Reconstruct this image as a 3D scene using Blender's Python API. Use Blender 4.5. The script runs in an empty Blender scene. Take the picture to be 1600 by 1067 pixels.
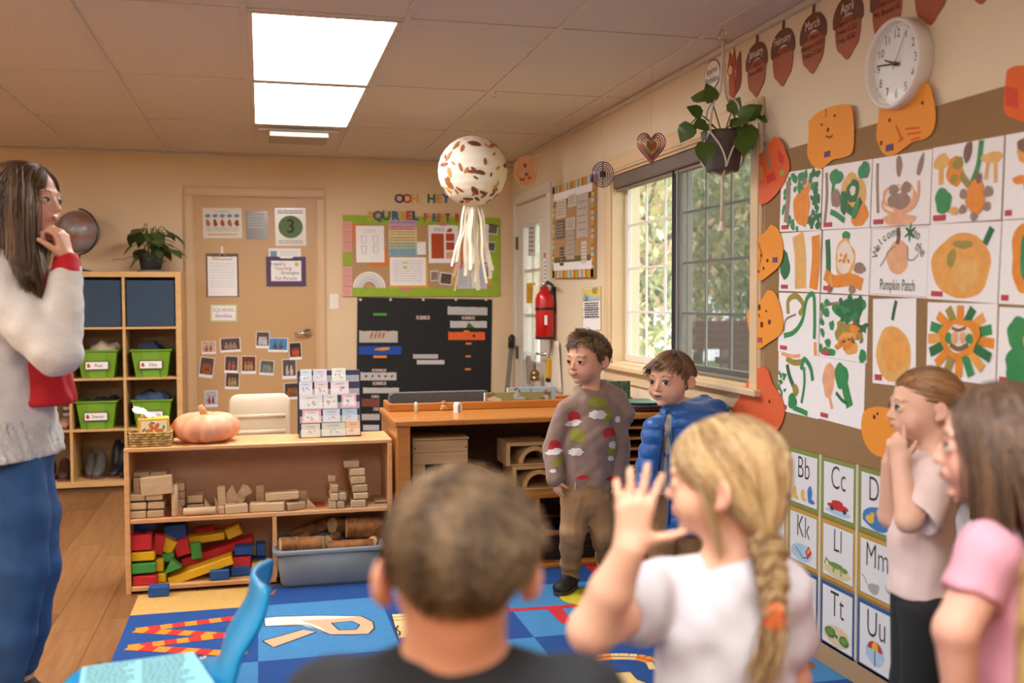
import bpy, math, random
import numpy as np
from mathutils import Matrix, Vector
# --- camera, sky, sun, exposure
SC = bpy.context.scene
COL = SC.collection
FPX, YAW, PITCH, ROLL, CAMH = 1556.0, 0.2469, -0.0404, -0.0027, 1.30
_cy, _sy, _cp, _sp = math.cos(YAW), math.sin(YAW), math.cos(PITCH), math.sin(PITCH)
FW = Vector((_sy * _cp, _cy * _cp, _sp))
RT = Vector((_cy, -_sy, 0.0))
UP = RT.cross(FW)
_cr, _sr = math.cos(ROLL), math.sin(ROLL)
RT, UP = RT * _cr + UP * _sr, UP * _cr - RT * _sr
EYE = Vector((0, 0, CAMH))
cam = bpy.data.cameras.new('camera')
cam_o = bpy.data.objects.new('camera', cam)
COL.objects.link(cam_o)
cam_o.matrix_world = Matrix(((RT.x, UP.x, -FW.x, EYE.x), (RT.y, UP.y, -FW.y, EYE.y), (RT.z, UP.z, -FW.z, EYE.z), (0, 0, 0, 1)))
cam.sensor_width = 36.0
cam.lens = 36.0 * FPX / 1600.0
cam.clip_start = 0.05
cam.dof.use_dof = True
cam.dof.focus_distance = 4.4
cam.dof.aperture_fstop = 2.2
SC.camera = cam_o
world = bpy.data.worlds.new('sky')
SC.world = world
world.use_nodes = True
bg = world.node_tree.nodes['Background']
bg.inputs[0].default_value = (0.93, 0.97, 1.0, 1)
bg.inputs[1].default_value = 3.0
sun = bpy.data.lights.new('sun', 'SUN')
sun.energy = 1.2
sun.angle = math.radians(25)
sun.color = (1.0, 0.95, 0.88)
sun_o = bpy.data.objects.new('sun', sun)
COL.objects.link(sun_o)
sun_o.rotation_euler = (math.radians(38), 0, math.radians(200))
PANEL = 20.5          # strength of the fluorescent ceiling panels
PANEL_COL = (1.0, 0.985, 0.97)
SC.view_settings.view_transform = 'Standard'
SC.view_settings.look = 'None'
SC.view_settings.gamma = 1.0
SC.view_settings.use_curve_mapping = False
SC.view_settings.exposure = 0.0
SC.cycles.use_denoising = True
SC.cycles.max_bounces = 8
SC.cycles.diffuse_bounces = 5
SC.cycles.transparent_max_bounces = 12
SC.cycles.sample_clamp_indirect = 6.0
SC.cycles.caustics_reflective = False
SC.cycles.caustics_refractive = False
# --- room dimensions (metres)
WX, BY, CZ = 1.945, 7.67, 2.385      # right wall, back wall, ceiling
LX, FY = -3.35, -2.45                # left wall, wall behind the camera
# a pixel gives a direction; the surface it lies on gives its distance
def ray(x, y):
 return FW + RT * ((x - 800.0) / FPX) - UP * ((y - 533.5) / FPX)
def onZ(x, y, z=0.0):
 d = ray(x, y); return EYE + d * ((z - CAMH) / d.z)
def onY(x, y, Y=BY):
 d = ray(x, y); return EYE + d * (Y / d.y)
def onX(x, y, X=WX):
 d = ray(x, y); return EYE + d * (X / d.x)
def at(x, y, depth):
 return EYE + ray(x, y) * depth
# --- materials
def lin(c):
 if isinstance(c, str):
  c = c.lstrip('#'); c = [int(c[i:i + 2], 16) / 255.0 for i in (0, 2, 4)]
 return tuple((v / 12.92 if v <= 0.04045 else ((v + 0.055) / 1.055) ** 2.4) for v in c) + (1.0,)
MATS = {}
def M(name, col='#808080', rough=0.6, var=0.0, scale=8.0, bump=0.0, bscale=60.0, stretch=(1, 1, 1), metal=0.0, col2=None,
  emit=0.0, trans=0.0, alpha=1.0, sheen=0.0, coat=0.0, attr=None, spec=0.5, sss=0.0, detail=4.0, coords='Object', distort=0.0):
 if name in MATS: return MATS[name]
 m = bpy.data.materials.new(name); m.use_nodes = True
 nt = m.node_tree; N = nt.nodes; L = nt.links
 b = N['Principled BSDF']
 c = lin(col)
 b.inputs['Base Color'].default_value = c
 b.inputs['Roughness'].default_value = rough
 b.inputs['Metallic'].default_value = metal
 b.inputs['Specular IOR Level'].default_value = spec
 if trans: b.inputs['Transmission Weight'].default_value = trans
 if alpha < 1: b.inputs['Alpha'].default_value = alpha
 if sheen:
  b.inputs['Sheen Weight'].default_value = sheen
 if coat: b.inputs['Coat Weight'].default_value = coat; b.inputs['Coat Roughness'].default_value = 0.15
 if sss:
  b.inputs['Subsurface Weight'].default_value = sss
  b.inputs['Subsurface Radius'].default_value = (0.012, 0.005, 0.003)
  b.inputs['Subsurface Scale'].default_value = 0.6
 if emit:
  b.inputs['Emission Color'].default_value = c; b.inputs['Emission Strength'].default_value = emit
 vec = None
 if var or bump or col2:
  tc = N.new('ShaderNodeTexCoord'); mp = N.new('ShaderNodeMapping')
  mp.inputs['Scale'].default_value = stretch
  L.new(tc.outputs[coords], mp.inputs['Vector']); vec = mp.outputs['Vector']
 base = None
 if attr:
  a = N.new('ShaderNodeVertexColor'); a.layer_name = attr; base = a.outputs['Color']
 if var or col2:
  no = N.new('ShaderNodeTexNoise'); no.inputs['Scale'].default_value = scale; no.inputs['Detail'].default_value = detail
  no.inputs['Distortion'].default_value = distort
  L.new(vec, no.inputs['Vector'])
  if col2:
   rp = N.new('ShaderNodeValToRGB')
   rp.color_ramp.elements[0].position = 0.36; rp.color_ramp.elements[1].position = 0.64
   rp.color_ramp.elements[0].color = c; rp.color_ramp.elements[1].color = lin(col2)
   L.new(no.outputs['Fac'], rp.inputs['Fac']); base = rp.outputs['Color']
  if var:
   hs = N.new('ShaderNodeHueSaturation')
   mr = N.new('ShaderNodeMapRange')
   mr.inputs['From Min'].default_value = 0.25; mr.inputs['From Max'].default_value = 0.75
   mr.inputs['To Min'].default_value = 1 - var; mr.inputs['To Max'].default_value = 1 + var
   L.new(no.outputs['Fac'], mr.inputs['Value']); L.new(mr.outputs['Result'], hs.inputs['Value'])
   if base: L.new(base, hs.inputs['Color'])
   else: hs.inputs['Color'].default_value = c
   base = hs.outputs['Color']
 if base: L.new(base, b.inputs['Base Color'])
 if bump:
  nb = N.new('ShaderNodeTexNoise'); nb.inputs['Scale'].default_value = bscale; nb.inputs['Detail'].default_value = 3.0
  L.new(vec, nb.inputs['Vector'])
  bp = N.new('ShaderNodeBump'); bp.inputs['Strength'].default_value = bump; bp.inputs['Distance'].default_value = 0.01
  L.new(nb.outputs['Fac'], bp.inputs['Height']); L.new(bp.outputs['Normal'], b.inputs['Normal'])
 MATS[name] = m
 return m
def wood(name, c1, c2, stretch=(1.5, 18, 18), rough=0.45, scale=2.2, coat=0.0):
 """long streaky grain along local x"""
 return M(name, c1, rough, col2=c2, scale=scale, stretch=stretch, var=0.07, detail=6, coat=coat, distort=0.6)
# --- mesh builder
class MB:
 def __init__(s): s.v = []; s.f = []; s.mi = []
 def add(s, vs, fs, mat=0, T=None):
  o = len(s.v)
  if T is not None: vs = [T @ Vector(p) for p in vs]
  s.v += [tuple(p) for p in vs]
  s.f += [tuple(i + o for i in f) for f in fs]
  s.mi += [mat] * len(fs)
  return s
 def box(s, x0, x1, y0, y1, z0, z1, b=0.0, T=None, mat=0):
  if x0 > x1: x0, x1 = x1, x0
  if y0 > y1: y0, y1 = y1, y0
  if z0 > z1: z0, z1 = z1, z0
  b = min(b, (x1 - x0) * .49, (y1 - y0) * .49, (z1 - z0) * .49)
  if b <= 0:
   vs = [(x, y, z) for z in (z0, z1) for y in (y0, y1) for x in (x0, x1)]
   return s.add(vs, [(0, 2, 3, 1), (4, 5, 7, 6), (0, 1, 5, 4), (1, 3, 7, 5), (3, 2, 6, 7), (2, 0, 4, 6)], mat, T)
  vs = []; idx = {}
  X = (x0, x1); Y = (y0, y1); Z = (z0, z1)
  sg = (1, -1)
  for i in (0, 1):
   for j in (0, 1):
    for k in (0, 1):
     ex, ey, ez = X[i] + sg[i] * b, Y[j] + sg[j] * b, Z[k] + sg[k] * b
     idx[i, j, k] = len(vs)
     vs += [(X[i], ey, ez), (ex, Y[j], ez), (ex, ey, Z[k])]
  fs = []
  for i in (0, 1):
   q = [idx[i, j, k] for j, k in ((0, 0), (1, 0), (1, 1), (0, 1))]; fs.append(q if i else q[::-1])
   q = [idx[j, i, k] + 1 for j, k in ((0, 0), (1, 0), (1, 1), (0, 1))]; fs.append(q[::-1] if i else q)
   q = [idx[j, k, i] + 2 for j, k in ((0, 0), (1, 0), (1, 1), (0, 1))]; fs.append(q if i else q[::-1])
  def e(a, b2, oa, ob, flip):
   q = (idx[a] + oa, idx[b2] + oa, idx[b2] + ob, idx[a] + ob); fs.append(q[::-1] if flip else q)
  for i in (0, 1):
   for j in (0, 1):
    fl = (i + j) % 2 == 0
    e((i, j, 0), (i, j, 1), 0, 1, not fl); e((i, 0, j), (i, 1, j), 0, 2, fl); e((0, i, j), (1, i, j), 1, 2, not fl)
  for i in (0, 1):
   for j in (0, 1):
    for k in (0, 1):
     a = idx[i, j, k]; q = (a, a + 1, a + 2)
     fs.append(q if (i + j + k) % 2 else q[::-1])
  return s.add(vs, fs, mat, T)
 def prism(s, pts, z0, z1, T=None, mat=0):
  """2D polygon in xy extruded along z"""
  n = len(pts)
  A = sum(pts[i][0] * pts[(i + 1) % n][1] - pts[(i + 1) % n][0] * pts[i][1] for i in range(n))
  if A < 0: pts = pts[::-1]
  vs = [(p[0], p[1], z0) for p in pts] + [(p[0], p[1], z1) for p in pts]
  fs = [tuple(range(n - 1, -1, -1)), tuple(range(n, 2 * n))]
  fs += [(i, (i + 1) % n, n + (i + 1) % n, n + i) for i in range(n)]
  return s.add(vs, fs, mat, T)
 def face(s, pts, z, T=None, mat=0):
  n = len(pts)
  A = sum(pts[i][0] * pts[(i + 1) % n][1] - pts[(i + 1) % n][0] * pts[i][1] for i in range(n))
  if A < 0: pts = pts[::-1]
  return s.add([(p[0], p[1], z) for p in pts], [tuple(range(n))], mat, T)
 def ribbon(s, pts, w, z, T=None, mat=0, w2=None, thick=0.0):
  """flat stroke of width w along 2D points"""
  P = [Vector((p[0], p[1])) for p in pts]; n = len(P); L = []; R = []
  for i in range(n):
   d = (P[min(i + 1, n - 1)] - P[max(i - 1, 0)])
   if d.length < 1e-9: d = Vector((1, 0))
   d.normalize(); nn = Vector((-d.y, d.x))
   ww = w if w2 is None else w + (w2 - w) * i / max(1, n - 1)
   L.append(P[i] + nn * ww / 2); R.append(P[i] - nn * ww / 2)
  vs = [(p.x, p.y, z) for p in R] + [(p.x, p.y, z) for p in L]
  fs = [(i, i + 1, n + i + 1, n + i) for i in range(n - 1)]
  return s.add(vs, fs, mat, T)
 def tube(s, pts, r, seg=8, T=None, mat=0, cap=True, flat=1.0):
  P = [Vector(p) for p in pts]; n = len(P)
  rr = r if isinstance(r, (list, tuple)) else [r] * n
  d0 = (P[1] - P[0]).normalized()
  ref = Vector((0, 0, 1)) if abs(d0.z) < .9 else Vector((1, 0, 0))
  vs = []; u = None
  for i in range(n):
   d = (P[min(i + 1, n - 1)] - P[max(i - 1, 0)]).normalized()
   if u is None: u = d.cross(ref).normalized()
   else:
    u = u - d * u.dot(d)
    u = u.normalized() if u.length > 1e-6 else d.cross(ref).normalized()
   w = d.cross(u)
   for k in range(seg):
    a = 2 * math.pi * k / seg
    vs.append(P[i] + (u * math.cos(a) + w * math.sin(a) * flat) * rr[i])
  fs = []
  for i in range(n - 1):
   for k in range(seg):
    a = i * seg + k; b = i * seg + (k + 1) % seg
    fs.append((a, b, b + seg, a + seg))
  if cap:
   fs.append(tuple(range(seg - 1, -1, -1))); fs.append(tuple((n - 1) * seg + k for k in range(seg)))
  return s.add(vs, fs, mat, T)
 def lathe(s, prof, seg=24, T=None, mat=0, fn=None, cap=True):
  """profile of (r, z) revolved about z"""
  n = len(prof); vs = []
  for (r, z) in prof:
   for k in range(seg):
    a = 2 * math.pi * k / seg; rr = r * (fn(a, z) if fn else 1.0)
    vs.append((rr * math.cos(a), rr * math.sin(a), z))
  fs = [(i * seg + k, i * seg + (k + 1) % seg, (i + 1) * seg + (k + 1) % seg, (i + 1) * seg + k) for i in range(n - 1) for k in range(seg)]
  if cap and prof[0][0] > 1e-5: fs.append(tuple(range(seg - 1, -1, -1)))
  if cap and prof[-1][0] > 1e-5: fs.append(tuple((n - 1) * seg + k for k in range(seg)))
  return s.add(vs, fs, mat, T)
 def ball(s, c, r, seg=16, rings=10, T=None, mat=0):
  r = r if isinstance(r, (list, tuple)) else (r, r, r)
  vs = [(c[0], c[1], c[2] - r[2])];
  for i in range(1, rings):
   t = math.pi * i / rings - math.pi / 2
   for k in range(seg):
    a = 2 * math.pi * k / seg
    vs.append((c[0] + r[0] * math.cos(t) * math.cos(a), c[1] + r[1] * math.cos(t) * math.sin(a), c[2] + r[2] * math.sin(t)))
  vs.append((c[0], c[1], c[2] + r[2])); e = len(vs) - 1
  fs = [(0, 1 + (k + 1) % seg, 1 + k) for k in range(seg)]
  for i in range(rings - 2):
   for k in range(seg):
    a = 1 + i * seg + k; b = 1 + i * seg + (k + 1) % seg
    fs.append((a, b, b + seg, a + seg))
  o = 1 + (rings - 2) * seg
  fs += [(o + k, o + (k + 1) % seg, e) for k in range(seg)]
  return s.add(vs, fs, mat, T)
 def mesh(s, name, mats, smooth=False):
  me = bpy.data.meshes.new(name)
  me.from_pydata(s.v, [], s.f)
  for m in (mats if isinstance(mats, (list, tuple)) else [mats]): me.materials.append(m)
  if len(set(s.mi)) > 1: me.polygons.foreach_set('material_index', s.mi)
  if smooth: me.polygons.foreach_set('use_smooth', [True] * len(me.polygons))
  me.update()
  return me
def link(name, data, parent=None, loc=None):
 o = bpy.data.objects.new(name, data); COL.objects.link(o)
 if parent is not None: o.parent = parent
 if loc is not None: o.location = loc
 return o
def tag(o, label=None, cat=None, group=None, kind=None):
 if label: o['label'] = label
 if cat: o['category'] = cat
 if group: o['group'] = group
 if kind: o['kind'] = kind
 return o
def part(name, mb, mat, parent=None, smooth=False, label=None, kind=None):
 o = link(name, mb.mesh(name, mat, smooth), parent)
 if label: o['label'] = label
 if kind: o['kind'] = kind
 return o
def thing(name, label, cat, loc=(0, 0, 0), rz=0.0, group=None, Mx=None):
 o = link(name, None); o.empty_display_size = 0.05
 if Mx is not None: o.matrix_world = Mx
 else: o.location = loc; o.rotation_euler = (0, 0, rz)
 return tag(o, label, cat, group)
def single(name, mb, mat, label, cat, group=None, smooth=False, loc=(0, 0, 0), rz=0.0, Mx=None):
 o = link(name, mb.mesh(name, mat, smooth))
 if Mx is not None: o.matrix_world = Mx
 else: o.location = loc; o.rotation_euler = (0, 0, rz)
 return tag(o, label, cat, group)
def struct(name, mb, mat, smooth=False, label=None):
 o = link(name, mb.mesh(name, mat, smooth)); o['kind'] = 'structure'
 if label: o['label'] = label
 return o
def dup(root, label=None, loc=None, rz=None):
 r = root.copy(); COL.objects.link(r)
 if label: r['label'] = label
 if loc is not None: r.location = loc
 if rz is not None: r.rotation_euler = (0, 0, rz)
 for ch in list(root.children):
  c = ch.copy(); COL.objects.link(c); c.parent = r; c.matrix_parent_inverse = ch.matrix_parent_inverse
  for g in list(ch.children):
   d = g.copy(); COL.objects.link(d); d.parent = c; d.matrix_parent_inverse = g.matrix_parent_inverse
 return r
# frames lying on a wall: local x to the right as seen from the room, y up, z out of the wall
RB = Matrix(((1, 0, 0), (0, 0, -1), (0, 1, 0)))
RR = Matrix(((0, 0, -1), (-1, 0, 0), (0, 1, 0)))
def fr(p, R3, tilt=0.0, off=0.0):
 R = R3 @ Matrix.Rotation(tilt, 3, 'Z')
 q = Vector(p) + (R3 @ Vector((0, 0, off)))
 return Matrix.Translation(q) @ R.to_4x4()
def quad_frame(px, wall, off=0.0, plane=None):
 """four pixel corners TL,TR,BR,BL on a wall -> (matrix at centre, width, height)"""
 fn = (lambda p: onY(p[0], p[1], plane if plane else BY)) if wall == 'B' else (lambda p: onX(p[0], p[1], plane if plane else WX))
 a, b, c, d = [fn(p) for p in px]
 u = ((b - a) + (c - d)) / 2; v = ((a - d) + (b - c)) / 2
 R3 = RB if wall == 'B' else RR
 ul = R3.transposed() @ u
 tilt = math.atan2(ul.y, ul.x)
 return fr((a + b + c + d) / 4, R3, tilt, off), u.length, v.length
def rect_px(x0, y0, x1, y1): return [(x0, y0), (x1, y0), (x1, y1), (x0, y1)]
FONT = None
_tc = {}
def text(name, body, size, mat, parent, x=0, y=0, z=0.001, ext=0.0, rot=0.0, sx=1.0, align='CENTER', shear=0.0, bold=0.0):
 cu = bpy.data.curves.new(name, 'FONT'); cu.body = body; cu.size = size; cu.align_x = align; cu.align_y = 'CENTER'
 cu.extrude = ext; cu.resolution_u = 3; cu.shear = shear; cu.offset = bold
 tmp = bpy.data.objects.new(name, cu)
 me = bpy.data.meshes.new_from_object(tmp)
 bpy.data.objects.remove(tmp); bpy.data.curves.remove(cu)
 me.transform(Matrix.Translation((x, y, z)) @ Matrix.Rotation(rot, 4, 'Z') @ Matrix.Diagonal((sx, 1, 1, 1)))
 me.materials.clear(); me.materials.append(mat)
 me.name = name
 return link(name, me, parent)
def blob(cx, cy, rx, ry, rot=0.0, n=18, nz=0.1, seed=0):
 rd = random.Random(seed); ph = [rd.uniform(0, 6.28) for _ in range(4)]
 out = []
 for i in range(n):
  a = 2 * math.pi * i / n
  k = 1 + nz * (math.sin(2 * a + ph[0]) * .5 + math.sin(3 * a + ph[1]) * .5 + math.sin(5 * a + ph[2]) * .35 + math.sin(7 * a + ph[3]) * .25)
  x, y = rx * k * math.cos(a), ry * k * math.sin(a)
  out.append((cx + x * math.cos(rot) - y * math.sin(rot), cy + x * math.sin(rot) + y * math.cos(rot)))
 return out
def rot2(x, y, a): return (x * math.cos(a) - y * math.sin(a), x * math.sin(a) + y * math.cos(a))
def spline(pts, n=8):
 """Catmull-Rom through points (2D or 3D)"""
 P = [np.array(p, float) for p in pts]; P = [2 * P[0] - P[1]] + P + [2 * P[-1] - P[-2]]; out = []
 for i in range(1, len(P) - 2):
  for k in range(n):
   t = k / n; a, b, c, d = P[i - 1:i + 3]
   out.append(tuple(.5 * ((2 * b) + (c - a) * t + (2 * a - 5 * b + 4 * c - d) * t * t + (3 * b - a - 3 * c + d) * t ** 3)))
 out.append(tuple(P[-2])); return out
# --- the room
m_wall = M('wall_paint', '#dec5a0', 0.7, var=0.03, scale=3, bump=0.08, bscale=180)
m_wallR = M('wall_paint_cream', '#dfd0b4', 0.7, var=0.03, scale=3, bump=0.08, bscale=180)
m_trim = M('trim_paint', '#d2b189', 0.45)
m_trimw = M('window_trim_paint', '#dcc29a', 0.4, var=0.04, scale=5)
m_tile = M('ceiling_tile_fissured', '#d6ccc2', 0.95, var=0.09, scale=95, bump=0.35, bscale=120, detail=2)
m_grid = M('ceiling_grid_metal', '#d2c8bc', 0.5)
m_white = M('white_plastic', '#ece6da', 0.4)
m_black = M('black_plastic', '#17171a', 0.45)
m_chrome = M('chrome', '#d8d4cc', 0.22, metal=1.0)
m_brass = M('aged_brass', '#a08a5c', 0.3, metal=1.0)
m_paper = M('white_paper', '#efeeee', 0.75)
m_ink = M('black_ink', '#2a2724', 0.7)
m_grey_ink = M('grey_print', '#8d8a88', 0.8)
floor = struct('floor', MB().box(LX, WX, FY, BY, -0.06, -0.008), M('subfloor', '#3a2616', 0.8))
# vinyl planks running into the depth of the room
pw, pl = 0.18, 1.22
pmat = [wood('floor_plank_%d' % k, a, b, stretch=(14, 1.0, 14), rough=0.38, scale=2.6) for k, (a, b) in enumerate((('#97693f', '#7f5430'), ('#91633b', '#784e2c'), ('#9c6e44', '#865a36')))]
rd = random.Random(3); pm = {}
x = LX
while x < WX - .01:
 w_ = min(pw, WX - x); y = FY - rd.uniform(0.1, pl - .1)
 while y < BY:
  y0, y1 = max(y, FY), min(y + pl, BY); k = rd.randrange(3); key = (round(w_, 3), round(y1 - y0, 2), k)
  if key not in pm: pm[key] = MB().box(0, w_ - .0012, 0, y1 - y0 - .0012, -.008, 0, b=.001).mesh('plank', pmat[k])
  link('plank', pm[key], floor, (x, y0, 0)); y += pl
 x += pw
ceiling = struct('ceiling', MB().box(LX, WX, FY, BY, CZ + .02, CZ + .12), M('ceiling_void', '#6d6258', .9))
gx = [-1.27 + .61 * i for i in range(-4, 6)]
gy = [3.865 + 1.22 * i for i in range(-6, 4)]
xs = sorted([LX] + [g for g in gx if LX + .05 < g < WX - .05] + [WX]); ys = sorted([FY] + [g for g in gy if FY + .05 < g < BY - .05] + [BY])
FIX = []   # ceiling light bays
tmesh = {}
def bay(i, j): return (xs[i], xs[i + 1], ys[j], ys[j + 1])
ci = [i for i in range(len(xs) - 1) if abs(xs[i] + .05) < .06][0]
cj = [j for j in range(len(ys) - 1) if abs(ys[j] - 3.865) < .03][0]
lights = {(ci, cj), (ci, cj + 1), (ci, cj - 4), (ci, cj - 3), (ci - 4, cj - 1), (ci - 4, cj), (ci - 4, cj - 4), (ci - 4, cj - 3)}
for i in range(len(xs) - 1):
 for j in range(len(ys) - 1):
  x0, x1, y0, y1 = bay(i, j)
  if (i, j) in lights: FIX.append((x0, x1, y0, y1)); continue
  key = (round(x1 - x0, 3), round(y1 - y0, 3))
  if key not in tmesh:
   tmesh[key] = MB().box(.006, key[0] - .006, .006, key[1] - .006, 0, .014, b=.003).mesh('ceiling_tile', m_tile)
  link('ceiling_tile', tmesh[key], ceiling, (x0, y0, CZ + .004))
for g in xs: part('grid_bar', MB().box(max(LX, g - .012), min(WX, g + .012), FY, BY, CZ - .002, CZ + .012), m_grid, ceiling)
for j, g in enumerate(ys):
 part('grid_bar', MB().box(LX, WX, max(FY, g - .012), min(BY, g + .012), CZ - .001, CZ + .011), m_grid, ceiling)
m_panel = M('light_diffuser', '#fff4e0', .5, emit=0)
b_ = m_panel.node_tree.nodes['Principled BSDF']
b_.inputs['Emission Color'].default_value = PANEL_COL + (1,); b_.inputs['Emission Strength'].default_value = PANEL
fl = ['recessed ceiling light panel with frosted diffuser, the nearer of the lit pair', 'recessed ceiling light panel with frosted diffuser beside the air vent']
FIX.sort(key=lambda q: (abs(q[0] + .05) > .1 or q[2] < 3.5, q[2]))
for k, (x0, x1, y0, y1) in enumerate(FIX):
 t = thing('ceiling_light', fl[k] if k < 2 else 'recessed ceiling light panel in the part of the room behind the camera', 'ceiling light', (x0, y0, CZ), 0, 'recessed ceiling lights')
 w, d = x1 - x0, y1 - y0
 f = MB()
 for a in ((.012, w - .012, .012, .034), (.012, w - .012, d - .034, d - .012), (.012, .034, .034, d - .034), (w - .034, w - .012, .034, d - .034)):
  f.box(a[0], a[1], a[2], a[3], -.006, .016, b=.002)
 part('frame', f, M('light_frame_metal', '#d0c2b2', .4), t)
 part('diffuser', MB().box(.034, w - .034, .034, d - .034, .002, .010), m_panel, t)
v = thing('ceiling_vent', 'white stepped air vent hanging below the ceiling in front of the lights', 'vent', (.245, 6.62, CZ), 0)
part('frame', MB().box(-.25, .25, -.2, .2, -.018, .004, b=.004), m_grid, v)
part('deflector', MB().box(-.18, .18, -.26, .05, -.062, -.032, b=.004).box(-.16, -.15, -.19, .05, -.033, -.012).box(.15, .16, -.19, .05, -.033, -.012), M('vent_white', '#a89a88', .5), v)
struct('wall_back', MB().box(LX - .1, WX + .2, BY, BY + .12, 0, CZ + .1), m_wall)
struct('wall_left', MB().box(LX - .12, LX, FY, BY, 0, CZ + .1), m_wall)
struct('wall_front', MB().box(LX - .12, WX + .2, FY - .12, FY, 0, CZ + .1), m_wall)
# right wall with the openings of window and outside door
WT = .17
WY0, WY1, WZ0, WZ1 = 3.70, 5.385, .945, 2.02
DY0, DY1, DZ1 = 6.67, 7.55, 2.045
w = MB()
for (y0, y1, z0, z1) in ((FY, WY0, 0, CZ + .1), (WY0, WY1, 0, WZ0), (WY0, WY1, WZ1, CZ + .1), (WY1, DY0, 0, CZ + .1), (DY0, DY1, DZ1, CZ + .1), (DY1, BY, 0, CZ + .1)):
 w.box(WX, WX + WT, y0, y1, z0, z1)
struct('wall_right', w, m_wallR)
struct('baseboard_back', MB().box(LX, WX, BY - .014, BY, 0, .09, b=.004), m_trim)
b = MB().box(WX - .014, WX, FY, DY0 - .09, 0, .09, b=.004); struct('baseboard_right', b, M('baseboard_taupe', '#a68a68', .5))
struct('trim_1', MB().box(LX, WX, BY - .02, BY, CZ - .022, CZ - .003), m_grid)
struct('trim_2', MB().box(WX - .02, WX, FY, BY, CZ - .022, CZ - .003), m_grid)
# ---- window in the right wall
win = tag(link('window_1', None, None, (WX, WY1, WZ0)), 'sliding window with white grilles, right half behind an insect screen', None, None, 'structure')
W_, H_ = WY1 - WY0, WZ1 - WZ0
def wbox(mb, u0, u1, v0, v1, n0, n1, b=0.0):      # u to the right as seen from inside, n out into the room
 return mb.box(-n1, -n0, -u1, -u0, v0, v1, b)
c = MB(); cw_ = .088
for (u0, u1, v0, v1) in ((-cw_, W_ + cw_, H_, H_ + cw_), (-cw_, 0, -.02, H_), (W_, W_ + cw_, -.02, H_)):
 wbox(c, u0, u1, v0, v1, 0, .016, .004)
 wbox(c, u0 + .012, u1 - .012, v0 + .012, v1 - .012, .014, .022, .003)
part('casing', c, m_trimw, win)
s = MB(); wbox(s, -cw_ - .02, W_ + cw_ + .02, -.03, 0, -.02, .05, .006); wbox(s, -cw_, W_ + cw_, -.10, -.03, 0, .016, .004)
part('window_sill', s, m_trimw, win)
r = MB(); wbox(r, 0, .012, 0, H_, -.11, .0); wbox(r, W_ - .012, W_, 0, H_, -.11, 0); wbox(r, 0, W_, 0, .012, -.11, 0); wbox(r, 0, W_, H_ - .012, H_, -.11, 0)
part('jamb', r, m_trimw, win)
m_vinyl = M('window_vinyl', '#d9d2c6', .4)
m_vgrey = M('window_track_grey', '#8a8782', .45)
mid = W_ * .505
def sash(u0, u1, n, nm):
 f = MB()
 for a in ((u0, u1, .012, .052), (u0, u1, H_ - .052, H_ - .012), (u0, u0 + .038, .052, H_ - .052), (u1 - .038, u1, .052, H_ - .052)):
  wbox(f, a[0], a[1], a[2], a[3], n - .03, n, .003)
 o = part('window_frame', f, m_vinyl, win)
 for k in (1, 2):
  u = u0 + .038 + (u1 - u0 - .076) * k / 3
  part('grille_bar', wbox(MB(), u - .006, u + .006, .05, H_ - .05, n - .019, n - .009), M('grille_white', '#e8e6e2', .4), o)
 for k in (1, 2, 3):
  vv = .05 + (H_ - .1) * k / 4
  part('grille_bar', wbox(MB(), u0 + .038, u1 - .038, vv - .006, vv + .006, n - .020, n - .010), M('grille_white'), o)
 g = MB(); wbox(g, u0 + .036, u1 - .036, .05, H_ - .05, n - .017, n - .013)
 part('pane', g, M('window_glass', '#e8eef0', 0.03, alpha=.07, spec=.5), o)
sash(.012, mid + .02, -.075, 'l'); sash(mid - .02, W_ - .012, -.045, 'r')
wbox(mm := MB(), mid - .022, mid - .012, .012, H_ - .012, -.05, -.012); part('meeting_rail', mm, M('window_gasket', '#24262a', .5), win)
wbox(mm := MB(), mid + .02, mid + .034, .03, H_ - .03, -.03, -.016); wbox(mm, mid + .02, W_ - .02, .018, .030, -.03, -.016); wbox(mm, W_ - .034, W_ - .02, .03, H_ - .03, -.03, -.016)
part('screen_frame', mm, m_vgrey, win)
m_scr = bpy.data.materials.new('insect_screen'); m_scr.use_nodes = True
nt = m_scr.node_tree; out = nt.nodes['Material Output']; pb = nt.nodes['Principled BSDF']; pb.inputs['Base Color'].default_value = lin('#4a4a48'); pb.inputs['Roughness'].default_value = .8
tr = nt.nodes.new('ShaderNodeBsdfTransparent'); mx = nt.nodes.new('ShaderNodeMixShader'); mx.inputs[0].default_value = .42
nt.links.new(tr.outputs[0], mx.inputs[1]); nt.links.new(pb.outputs[0], mx.inputs[2]); nt.links.new(mx.outputs[0], out.inputs[0])
wbox(mm := MB(), mid + .034, W_ - .034, .03, H_ - .03, -.0235, -.0228); part('insect_screen', mm, m_scr, win)
bl = thing('roller_blind', 'dark taupe roller blind rolled up under the window head', 'blind', (WX, WY1, WZ1), 0)
wbox(mm := MB(), .014, W_ - .014, -.085, -.014, -.06, -.002, .006); part('headrail', mm, M('blind_taupe', '#6f6259', .6, var=.05), bl)
wbox(mm := MB(), .02, W_ - .02, -.105, -.085, -.045, -.02, .004); part('bottom_bar', mm, M('blind_bar', '#857568', .5), bl)
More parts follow.
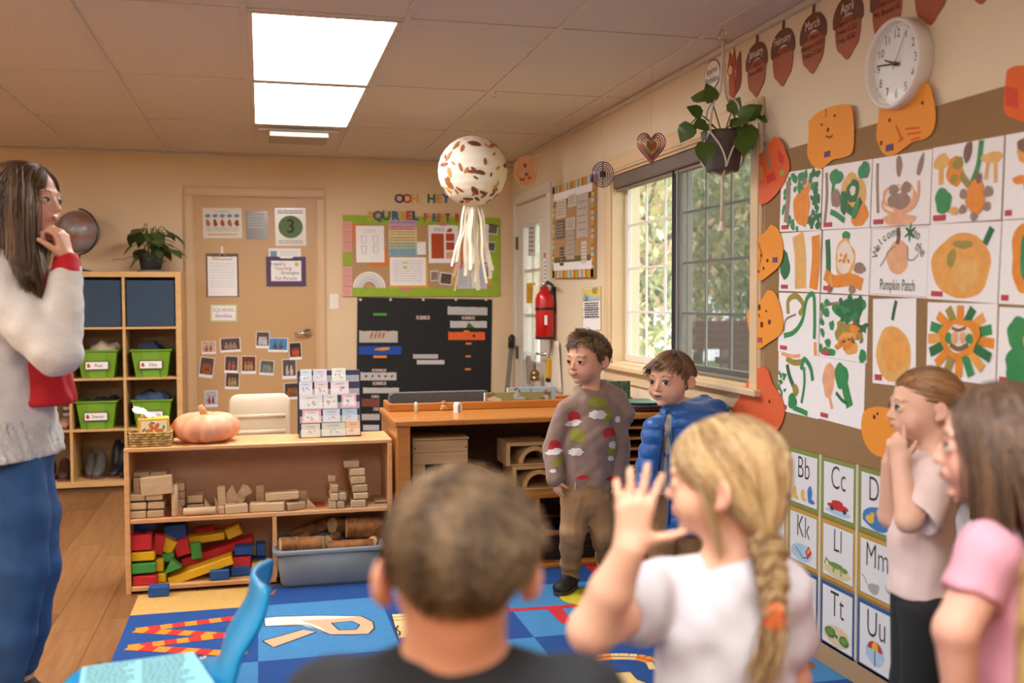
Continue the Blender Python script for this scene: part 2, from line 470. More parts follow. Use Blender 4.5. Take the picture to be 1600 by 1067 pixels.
# ---- back door
d1 = tag(link('door_1', None, None, (-.464, BY, 0)), 'closed beige flush door covered with posters and photos', None, None, 'structure')
DW, DH = .869, 2.07
part('leaf', MB().box(0, DW, -.004, .0, .01, DH), M('door_beige', '#c29b6b', .42, var=.02, scale=2), d1)
c = MB()
for (x0, x1, z0, z1) in ((-.075, DW + .075, DH + .006, DH + .078), (-.075, -.006, 0, DH + .006), (DW + .006, DW + .075, 0, DH + .006)):
 c.box(x0, x1, -.022, 0, z0, z1, .004); c.box(x0 + .01, x1 - .01, -.028, -.02, z0 + (.01 if z0 else 0), z1 - .01, .003)
part('door_frame', c, m_trim, d1)
hd = MB(); hp = onY(481, 520, BY) - Vector((-.464, BY, 0))
T = Matrix.Translation((hp.x, 0, hp.z)) @ Matrix.Rotation(math.pi / 2, 4, 'X')
hd.lathe([(.034, 0), (.034, .008), (.028, .016), (.014, .020), (.012, .05)], 20, T)
hd.tube([(hp.x, -.052, hp.z), (hp.x - .04, -.056, hp.z - .001), (hp.x - .10, -.052, hp.z - .004)], [.011, .010, .008], 10)
part('door_handle', hd, m_chrome, d1, True)
# ---- outside door in the right wall
d2 = tag(link('door_2', None, None, (WX, DY1, 0)), 'white outside door with a tall divided glass light', None, None, 'structure')
m_dw = M('door_white', '#dcd6cb', .4)
DW2 = DY1 - DY0
lf = MB()
gu0, gu1, gz0, gz1 = .20, .66, .86, 1.86
for (u0, u1, z0, z1) in ((.012, gu0, .01, DZ1 - .012), (gu1, DW2 - .012, .01, DZ1 - .012), (gu0, gu1, .01, gz0), (gu0, gu1, gz1, DZ1 - .012)):
 wbox(lf, u0, u1, z0, z1, -.05, -.006)
part('leaf', lf, m_dw, d2)
c = MB()
for (u0, u1, z0, z1) in ((-.075, DW2 + .075, DZ1, DZ1 + .075), (-.075, 0, 0, DZ1), (DW2, DW2 + .075, 0, DZ1)):
 wbox(c, u0, u1, z0, z1, 0, .02, .004)
part('door_frame', c, m_dw, d2)
gl = MB(); wbox(gl, gu0, gu1, gz0, gz1, -.03, -.026); g_o = part('pane', gl, M('door_glass', '#dfe8ee', .2, alpha=.35), d2)
gf = MB()
for (u0, u1, z0, z1) in ((gu0 - .02, gu1 + .02, gz0 - .025, gz0), (gu0 - .02, gu1 + .02, gz1, gz1 + .025), (gu0 - .02, gu0, gz0, gz1), (gu1, gu1 + .02, gz0, gz1)):
 wbox(gf, u0, u1, z0, z1, -.01, .004, .003)
part('glass_frame', gf, m_dw, d2)
for k in (1, 2):
 z = gz0 + (gz1 - gz0) * k / 3
 part('muntin', wbox(MB(), gu0, gu1, z - .012, z + .012, -.024, -.008), m_dw, d2)
part('muntin', wbox(MB(), (gu0 + gu1) / 2 - .01, (gu0 + gu1) / 2 + .01, gz0, gz1, -.024, -.008), m_dw, d2)
for z in (.9, 1.75):
 part('hinge', wbox(MB(), .0, .016, z - .05, z + .05, -.008, .012, .002), M('hinge_dark', '#6a5c4a', .4, metal=.8), d2)
hz = onX(856, 553).z; hy = onX(856, 553).y
h = MB(); T = Matrix.Translation((0, -(DY1 - hy), hz)) @ Matrix.Rotation(-math.pi / 2, 4, 'Y')
h.lathe([(.03, 0), (.03, .008), (.012, .014), (.012, .05)], 18, T); h.tube([(-.05, -(DY1 - hy), hz), (-.055, -(DY1 - hy) + .11, hz - .002)], [.010, .008], 8)
part('door_handle', h, m_chrome, d2, True)
h = MB(); T = Matrix.Translation((0, -(DY1 - hy) + .01, hz + .12)) @ Matrix.Rotation(-math.pi / 2, 4, 'Y')
h.lathe([(.028, 0), (.028, .012), (.016, .02), (0, .021)], 18, T); part('deadbolt', h, m_chrome, d2, True)
# --- outside the window
rd = random.Random(11)
lawn = struct('ground', MB().box(WX + .25, 30, -12, 26, -.45, -.40), M('lawn', '#8f9c63', .9, var=.2, scale=3))
def leaf_tree(name, label, loc, h, crown, nleaf, cols, trunk_r, seed, leaf=.07, lean=.4):
 rd = random.Random(seed)
 t = thing(name, label, 'tree', loc, 0, 'trees outside the window')
 tb = MB(); pts = []
 for i in range(7):
  k = i / 6; pts.append((lean * math.sin(k * 2.2) * .6, lean * k * .8, h * .75 * k))
 tb.tube(pts, [trunk_r * (1 - .75 * i / 6) for i in range(7)], 8)
 br = []
 for i in range(9):
  a = rd.uniform(0, 6.28); z0 = h * rd.uniform(.3, .7); L = crown[0] * rd.uniform(.5, .95)
  k = z0 / (h * .75); p0 = Vector((lean * math.sin(k * 2.2) * .6, lean * k * .8, z0))
  p2 = p0 + Vector((math.cos(a) * L, math.sin(a) * L, rd.uniform(.1, .9)))
  tb.tube([p0, (p0 + p2) / 2 + Vector((0, 0, .1)), p2], [trunk_r * .4, trunk_r * .25, .008], 5); br.append(p2)
 part('trunk', tb, M('bark', '#8a7d70', .9, var=.2, scale=20), t, True)
 per = nleaf // len(cols)
 for c, m in enumerate(cols):
  lb = MB()
  for i in range(per):
   while True:
    p = Vector((rd.uniform(-1, 1), rd.uniform(-1, 1), rd.uniform(-1, 1)))
    if p.length < 1: break
   q = Vector((p.x * crown[0], p.y * crown[1], h * .62 + p.z * crown[2]))
   R = Matrix.Rotation(rd.uniform(0, 6.28), 3, 'Z') @ Matrix.Rotation(rd.uniform(-1.2, 1.2), 3, 'X')
   s_ = leaf * rd.uniform(.6, 1.3)
   lb.add([q + R @ Vector(v) for v in ((0, -s_, 0), (s_ * .5, 0, .01), (0, s_, 0), (-s_ * .5, 0, .01))], [(0, 1, 2, 3)])
  part('foliage', lb, m, t, kind='stuff')
LG = [M('leaf_green', '#a6b586', .7, var=.2, scale=2), M('leaf_yellow', '#e0da9e', .7, var=.15, scale=2), M('leaf_pale', '#c6cfae', .7, var=.2, scale=2), M('leaf_rust', '#e2bd9c', .7)]
leaf_tree('garden_tree', 'pale green and rusty leaved garden tree beyond the left window half', (4.7, 12.0, -.4), 4.4, (1.5, 1.8, 1.9), 5200, [LG[1], LG[2], LG[3], LG[0]], .11, 5, .075)
leaf_tree('garden_tree', 'grey green feathery tree beyond the screened window half', (7.0, 13.6, -.4), 4.8, (1.2, 1.6, 2.2), 5200, [LG[0], LG[2], LG[0]], .10, 6, .06)
leaf_tree('garden_tree', 'tall leafy tree far behind the window trees', (11.5, 25.0, -.4), 7.5, (3.4, 3.0, 3.2), 5200, [LG[2], LG[0]], .16, 7, .16)
leaf_tree('garden_shrub', 'low yellow green shrub outside below the left window half', (3.5, 9.3, -.4), 1.5, (.6, .8, .7), 1500, [LG[1], LG[0]], .04, 8, .06)
leaf_tree('garden_hedge', 'tall pale hedge of leaves far beyond the left window half', (6.6, 19.0, -.4), 4.8, (2.0, 1.6, 2.3), 7000, [LG[1], LG[2], LG[3]], .10, 21, .12)
leaf_tree('garden_hedge', 'grey green conifer hedge far beyond the screened window half', (10.4, 18.6, -.4), 5.4, (1.7, 1.6, 2.7), 7000, [LG[2], LG[0]], .10, 22, .12)
bw = thing('brick_porch_wall', 'brown brick porch pillar and cap seen through the screened window', 'wall', (4.75, 9.8, -.4), -.1)
m_br = M('brick_brown', '#7d5f52', .85, var=.2, scale=14)
bmesh_ = MB().box(0, .235, 0, .11, 0, .068, b=.004).mesh('brick', m_br)
for r_ in range(14):
 for k in range(6 if r_ < 10 else 9):
  link('brick', bmesh_, bw, (k * .245 - (0 if r_ < 10 else .37) + (.12 if r_ % 2 else 0), 0, r_ * .078 + .4))
part('mortar', MB().box(.05, 1.5, .008, .1, 0, 1.18).box(-.3, 1.9, .008, .1, 1.18, 1.485), M('mortar', '#9a8c80', .95), bw)
# --- things along the back wall
m_birch = wood('birch_veneer', '#d8b078', '#c89c62', stretch=(2, 14, 14), rough=.5)
KX0, KY, KZ = -1.27 - .348, 7.25, .04      # left edge of third visible column
kal = thing('cubby_shelf', 'birch cubby shelf with square compartments beside the beige door', 'shelf', (KX0 - .348, KY, 0))
kc, krow, kt = 4, 4, .018
kw = .348 * kc + .02
part('plinth', MB().box(.01, kw - .01, .03, .38, 0, .042), M('plinth_dark', '#6b4a2c', .7), kal)
part('back_panel', MB().box(0, kw, .385, .40, KZ, KZ + 1.47), wood('birch_back', '#a98a63', '#99794f'), kal)
part('side_panel', MB().box(-.02, .018, 0, .385, KZ, KZ + 1.47, .002), m_birch, kal)
part('side_panel', MB().box(kw - .018, kw + .02, 0, .385, KZ, KZ + 1.47, .002), m_birch, kal)
part('top_panel', MB().box(.018, kw - .018, 0, .385, KZ + 1.432, KZ + 1.47, .002), m_birch, kal)
part('bottom_panel', MB().box(.018, kw - .018, 0, .385, KZ, KZ + .038, .002), m_birch, kal)
CELL = {}
for c in range(kc):
 for r in range(krow):
  CELL[c, r] = (KX0 - .348 + .012 + .348 * c + .009, KX0 - .348 + .012 + .348 * (c + 1) - .009, KZ + .038 + .3485 * r + (.008 if r else 0), KZ + .038 + .3485 * (r + 1) - .008)
for c in range(1, kc): part('divider', MB().box(.012 + .348 * c - .009, .012 + .348 * c + .009, .003, .385, KZ + .038, KZ + 1.432, .001), m_birch, kal)
for r in range(1, krow):
 for c in range(kc): part('shelf_board', MB().box(.021 + .348 * c, .003 + .348 * (c + 1), .003, .385, KZ + .038 + .3485 * r - .008, KZ + .038 + .3485 * r + .008, .001), m_birch, kal)
# blue fabric bins in the top row
m_navy = M('navy_fabric', '#33475c', .85, var=.08, scale=30, bump=.15, bscale=250)
for c, lb in ((1, 'behind the woman'), (2, 'in the top left compartment of the cubby in view'), (3, 'in the top right compartment under the potted plant')):
 x0, x1, z0, z1 = CELL[c, 3]
 t = thing('fabric_bin', 'dark blue fabric bin ' + lb, 'bin', ((x0 + x1) / 2, KY + .02, z0), 0, 'blue fabric bins')
 w = x1 - x0 - .012
 part('body', MB().box(-w / 2, w / 2, 0, .34, 0, z1 - z0 - .012, .006), m_navy, t)
 part('seam', MB().box(-w / 2 + .004, w / 2 - .004, -.002, .0, z1 - z0 - .055, z1 - z0 - .05), m_navy, t)
# green plastic tubs with name tags
m_green = M('green_plastic', '#6fa024', .38)
m_tagb = M('tag_border', '#5c4a33', .7); m_fox = M('orange_red_print', '#b5482a', .7)
def shirt_heap(x0, x1, y0, y1, z, h, mat, parent, seed, name='folded_clothes', n=5):
 rd = random.Random(seed); mb = MB()
 for i in range(n):
  cx = rd.uniform(x0 + .05, x1 - .05); cy = rd.uniform(y0 + .04, y1 - .04)
  T = Matrix.Translation((cx, cy, z)) @ Matrix.Rotation(rd.uniform(-.6, .6), 4, 'Z') @ Matrix.Rotation(rd.uniform(-.3, .3), 4, 'Y')
  vs = []; seg = 14; rings = 7
  ph = rd.uniform(0, 6)
  mb.ball((0, 0, 0), (rd.uniform(.06, .09), rd.uniform(.05, .08), h * rd.uniform(.6, 1.0)), seg, rings, T)
 for i, p in enumerate(mb.v):
  k = .010 * math.sin(p[0] * 70 + p[2] * 50 + seed) + .008 * math.sin(p[1] * 90 + p[0] * 40)
  mb.v[i] = (p[0] + k * .4, p[1], p[2] + k)
 return mb
m_cl = [M('cloth_cream', '#bfae9b', .9, var=.15, scale=14), M('cloth_navy', '#1f2a3a', .9, var=.2, scale=14), M('cloth_black', '#15181c', .9, var=.2, scale=14), M('cloth_denim', '#3a4d68', .9, var=.2, scale=14)]
tubs = [((2, 2), 'Rex', 0, 'cream striped clothes', 0), ((3, 2), 'Silas', 1, 'navy clothes and a blue toy', 1), ((2, 1), 'Stevie', 2, 'dark things, on the third row', -.012), ((3, 1), 'Isadora', 3, 'dark denim clothes, behind the tissue', 0)]
for (c, r), nm, ci_, lb, dx in tubs:
 x0, x1, z0, z1 = CELL[c, r]
 t = thing('storage_tub', 'lime green plastic tub with a name tag holding ' + lb, 'tub', ((x0 + x1) / 2 - .004 + (dx if r == 1 else 0), KY + .012, z0), 0, 'green tubs in the cubby shelf')
 b = MB(); hw, hb, H, D = .128, .102, .185, .28
 P = []
 for z, k in ((0, hb), (.001, hb), (H, hw)):
  P.append([(-k, .012 + (.018 * (1 - z / H)), z), (k, .012 + (.018 * (1 - z / H)), z), (k, D, z), (-k, D, z)])
 b.add([p for q in P[1:] for p in q], [(0, 1, 5, 4), (1, 2, 6, 5), (2, 3, 7, 6), (3, 0, 4, 7), (3, 2, 1, 0)])
 part('body', b, m_green, t)
 part('rim', MB().box(-.138, .138, 0, .014, H - .006, H + .006, .003).box(-.138, -.126, .014, D, H - .006, H + .006, .003).box(.126, .138, .014, D, H - .006, H + .006, .003).box(-.138, .138, D, D + .012, H - .006, H + .006, .003), m_green, t)
 part('front_rib', MB().prism([(-.055, .004), (.055, .004), (.045, .012), (-.045, .012)], 0, H - .008, Matrix.Translation((0, .006, 0))), m_green, t)
 tg = part('name_tag', MB().box(-.078, .078, -.004, -.001, .055, .118, .001), m_tagb, t)
 part('tag_card', MB().box(-.071, .071, -.0055, -.0035, .062, .111), m_paper, tg)
 q = part('squirrel_print', MB().prism(blob(-.052, .086, .010, .016, .2, 14, .15, 3), 0, .0008, Matrix.Translation((0, -.0055, 0)) @ Matrix.Rotation(math.pi / 2, 4, 'X')), m_fox, tg)
 tx = text('lettering', nm, .032, m_ink, tg, 0, 0, 0); tx.data.transform(Matrix.Translation((.012, -.0062, .086)) @ Matrix.Rotation(math.pi / 2, 4, 'X'))
 hp = shirt_heap(-.11, .11, .04, .25, H - .005, .06 if nm != 'Stevie' else .02, None, t, ci_ + 2)
 cl = single('clothes_bundle', hp, m_cl[[0, 1, 2, 3][ci_]], ['crumpled cream and grey clothes in the upper left green tub', 'navy clothes piled in the upper right green tub', 'black items in the lower left green tub', 'dark denim clothes spilling from the lower right green tub'][ci_], 'clothes', 'clothes in the green tubs', True, t.location)
# shoes and boots on the lower rows
def boot(label, loc, rz, mat, h=.16, tip=0.0, cat='boot'):
 t = thing('boot' if h > .1 else 'shoe', label, cat, loc, rz, 'children footwear in the cubby shelf')
 if tip: t.rotation_euler = (0, tip, rz)
 b = MB(); prof = []
 L = .17
 sec = [(0, .035, h), (.03, .04, h), (.06, .042, h * .55), (.09, .042, .07), (.13, .040, .055), (.16, .03, .04), (.172, .012, .025)]
 vs = []; n = 10
 for (x, w, top) in sec:
  for k in range(n):
   a = 2 * math.pi * k / n
   vs.append((x, w * math.cos(a), .012 + top / 2 + top / 2 * math.sin(a)))
 fs = [(i * n + k, i * n + (k + 1) % n, (i + 1) * n + (k + 1) % n, (i + 1) * n + k) for i in range(len(sec) - 1) for k in range(n)]
 fs += [tuple(range(n - 1, -1, -1)), tuple((len(sec) - 1) * n + k for k in range(n))]
 b.add(vs, fs); part('upper', b, mat, t, True)
 part('sole', MB().prism([(0, -.035), (.06, -.042), (.14, -.042), (.17, -.02), (.175, 0), (.17, .02), (.14, .042), (.06, .042), (0, .035)], 0, .016), M('sole_brown', '#6b4638', .7), t)
 return t
mb1, mb2, mb3 = M('boot_black', '#1d1f22', .5, var=.1), M('boot_brown', '#4a2f26', .6, var=.15), M('boot_grey', '#54504a', .7, var=.2, scale=30)
x0, x1, z0, z1 = CELL[2, 0]
boot('dark lace up boot standing at the left of the bottom cubby', (x0 + .07, KY + .28, z0), -1.4, mb3, .17)
boot('second dark lace up boot on the cubby floor', (x0 + .15, KY + .24, z0), -1.7, mb3, .17)
boot('black rubber boot leaning in the bottom cubby', (x0 + .24, KY + .27, z0 + .01), -1.2, mb1, .24, .15)
boot('brown soled boot at the right of the bottom cubby', (x0 + .30, KY + .24, z0), -2.0, mb1, .22)
x0, x1, z0, z1 = CELL[1, 0]
boot('brown ankle boot in the bottom cubby behind the woman', (x0 + .26, KY + .22, z0), -1.5, mb2, .13)
boot('second brown ankle boot beside it behind the woman', (x0 + .17, KY + .22, z0), -1.6, mb2, .13)
x0, x1, z0, z1 = CELL[1, 1]
mp = M('shoe_pink', '#b98577', .7)
for k, xx in enumerate((.20, .29)):
 t = boot(('left', 'right')[k] + ' pink knitted slipper boot below the red shirt', (x0 + xx, KY + .20, z0), -1.57, mp, .06, cat='shoe')
 for i in range(6): part('striped_sock', MB().lathe([(.028, .0), (.03, .022)], 12, Matrix.Translation((.04, 0, .06 + i * .022))), M(('sock_dark', 'sock_cream')[i % 2], ('#4b4140', '#c5b29d')[i % 2], .9), t)
# globe on the cubby
gp = onY(122, 362, 7.42)
g = thing('globe', 'world globe on a dark stand behind the woman', 'globe', (gp.x, 7.42, KZ + 1.47))
part('base', MB().lathe([(.085, 0), (.085, .008), (.03, .02), (.014, .035), (.012, .055)], 24), M('globe_base', '#22201f', .4), g, True)
gr = .145; gz = gp.z - (KZ + 1.47)
m_globe = M('globe_map', '#8f949a', .3, col2='#8a5a44', scale=9, detail=6)
part('sphere', MB().ball((0, 0, gz), gr, 32, 20, Matrix.Identity(4)), m_globe, g, True)
arc = [(gr * 1.08 * math.cos(a) * .85, gr * 1.08 * math.cos(a) * -.35, gz + gr * 1.08 * math.sin(a)) for a in [(-1.9 + .2 * i) for i in range(18)]]
part('meridian', MB().tube([(0, 0, .05)] + arc[2:], .006, 6), M('globe_arm', '#3a3a3c', .3, metal=.6), g, True)
# potted plant (pothos) on the cubby
m_leafp = M('pothos_leaf', '#3c5426', .4, var=.25, scale=9, coat=.2)
def heart_leaf(mb, base, d, up, L, curl=.3):
 d = Vector(d).normalized(); s = d.cross(Vector(up)).normalized(); n = s.cross(d)
 pr = [(0, 0), (.08, .3), (.3, .46), (.55, .4), (.8, .2), (1, 0)]
 vs = [Vector(base) + d * (p * L) - n * (curl * p * p * L) for p, w in pr]
 for sg in (1, -1):
  vs += [Vector(base) + d * (p * L - (.06 * L if 0 < p < .1 else 0)) + s * (sg * w * L) + n * (.12 * w * L - curl * p * p * L) for p, w in pr[1:-1]]
 m = len(pr); fs = []
 for q, sg in ((m, 1), (m + m - 2, -1)):
  e = [0] + [q + i for i in range(m - 2)] + [m - 1]
  for i in range(m - 1):
   f = [i, i + 1, e[i + 1], e[i]]; f = [a for k, a in enumerate(f) if a not in f[:k]]
   fs.append(tuple(f if sg < 0 else f[::-1]))
 mb.add(vs, fs)
pp = onY(236, 415, 7.40)
pt = thing('potted_plant', 'green leafy houseplant in a dark pot on top of the cubby shelf', 'plant', (pp.x, 7.40, KZ + 1.47))
part('pot', MB().lathe([(.06, 0), (.068, .01), (.085, .12), (.09, .13), (.08, .13), (.078, .11), (0, .11)], 24), M('pot_dark', '#2b3033', .5), pt, True)
part('saucer', MB().lathe([(.085, 0), (.095, .012), (.088, .014), (.0, .006)], 24), M('saucer_grey', '#7d756b', .4), pt, True)
rd = random.Random(5); stems = MB()
for i in range(34):
 a = rd.uniform(0, 6.28); r_ = rd.uniform(.06, .25) if i % 3 else rd.uniform(.02, .1); z = rd.uniform(.10, .31) - .35 * max(0, r_ - .12)
 p = (r_ * math.cos(a), r_ * math.sin(a) * .55, z)
 stems.tube(spline([(.02 * math.cos(a), .02 * math.sin(a), .1), (p[0] * .5, p[1] * .5, z + .03), p], 4), .003, 5)
 lf = MB(); heart_leaf(lf, p, (math.cos(a), math.sin(a) * .7, rd.uniform(-.7, .15)), (0, 0, 1), rd.uniform(.075, .125)); part('leaf', lf, m_leafp, pt, True)
part('stems', stems, M('stem_green', '#54622f', .6), pt, True)
# ---- posters, papers and photos on the beige door
DOORY = BY - .004
def sheet(name, label, cat, px, mat, group=None, wall='B', plane=None, th=.0012, off=.0):
 Mx, w, h = quad_frame(px, wall, off, plane)
 t = thing(name, label, cat, group=group, Mx=Mx)
 part('paper' if name != 'photo_print' else 'photo_card', MB().box(-w / 2, w / 2, -h / 2, h / 2, 0, th), mat, t)
 return t, w, h
def lines(mb, x0, x1, y0, y1, n, w=.0025, z=.0016, seed=0, gap=.15):
 rd = random.Random(seed)
 for i in range(n):
  y = y1 - (y1 - y0) * (i + .5) / n; x = x0
  while x < x1 - .006:
   L = min(rd.uniform(.012, .05) * max(.6, (x1 - x0) * 5), x1 - x)
   mb.add([(x, y - w / 2, z), (x + L * (1 - gap), y - w / 2, z), (x + L * (1 - gap), y + w / 2, z), (x, y + w / 2, z)], [(0, 1, 2, 3)]); x += L
 return mb
m_lam = M('laminated_paper', '#d9d3c9', .2, coat=.5)
t, w, h = sheet('poster', 'laminated poster with five small figures under blue speech bubbles', 'poster', rect_px(317, 325, 378, 372), m_lam, plane=DOORY)
for k in range(5):
 cx = -w / 2 + w * (.13 + .185 * k)
 part('speech_bubble', MB().face(blob(cx, h * .24, w * .07, h * .06, 0, 14, .05, k), .002), M('bubble_blue', '#5b82a0', .5), t)
 part('figure', MB().face(blob(cx, 0, w * .055, h * .12, 0, 12, .25, k + 9), .002), M('figure_%d' % (k % 3), ('#a5562f', '#7a3c28', '#b0382a')[k % 3], .6), t)
part('print', lines(MB(), -w * .2, w * .2, h * .34, h * .42, 1), m_ink, t); part('print', lines(MB(), -w * .38, w * .38, -h * .42, -h * .34, 1, .010, gap=.05), M('print_gold', '#c99a3a', .5), t)
part('print', lines(MB(), -w * .42, w * .42, -h * .28, -h * .12, 4), m_grey_ink, t)
t, w, h = sheet('poster', 'dark grey laminated poster with pale lines of text', 'poster', rect_px(384, 330, 419, 374), M('grey_laminate', '#6f6c66', .18, coat=.6), plane=DOORY)
part('print', lines(MB(), -w * .4, w * .35, -h * .12, h * .45, 6, .009, gap=.1, seed=4), M('print_pale', '#b9b2a8', .5), t)
t, w, h = sheet('poster', 'laminated poster with a big black 3 on a green disc', 'poster', rect_px(430, 325, 478, 384), m_lam, plane=DOORY)
dsc = part('green_disc', MB().face(blob(0, -.0, w * .4, h * .30, 0, 28, 0), .002), M('disc_green', '#4e6a2c', .5), t)
text('numeral', '3', h * .52, m_ink, dsc, 0, 0, .003, ext=.0003)
part('print', lines(MB(), -w * .42, w * .42, h * .34, h * .46, 2, .008, gap=.1), M('print_dark', '#55605a', .6), t); part('print', lines(MB(), -w * .4, w * .4, -h * .45, -h * .34, 2, .007), m_grey_ink, t)
t, w, h = sheet('clipboard', 'brown clipboard with white form hanging on the beige door', 'clipboard', rect_px(322, 396, 373, 464), wood('clip_hardboard', '#6a4a3a', '#5a3c2e'), plane=DOORY, th=.004)
part('form_sheet', MB().box(-w * .45, w * .45, -h * .48, h * .43, .004, .006), m_paper, t)
part('print', lines(MB(), -w * .38, w * .4, -h * .3, h * .3, 9, z=.0066), M('print_faint', '#b5b2b2', .8), t)
part('clip', MB().box(-w * .3, w * .3, h * .36, h * .43, .006, .014, .003).tube([(-.02, h * .43, .012), (-.014, h * .5, .014), (.014, h * .5, .014), (.02, h * .43, .012)], .004, 6), m_chrome, t)
part('hook', MB().box(-.008, .008, h * .5, h * .66, 0, .012, .003), m_white, t)
t, w, h = sheet('paper_card', 'pale paper with teal photo tucked behind the purple folder', 'paper', rect_px(420, 388, 470, 408), m_paper, plane=DOORY)
part('print', MB().box(-w * .45, -w * .25, -h * .45, h * .3, .0012, .002), M('print_teal', '#6f9aa0', .6), t); part('print', lines(MB(), -w * .15, w * .42, -h * .1, h * .3, 2), m_grey_ink, t)
Mx, w, h = quad_frame(rect_px(416, 401, 478, 447), 'B', .003, DOORY)
t = thing('folder_pocket', 'purple folder pocket with handwritten card on the beige door', 'folder', Mx=Mx)
part('pocket', MB().prism([(-w / 2, -h / 2), (w / 2, -h / 2), (w / 2, h / 2), (w * .2, h / 2), (w * .15, h * .44), (-w * .12, h * .44), (-w * .18, h / 2), (-w / 2, h / 2)], 0, .006), M('folder_purple', '#4c3358', .55), t)
cd = part('card', MB().box(-w * .38, w * .38, -h * .33, h * .36, .006, .007), m_paper, t)
for s_, xx, yy, mm_ in (('I need a', -.2, .25, m_ink), ('Teaching', -.08, .1, M('ink_red', '#a8323a', .6)), ('Strategies', .1, -.05, m_ink), ('For Parents', 0, -.24, M('ink_maroon', '#7d2f45', .6))):
 text('lettering', s_, .034, mm_, cd, w * xx, h * yy, .0078)
part('smiley', MB().face(blob(w * .27, h * .24, .016, .016, 0, 16, 0), .0076), M('smiley_yellow', '#d9b83a', .6), cd)
t, w, h = sheet('paper_sign', 'small pale green sign lettered Squirrel Families on the door', 'sign', rect_px(329, 476, 370, 502), M('sign_mint', '#c5d6a8', .6), plane=DOORY)
part('card', MB().box(-w * .45, w * .45, -h * .42, h * .42, .0012, .002), m_paper, t)
text('lettering', 'SQUIRREL', .036, m_grey_ink, t, 0, h * .17, .0026); text('lettering', 'families', .040, M('ink_plum', '#8a4a68', .6), t, 0, -h * .17, .0026)
photos = [('pale photo of a seated person on a beach', 315, 533, 337, 553, .03, '#c6a89a', '#8a5a4a'), ('wide dark group photo', 344, 528, 376, 550, .06, '#4a3c3c', '#9a7a6a'), ('photo of a couple on snow, top of its row', 400, 518, 421, 544, -.02, '#54473f', '#d8d4d0'), ('group photo against blue sky', 419, 528, 450, 550, -.02, '#4a86b8', '#5a4a48'), ('photo of two people in black and orange', 452, 535, 471, 562, .05, '#2a2624', '#c9501f'), ('photo of a couple beside pumpkins', 312, 558, 334, 590, -.12, '#4f4038', '#a85a2a'), ('photo of a mother and child in red', 351, 556, 372, 583, -.04, '#4a3a40', '#b05a48'), ('busy red crowd photo', 377, 556, 400, 584, 0, '#6a2f26', '#a8825a'), ('grey photo of people on a path', 406, 563, 428, 586, -.06, '#5c5c58', '#8a908e'), ('tall landscape photo of a mountain', 441, 561, 463, 592, .03, '#55504c', '#c9b8ac'), ('photo of a family of four in a wood', 352, 582, 374, 608, -.03, '#4a402e', '#a88a62'), ('photo of people in a row beside the card stand', 444, 598, 470, 624, .06, '#3c3836', '#a0673c'), ('pale photo of a group in snow, lowest on the door', 320, 610, 340, 636, .03, '#b3b6c2', '#8a3c3a')]
for k, (lb, x0, y0, x1, y1, tl, c1, c2) in enumerate(photos):
 Mx, w, h = quad_frame(rect_px(x0, y0, x1, y1), 'B', .0012 * (k % 3), DOORY)
 t = thing('photo_print', 'small ' + lb, 'photo', group='family photos on the beige door', Mx=Mx @ Matrix.Rotation(tl, 4, 'Z'))
 part('photo_card', MB().box(-w / 2, w / 2, -h / 2, h / 2, 0, .001), m_paper, t)
 part('picture', MB().box(-w * .46, w * .46, -h * .34, h * .47, .001, .0016), M('photo_%d' % k, c1, .3, var=.35, scale=45, coat=.3), t)
 rd = random.Random(k); n = 2 + k % 3
 for i in range(n):
  cx = w * (-.3 + .6 * (i + .5) / n)
  part('figure', MB().face(blob(cx, -h * .12, w * .11, h * .2, 0, 10, .2, i + k), .0020).face(blob(cx, h * .13, w * .06, h * .07, 0, 8, .1, i), .0021), M('photo_fig_%d' % k, c2, .4, var=.3, scale=60), t)
# light switch
p = onY(522, 471)
t = thing('light_switch', 'white light switch plate on the wall right of the beige door', 'switch', Mx=fr(p, RB))
part('plate', MB().box(-.035, .035, -.058, .058, 0, .006, .003), m_white, t); part('toggle', MB().box(-.006, .006, -.012, .012, .006, .018, .002), m_white, t)
# ---- bulletin board with the green border
Mx, w, h = quad_frame([(536, 336), (780, 341), (780, 463), (536, 463)], 'B', 0)
bb = thing('bulletin_board', 'cork bulletin board with lime green scalloped border on the back wall', 'bulletin board', Mx=Mx)
m_lime = M('border_lime', '#93b22c', .7, var=.06, scale=40)
part('board', MB().box(-w / 2, w / 2, -h / 2, h / 2, 0, .012), M('cork', '#b5936a', .9, var=.1, scale=60), bb)
def scallop(x0, x1, y0, y1, side, n):
 pts = []
 if side in 'TB':
  e = y0 if side == 'T' else y1; o = y1 if side == 'T' else y0; sg = -1 if side == 'T' else 1
  pts = [(x0, o), (x1, o)]
  for i in range(n * 6 + 1):
   t_ = i / (n * 6); pts.append((x1 + (x0 - x1) * t_, e + sg * .008 * abs(math.sin(t_ * n * math.pi))))
 else:
  e = x0 if side == 'R' else x1; o = x1 if side == 'R' else x0; sg = -1 if side == 'R' else 1
  pts = [(o, y0), (o, y1)]
  for i in range(n * 6 + 1):
   t_ = i / (n * 6); pts.append((e + sg * .008 * abs(math.sin(t_ * n * math.pi)), y1 + (y0 - y1) * t_))
 return pts
part('border_strip', MB().prism(scallop(-w / 2, w / 2, h / 2 - .06, h / 2, 'T', 26), .012, .015), m_lime, bb)
part('border_strip', MB().prism(scallop(-w / 2 + .04, w / 2, -h / 2, -h / 2 + .06, 'B', 26), .012, .015), m_lime, bb)
part('border_strip', MB().prism(scallop(w / 2 - .06, w / 2, -h / 2, h / 2, 'R', 13), .012, .0145), m_lime, bb)
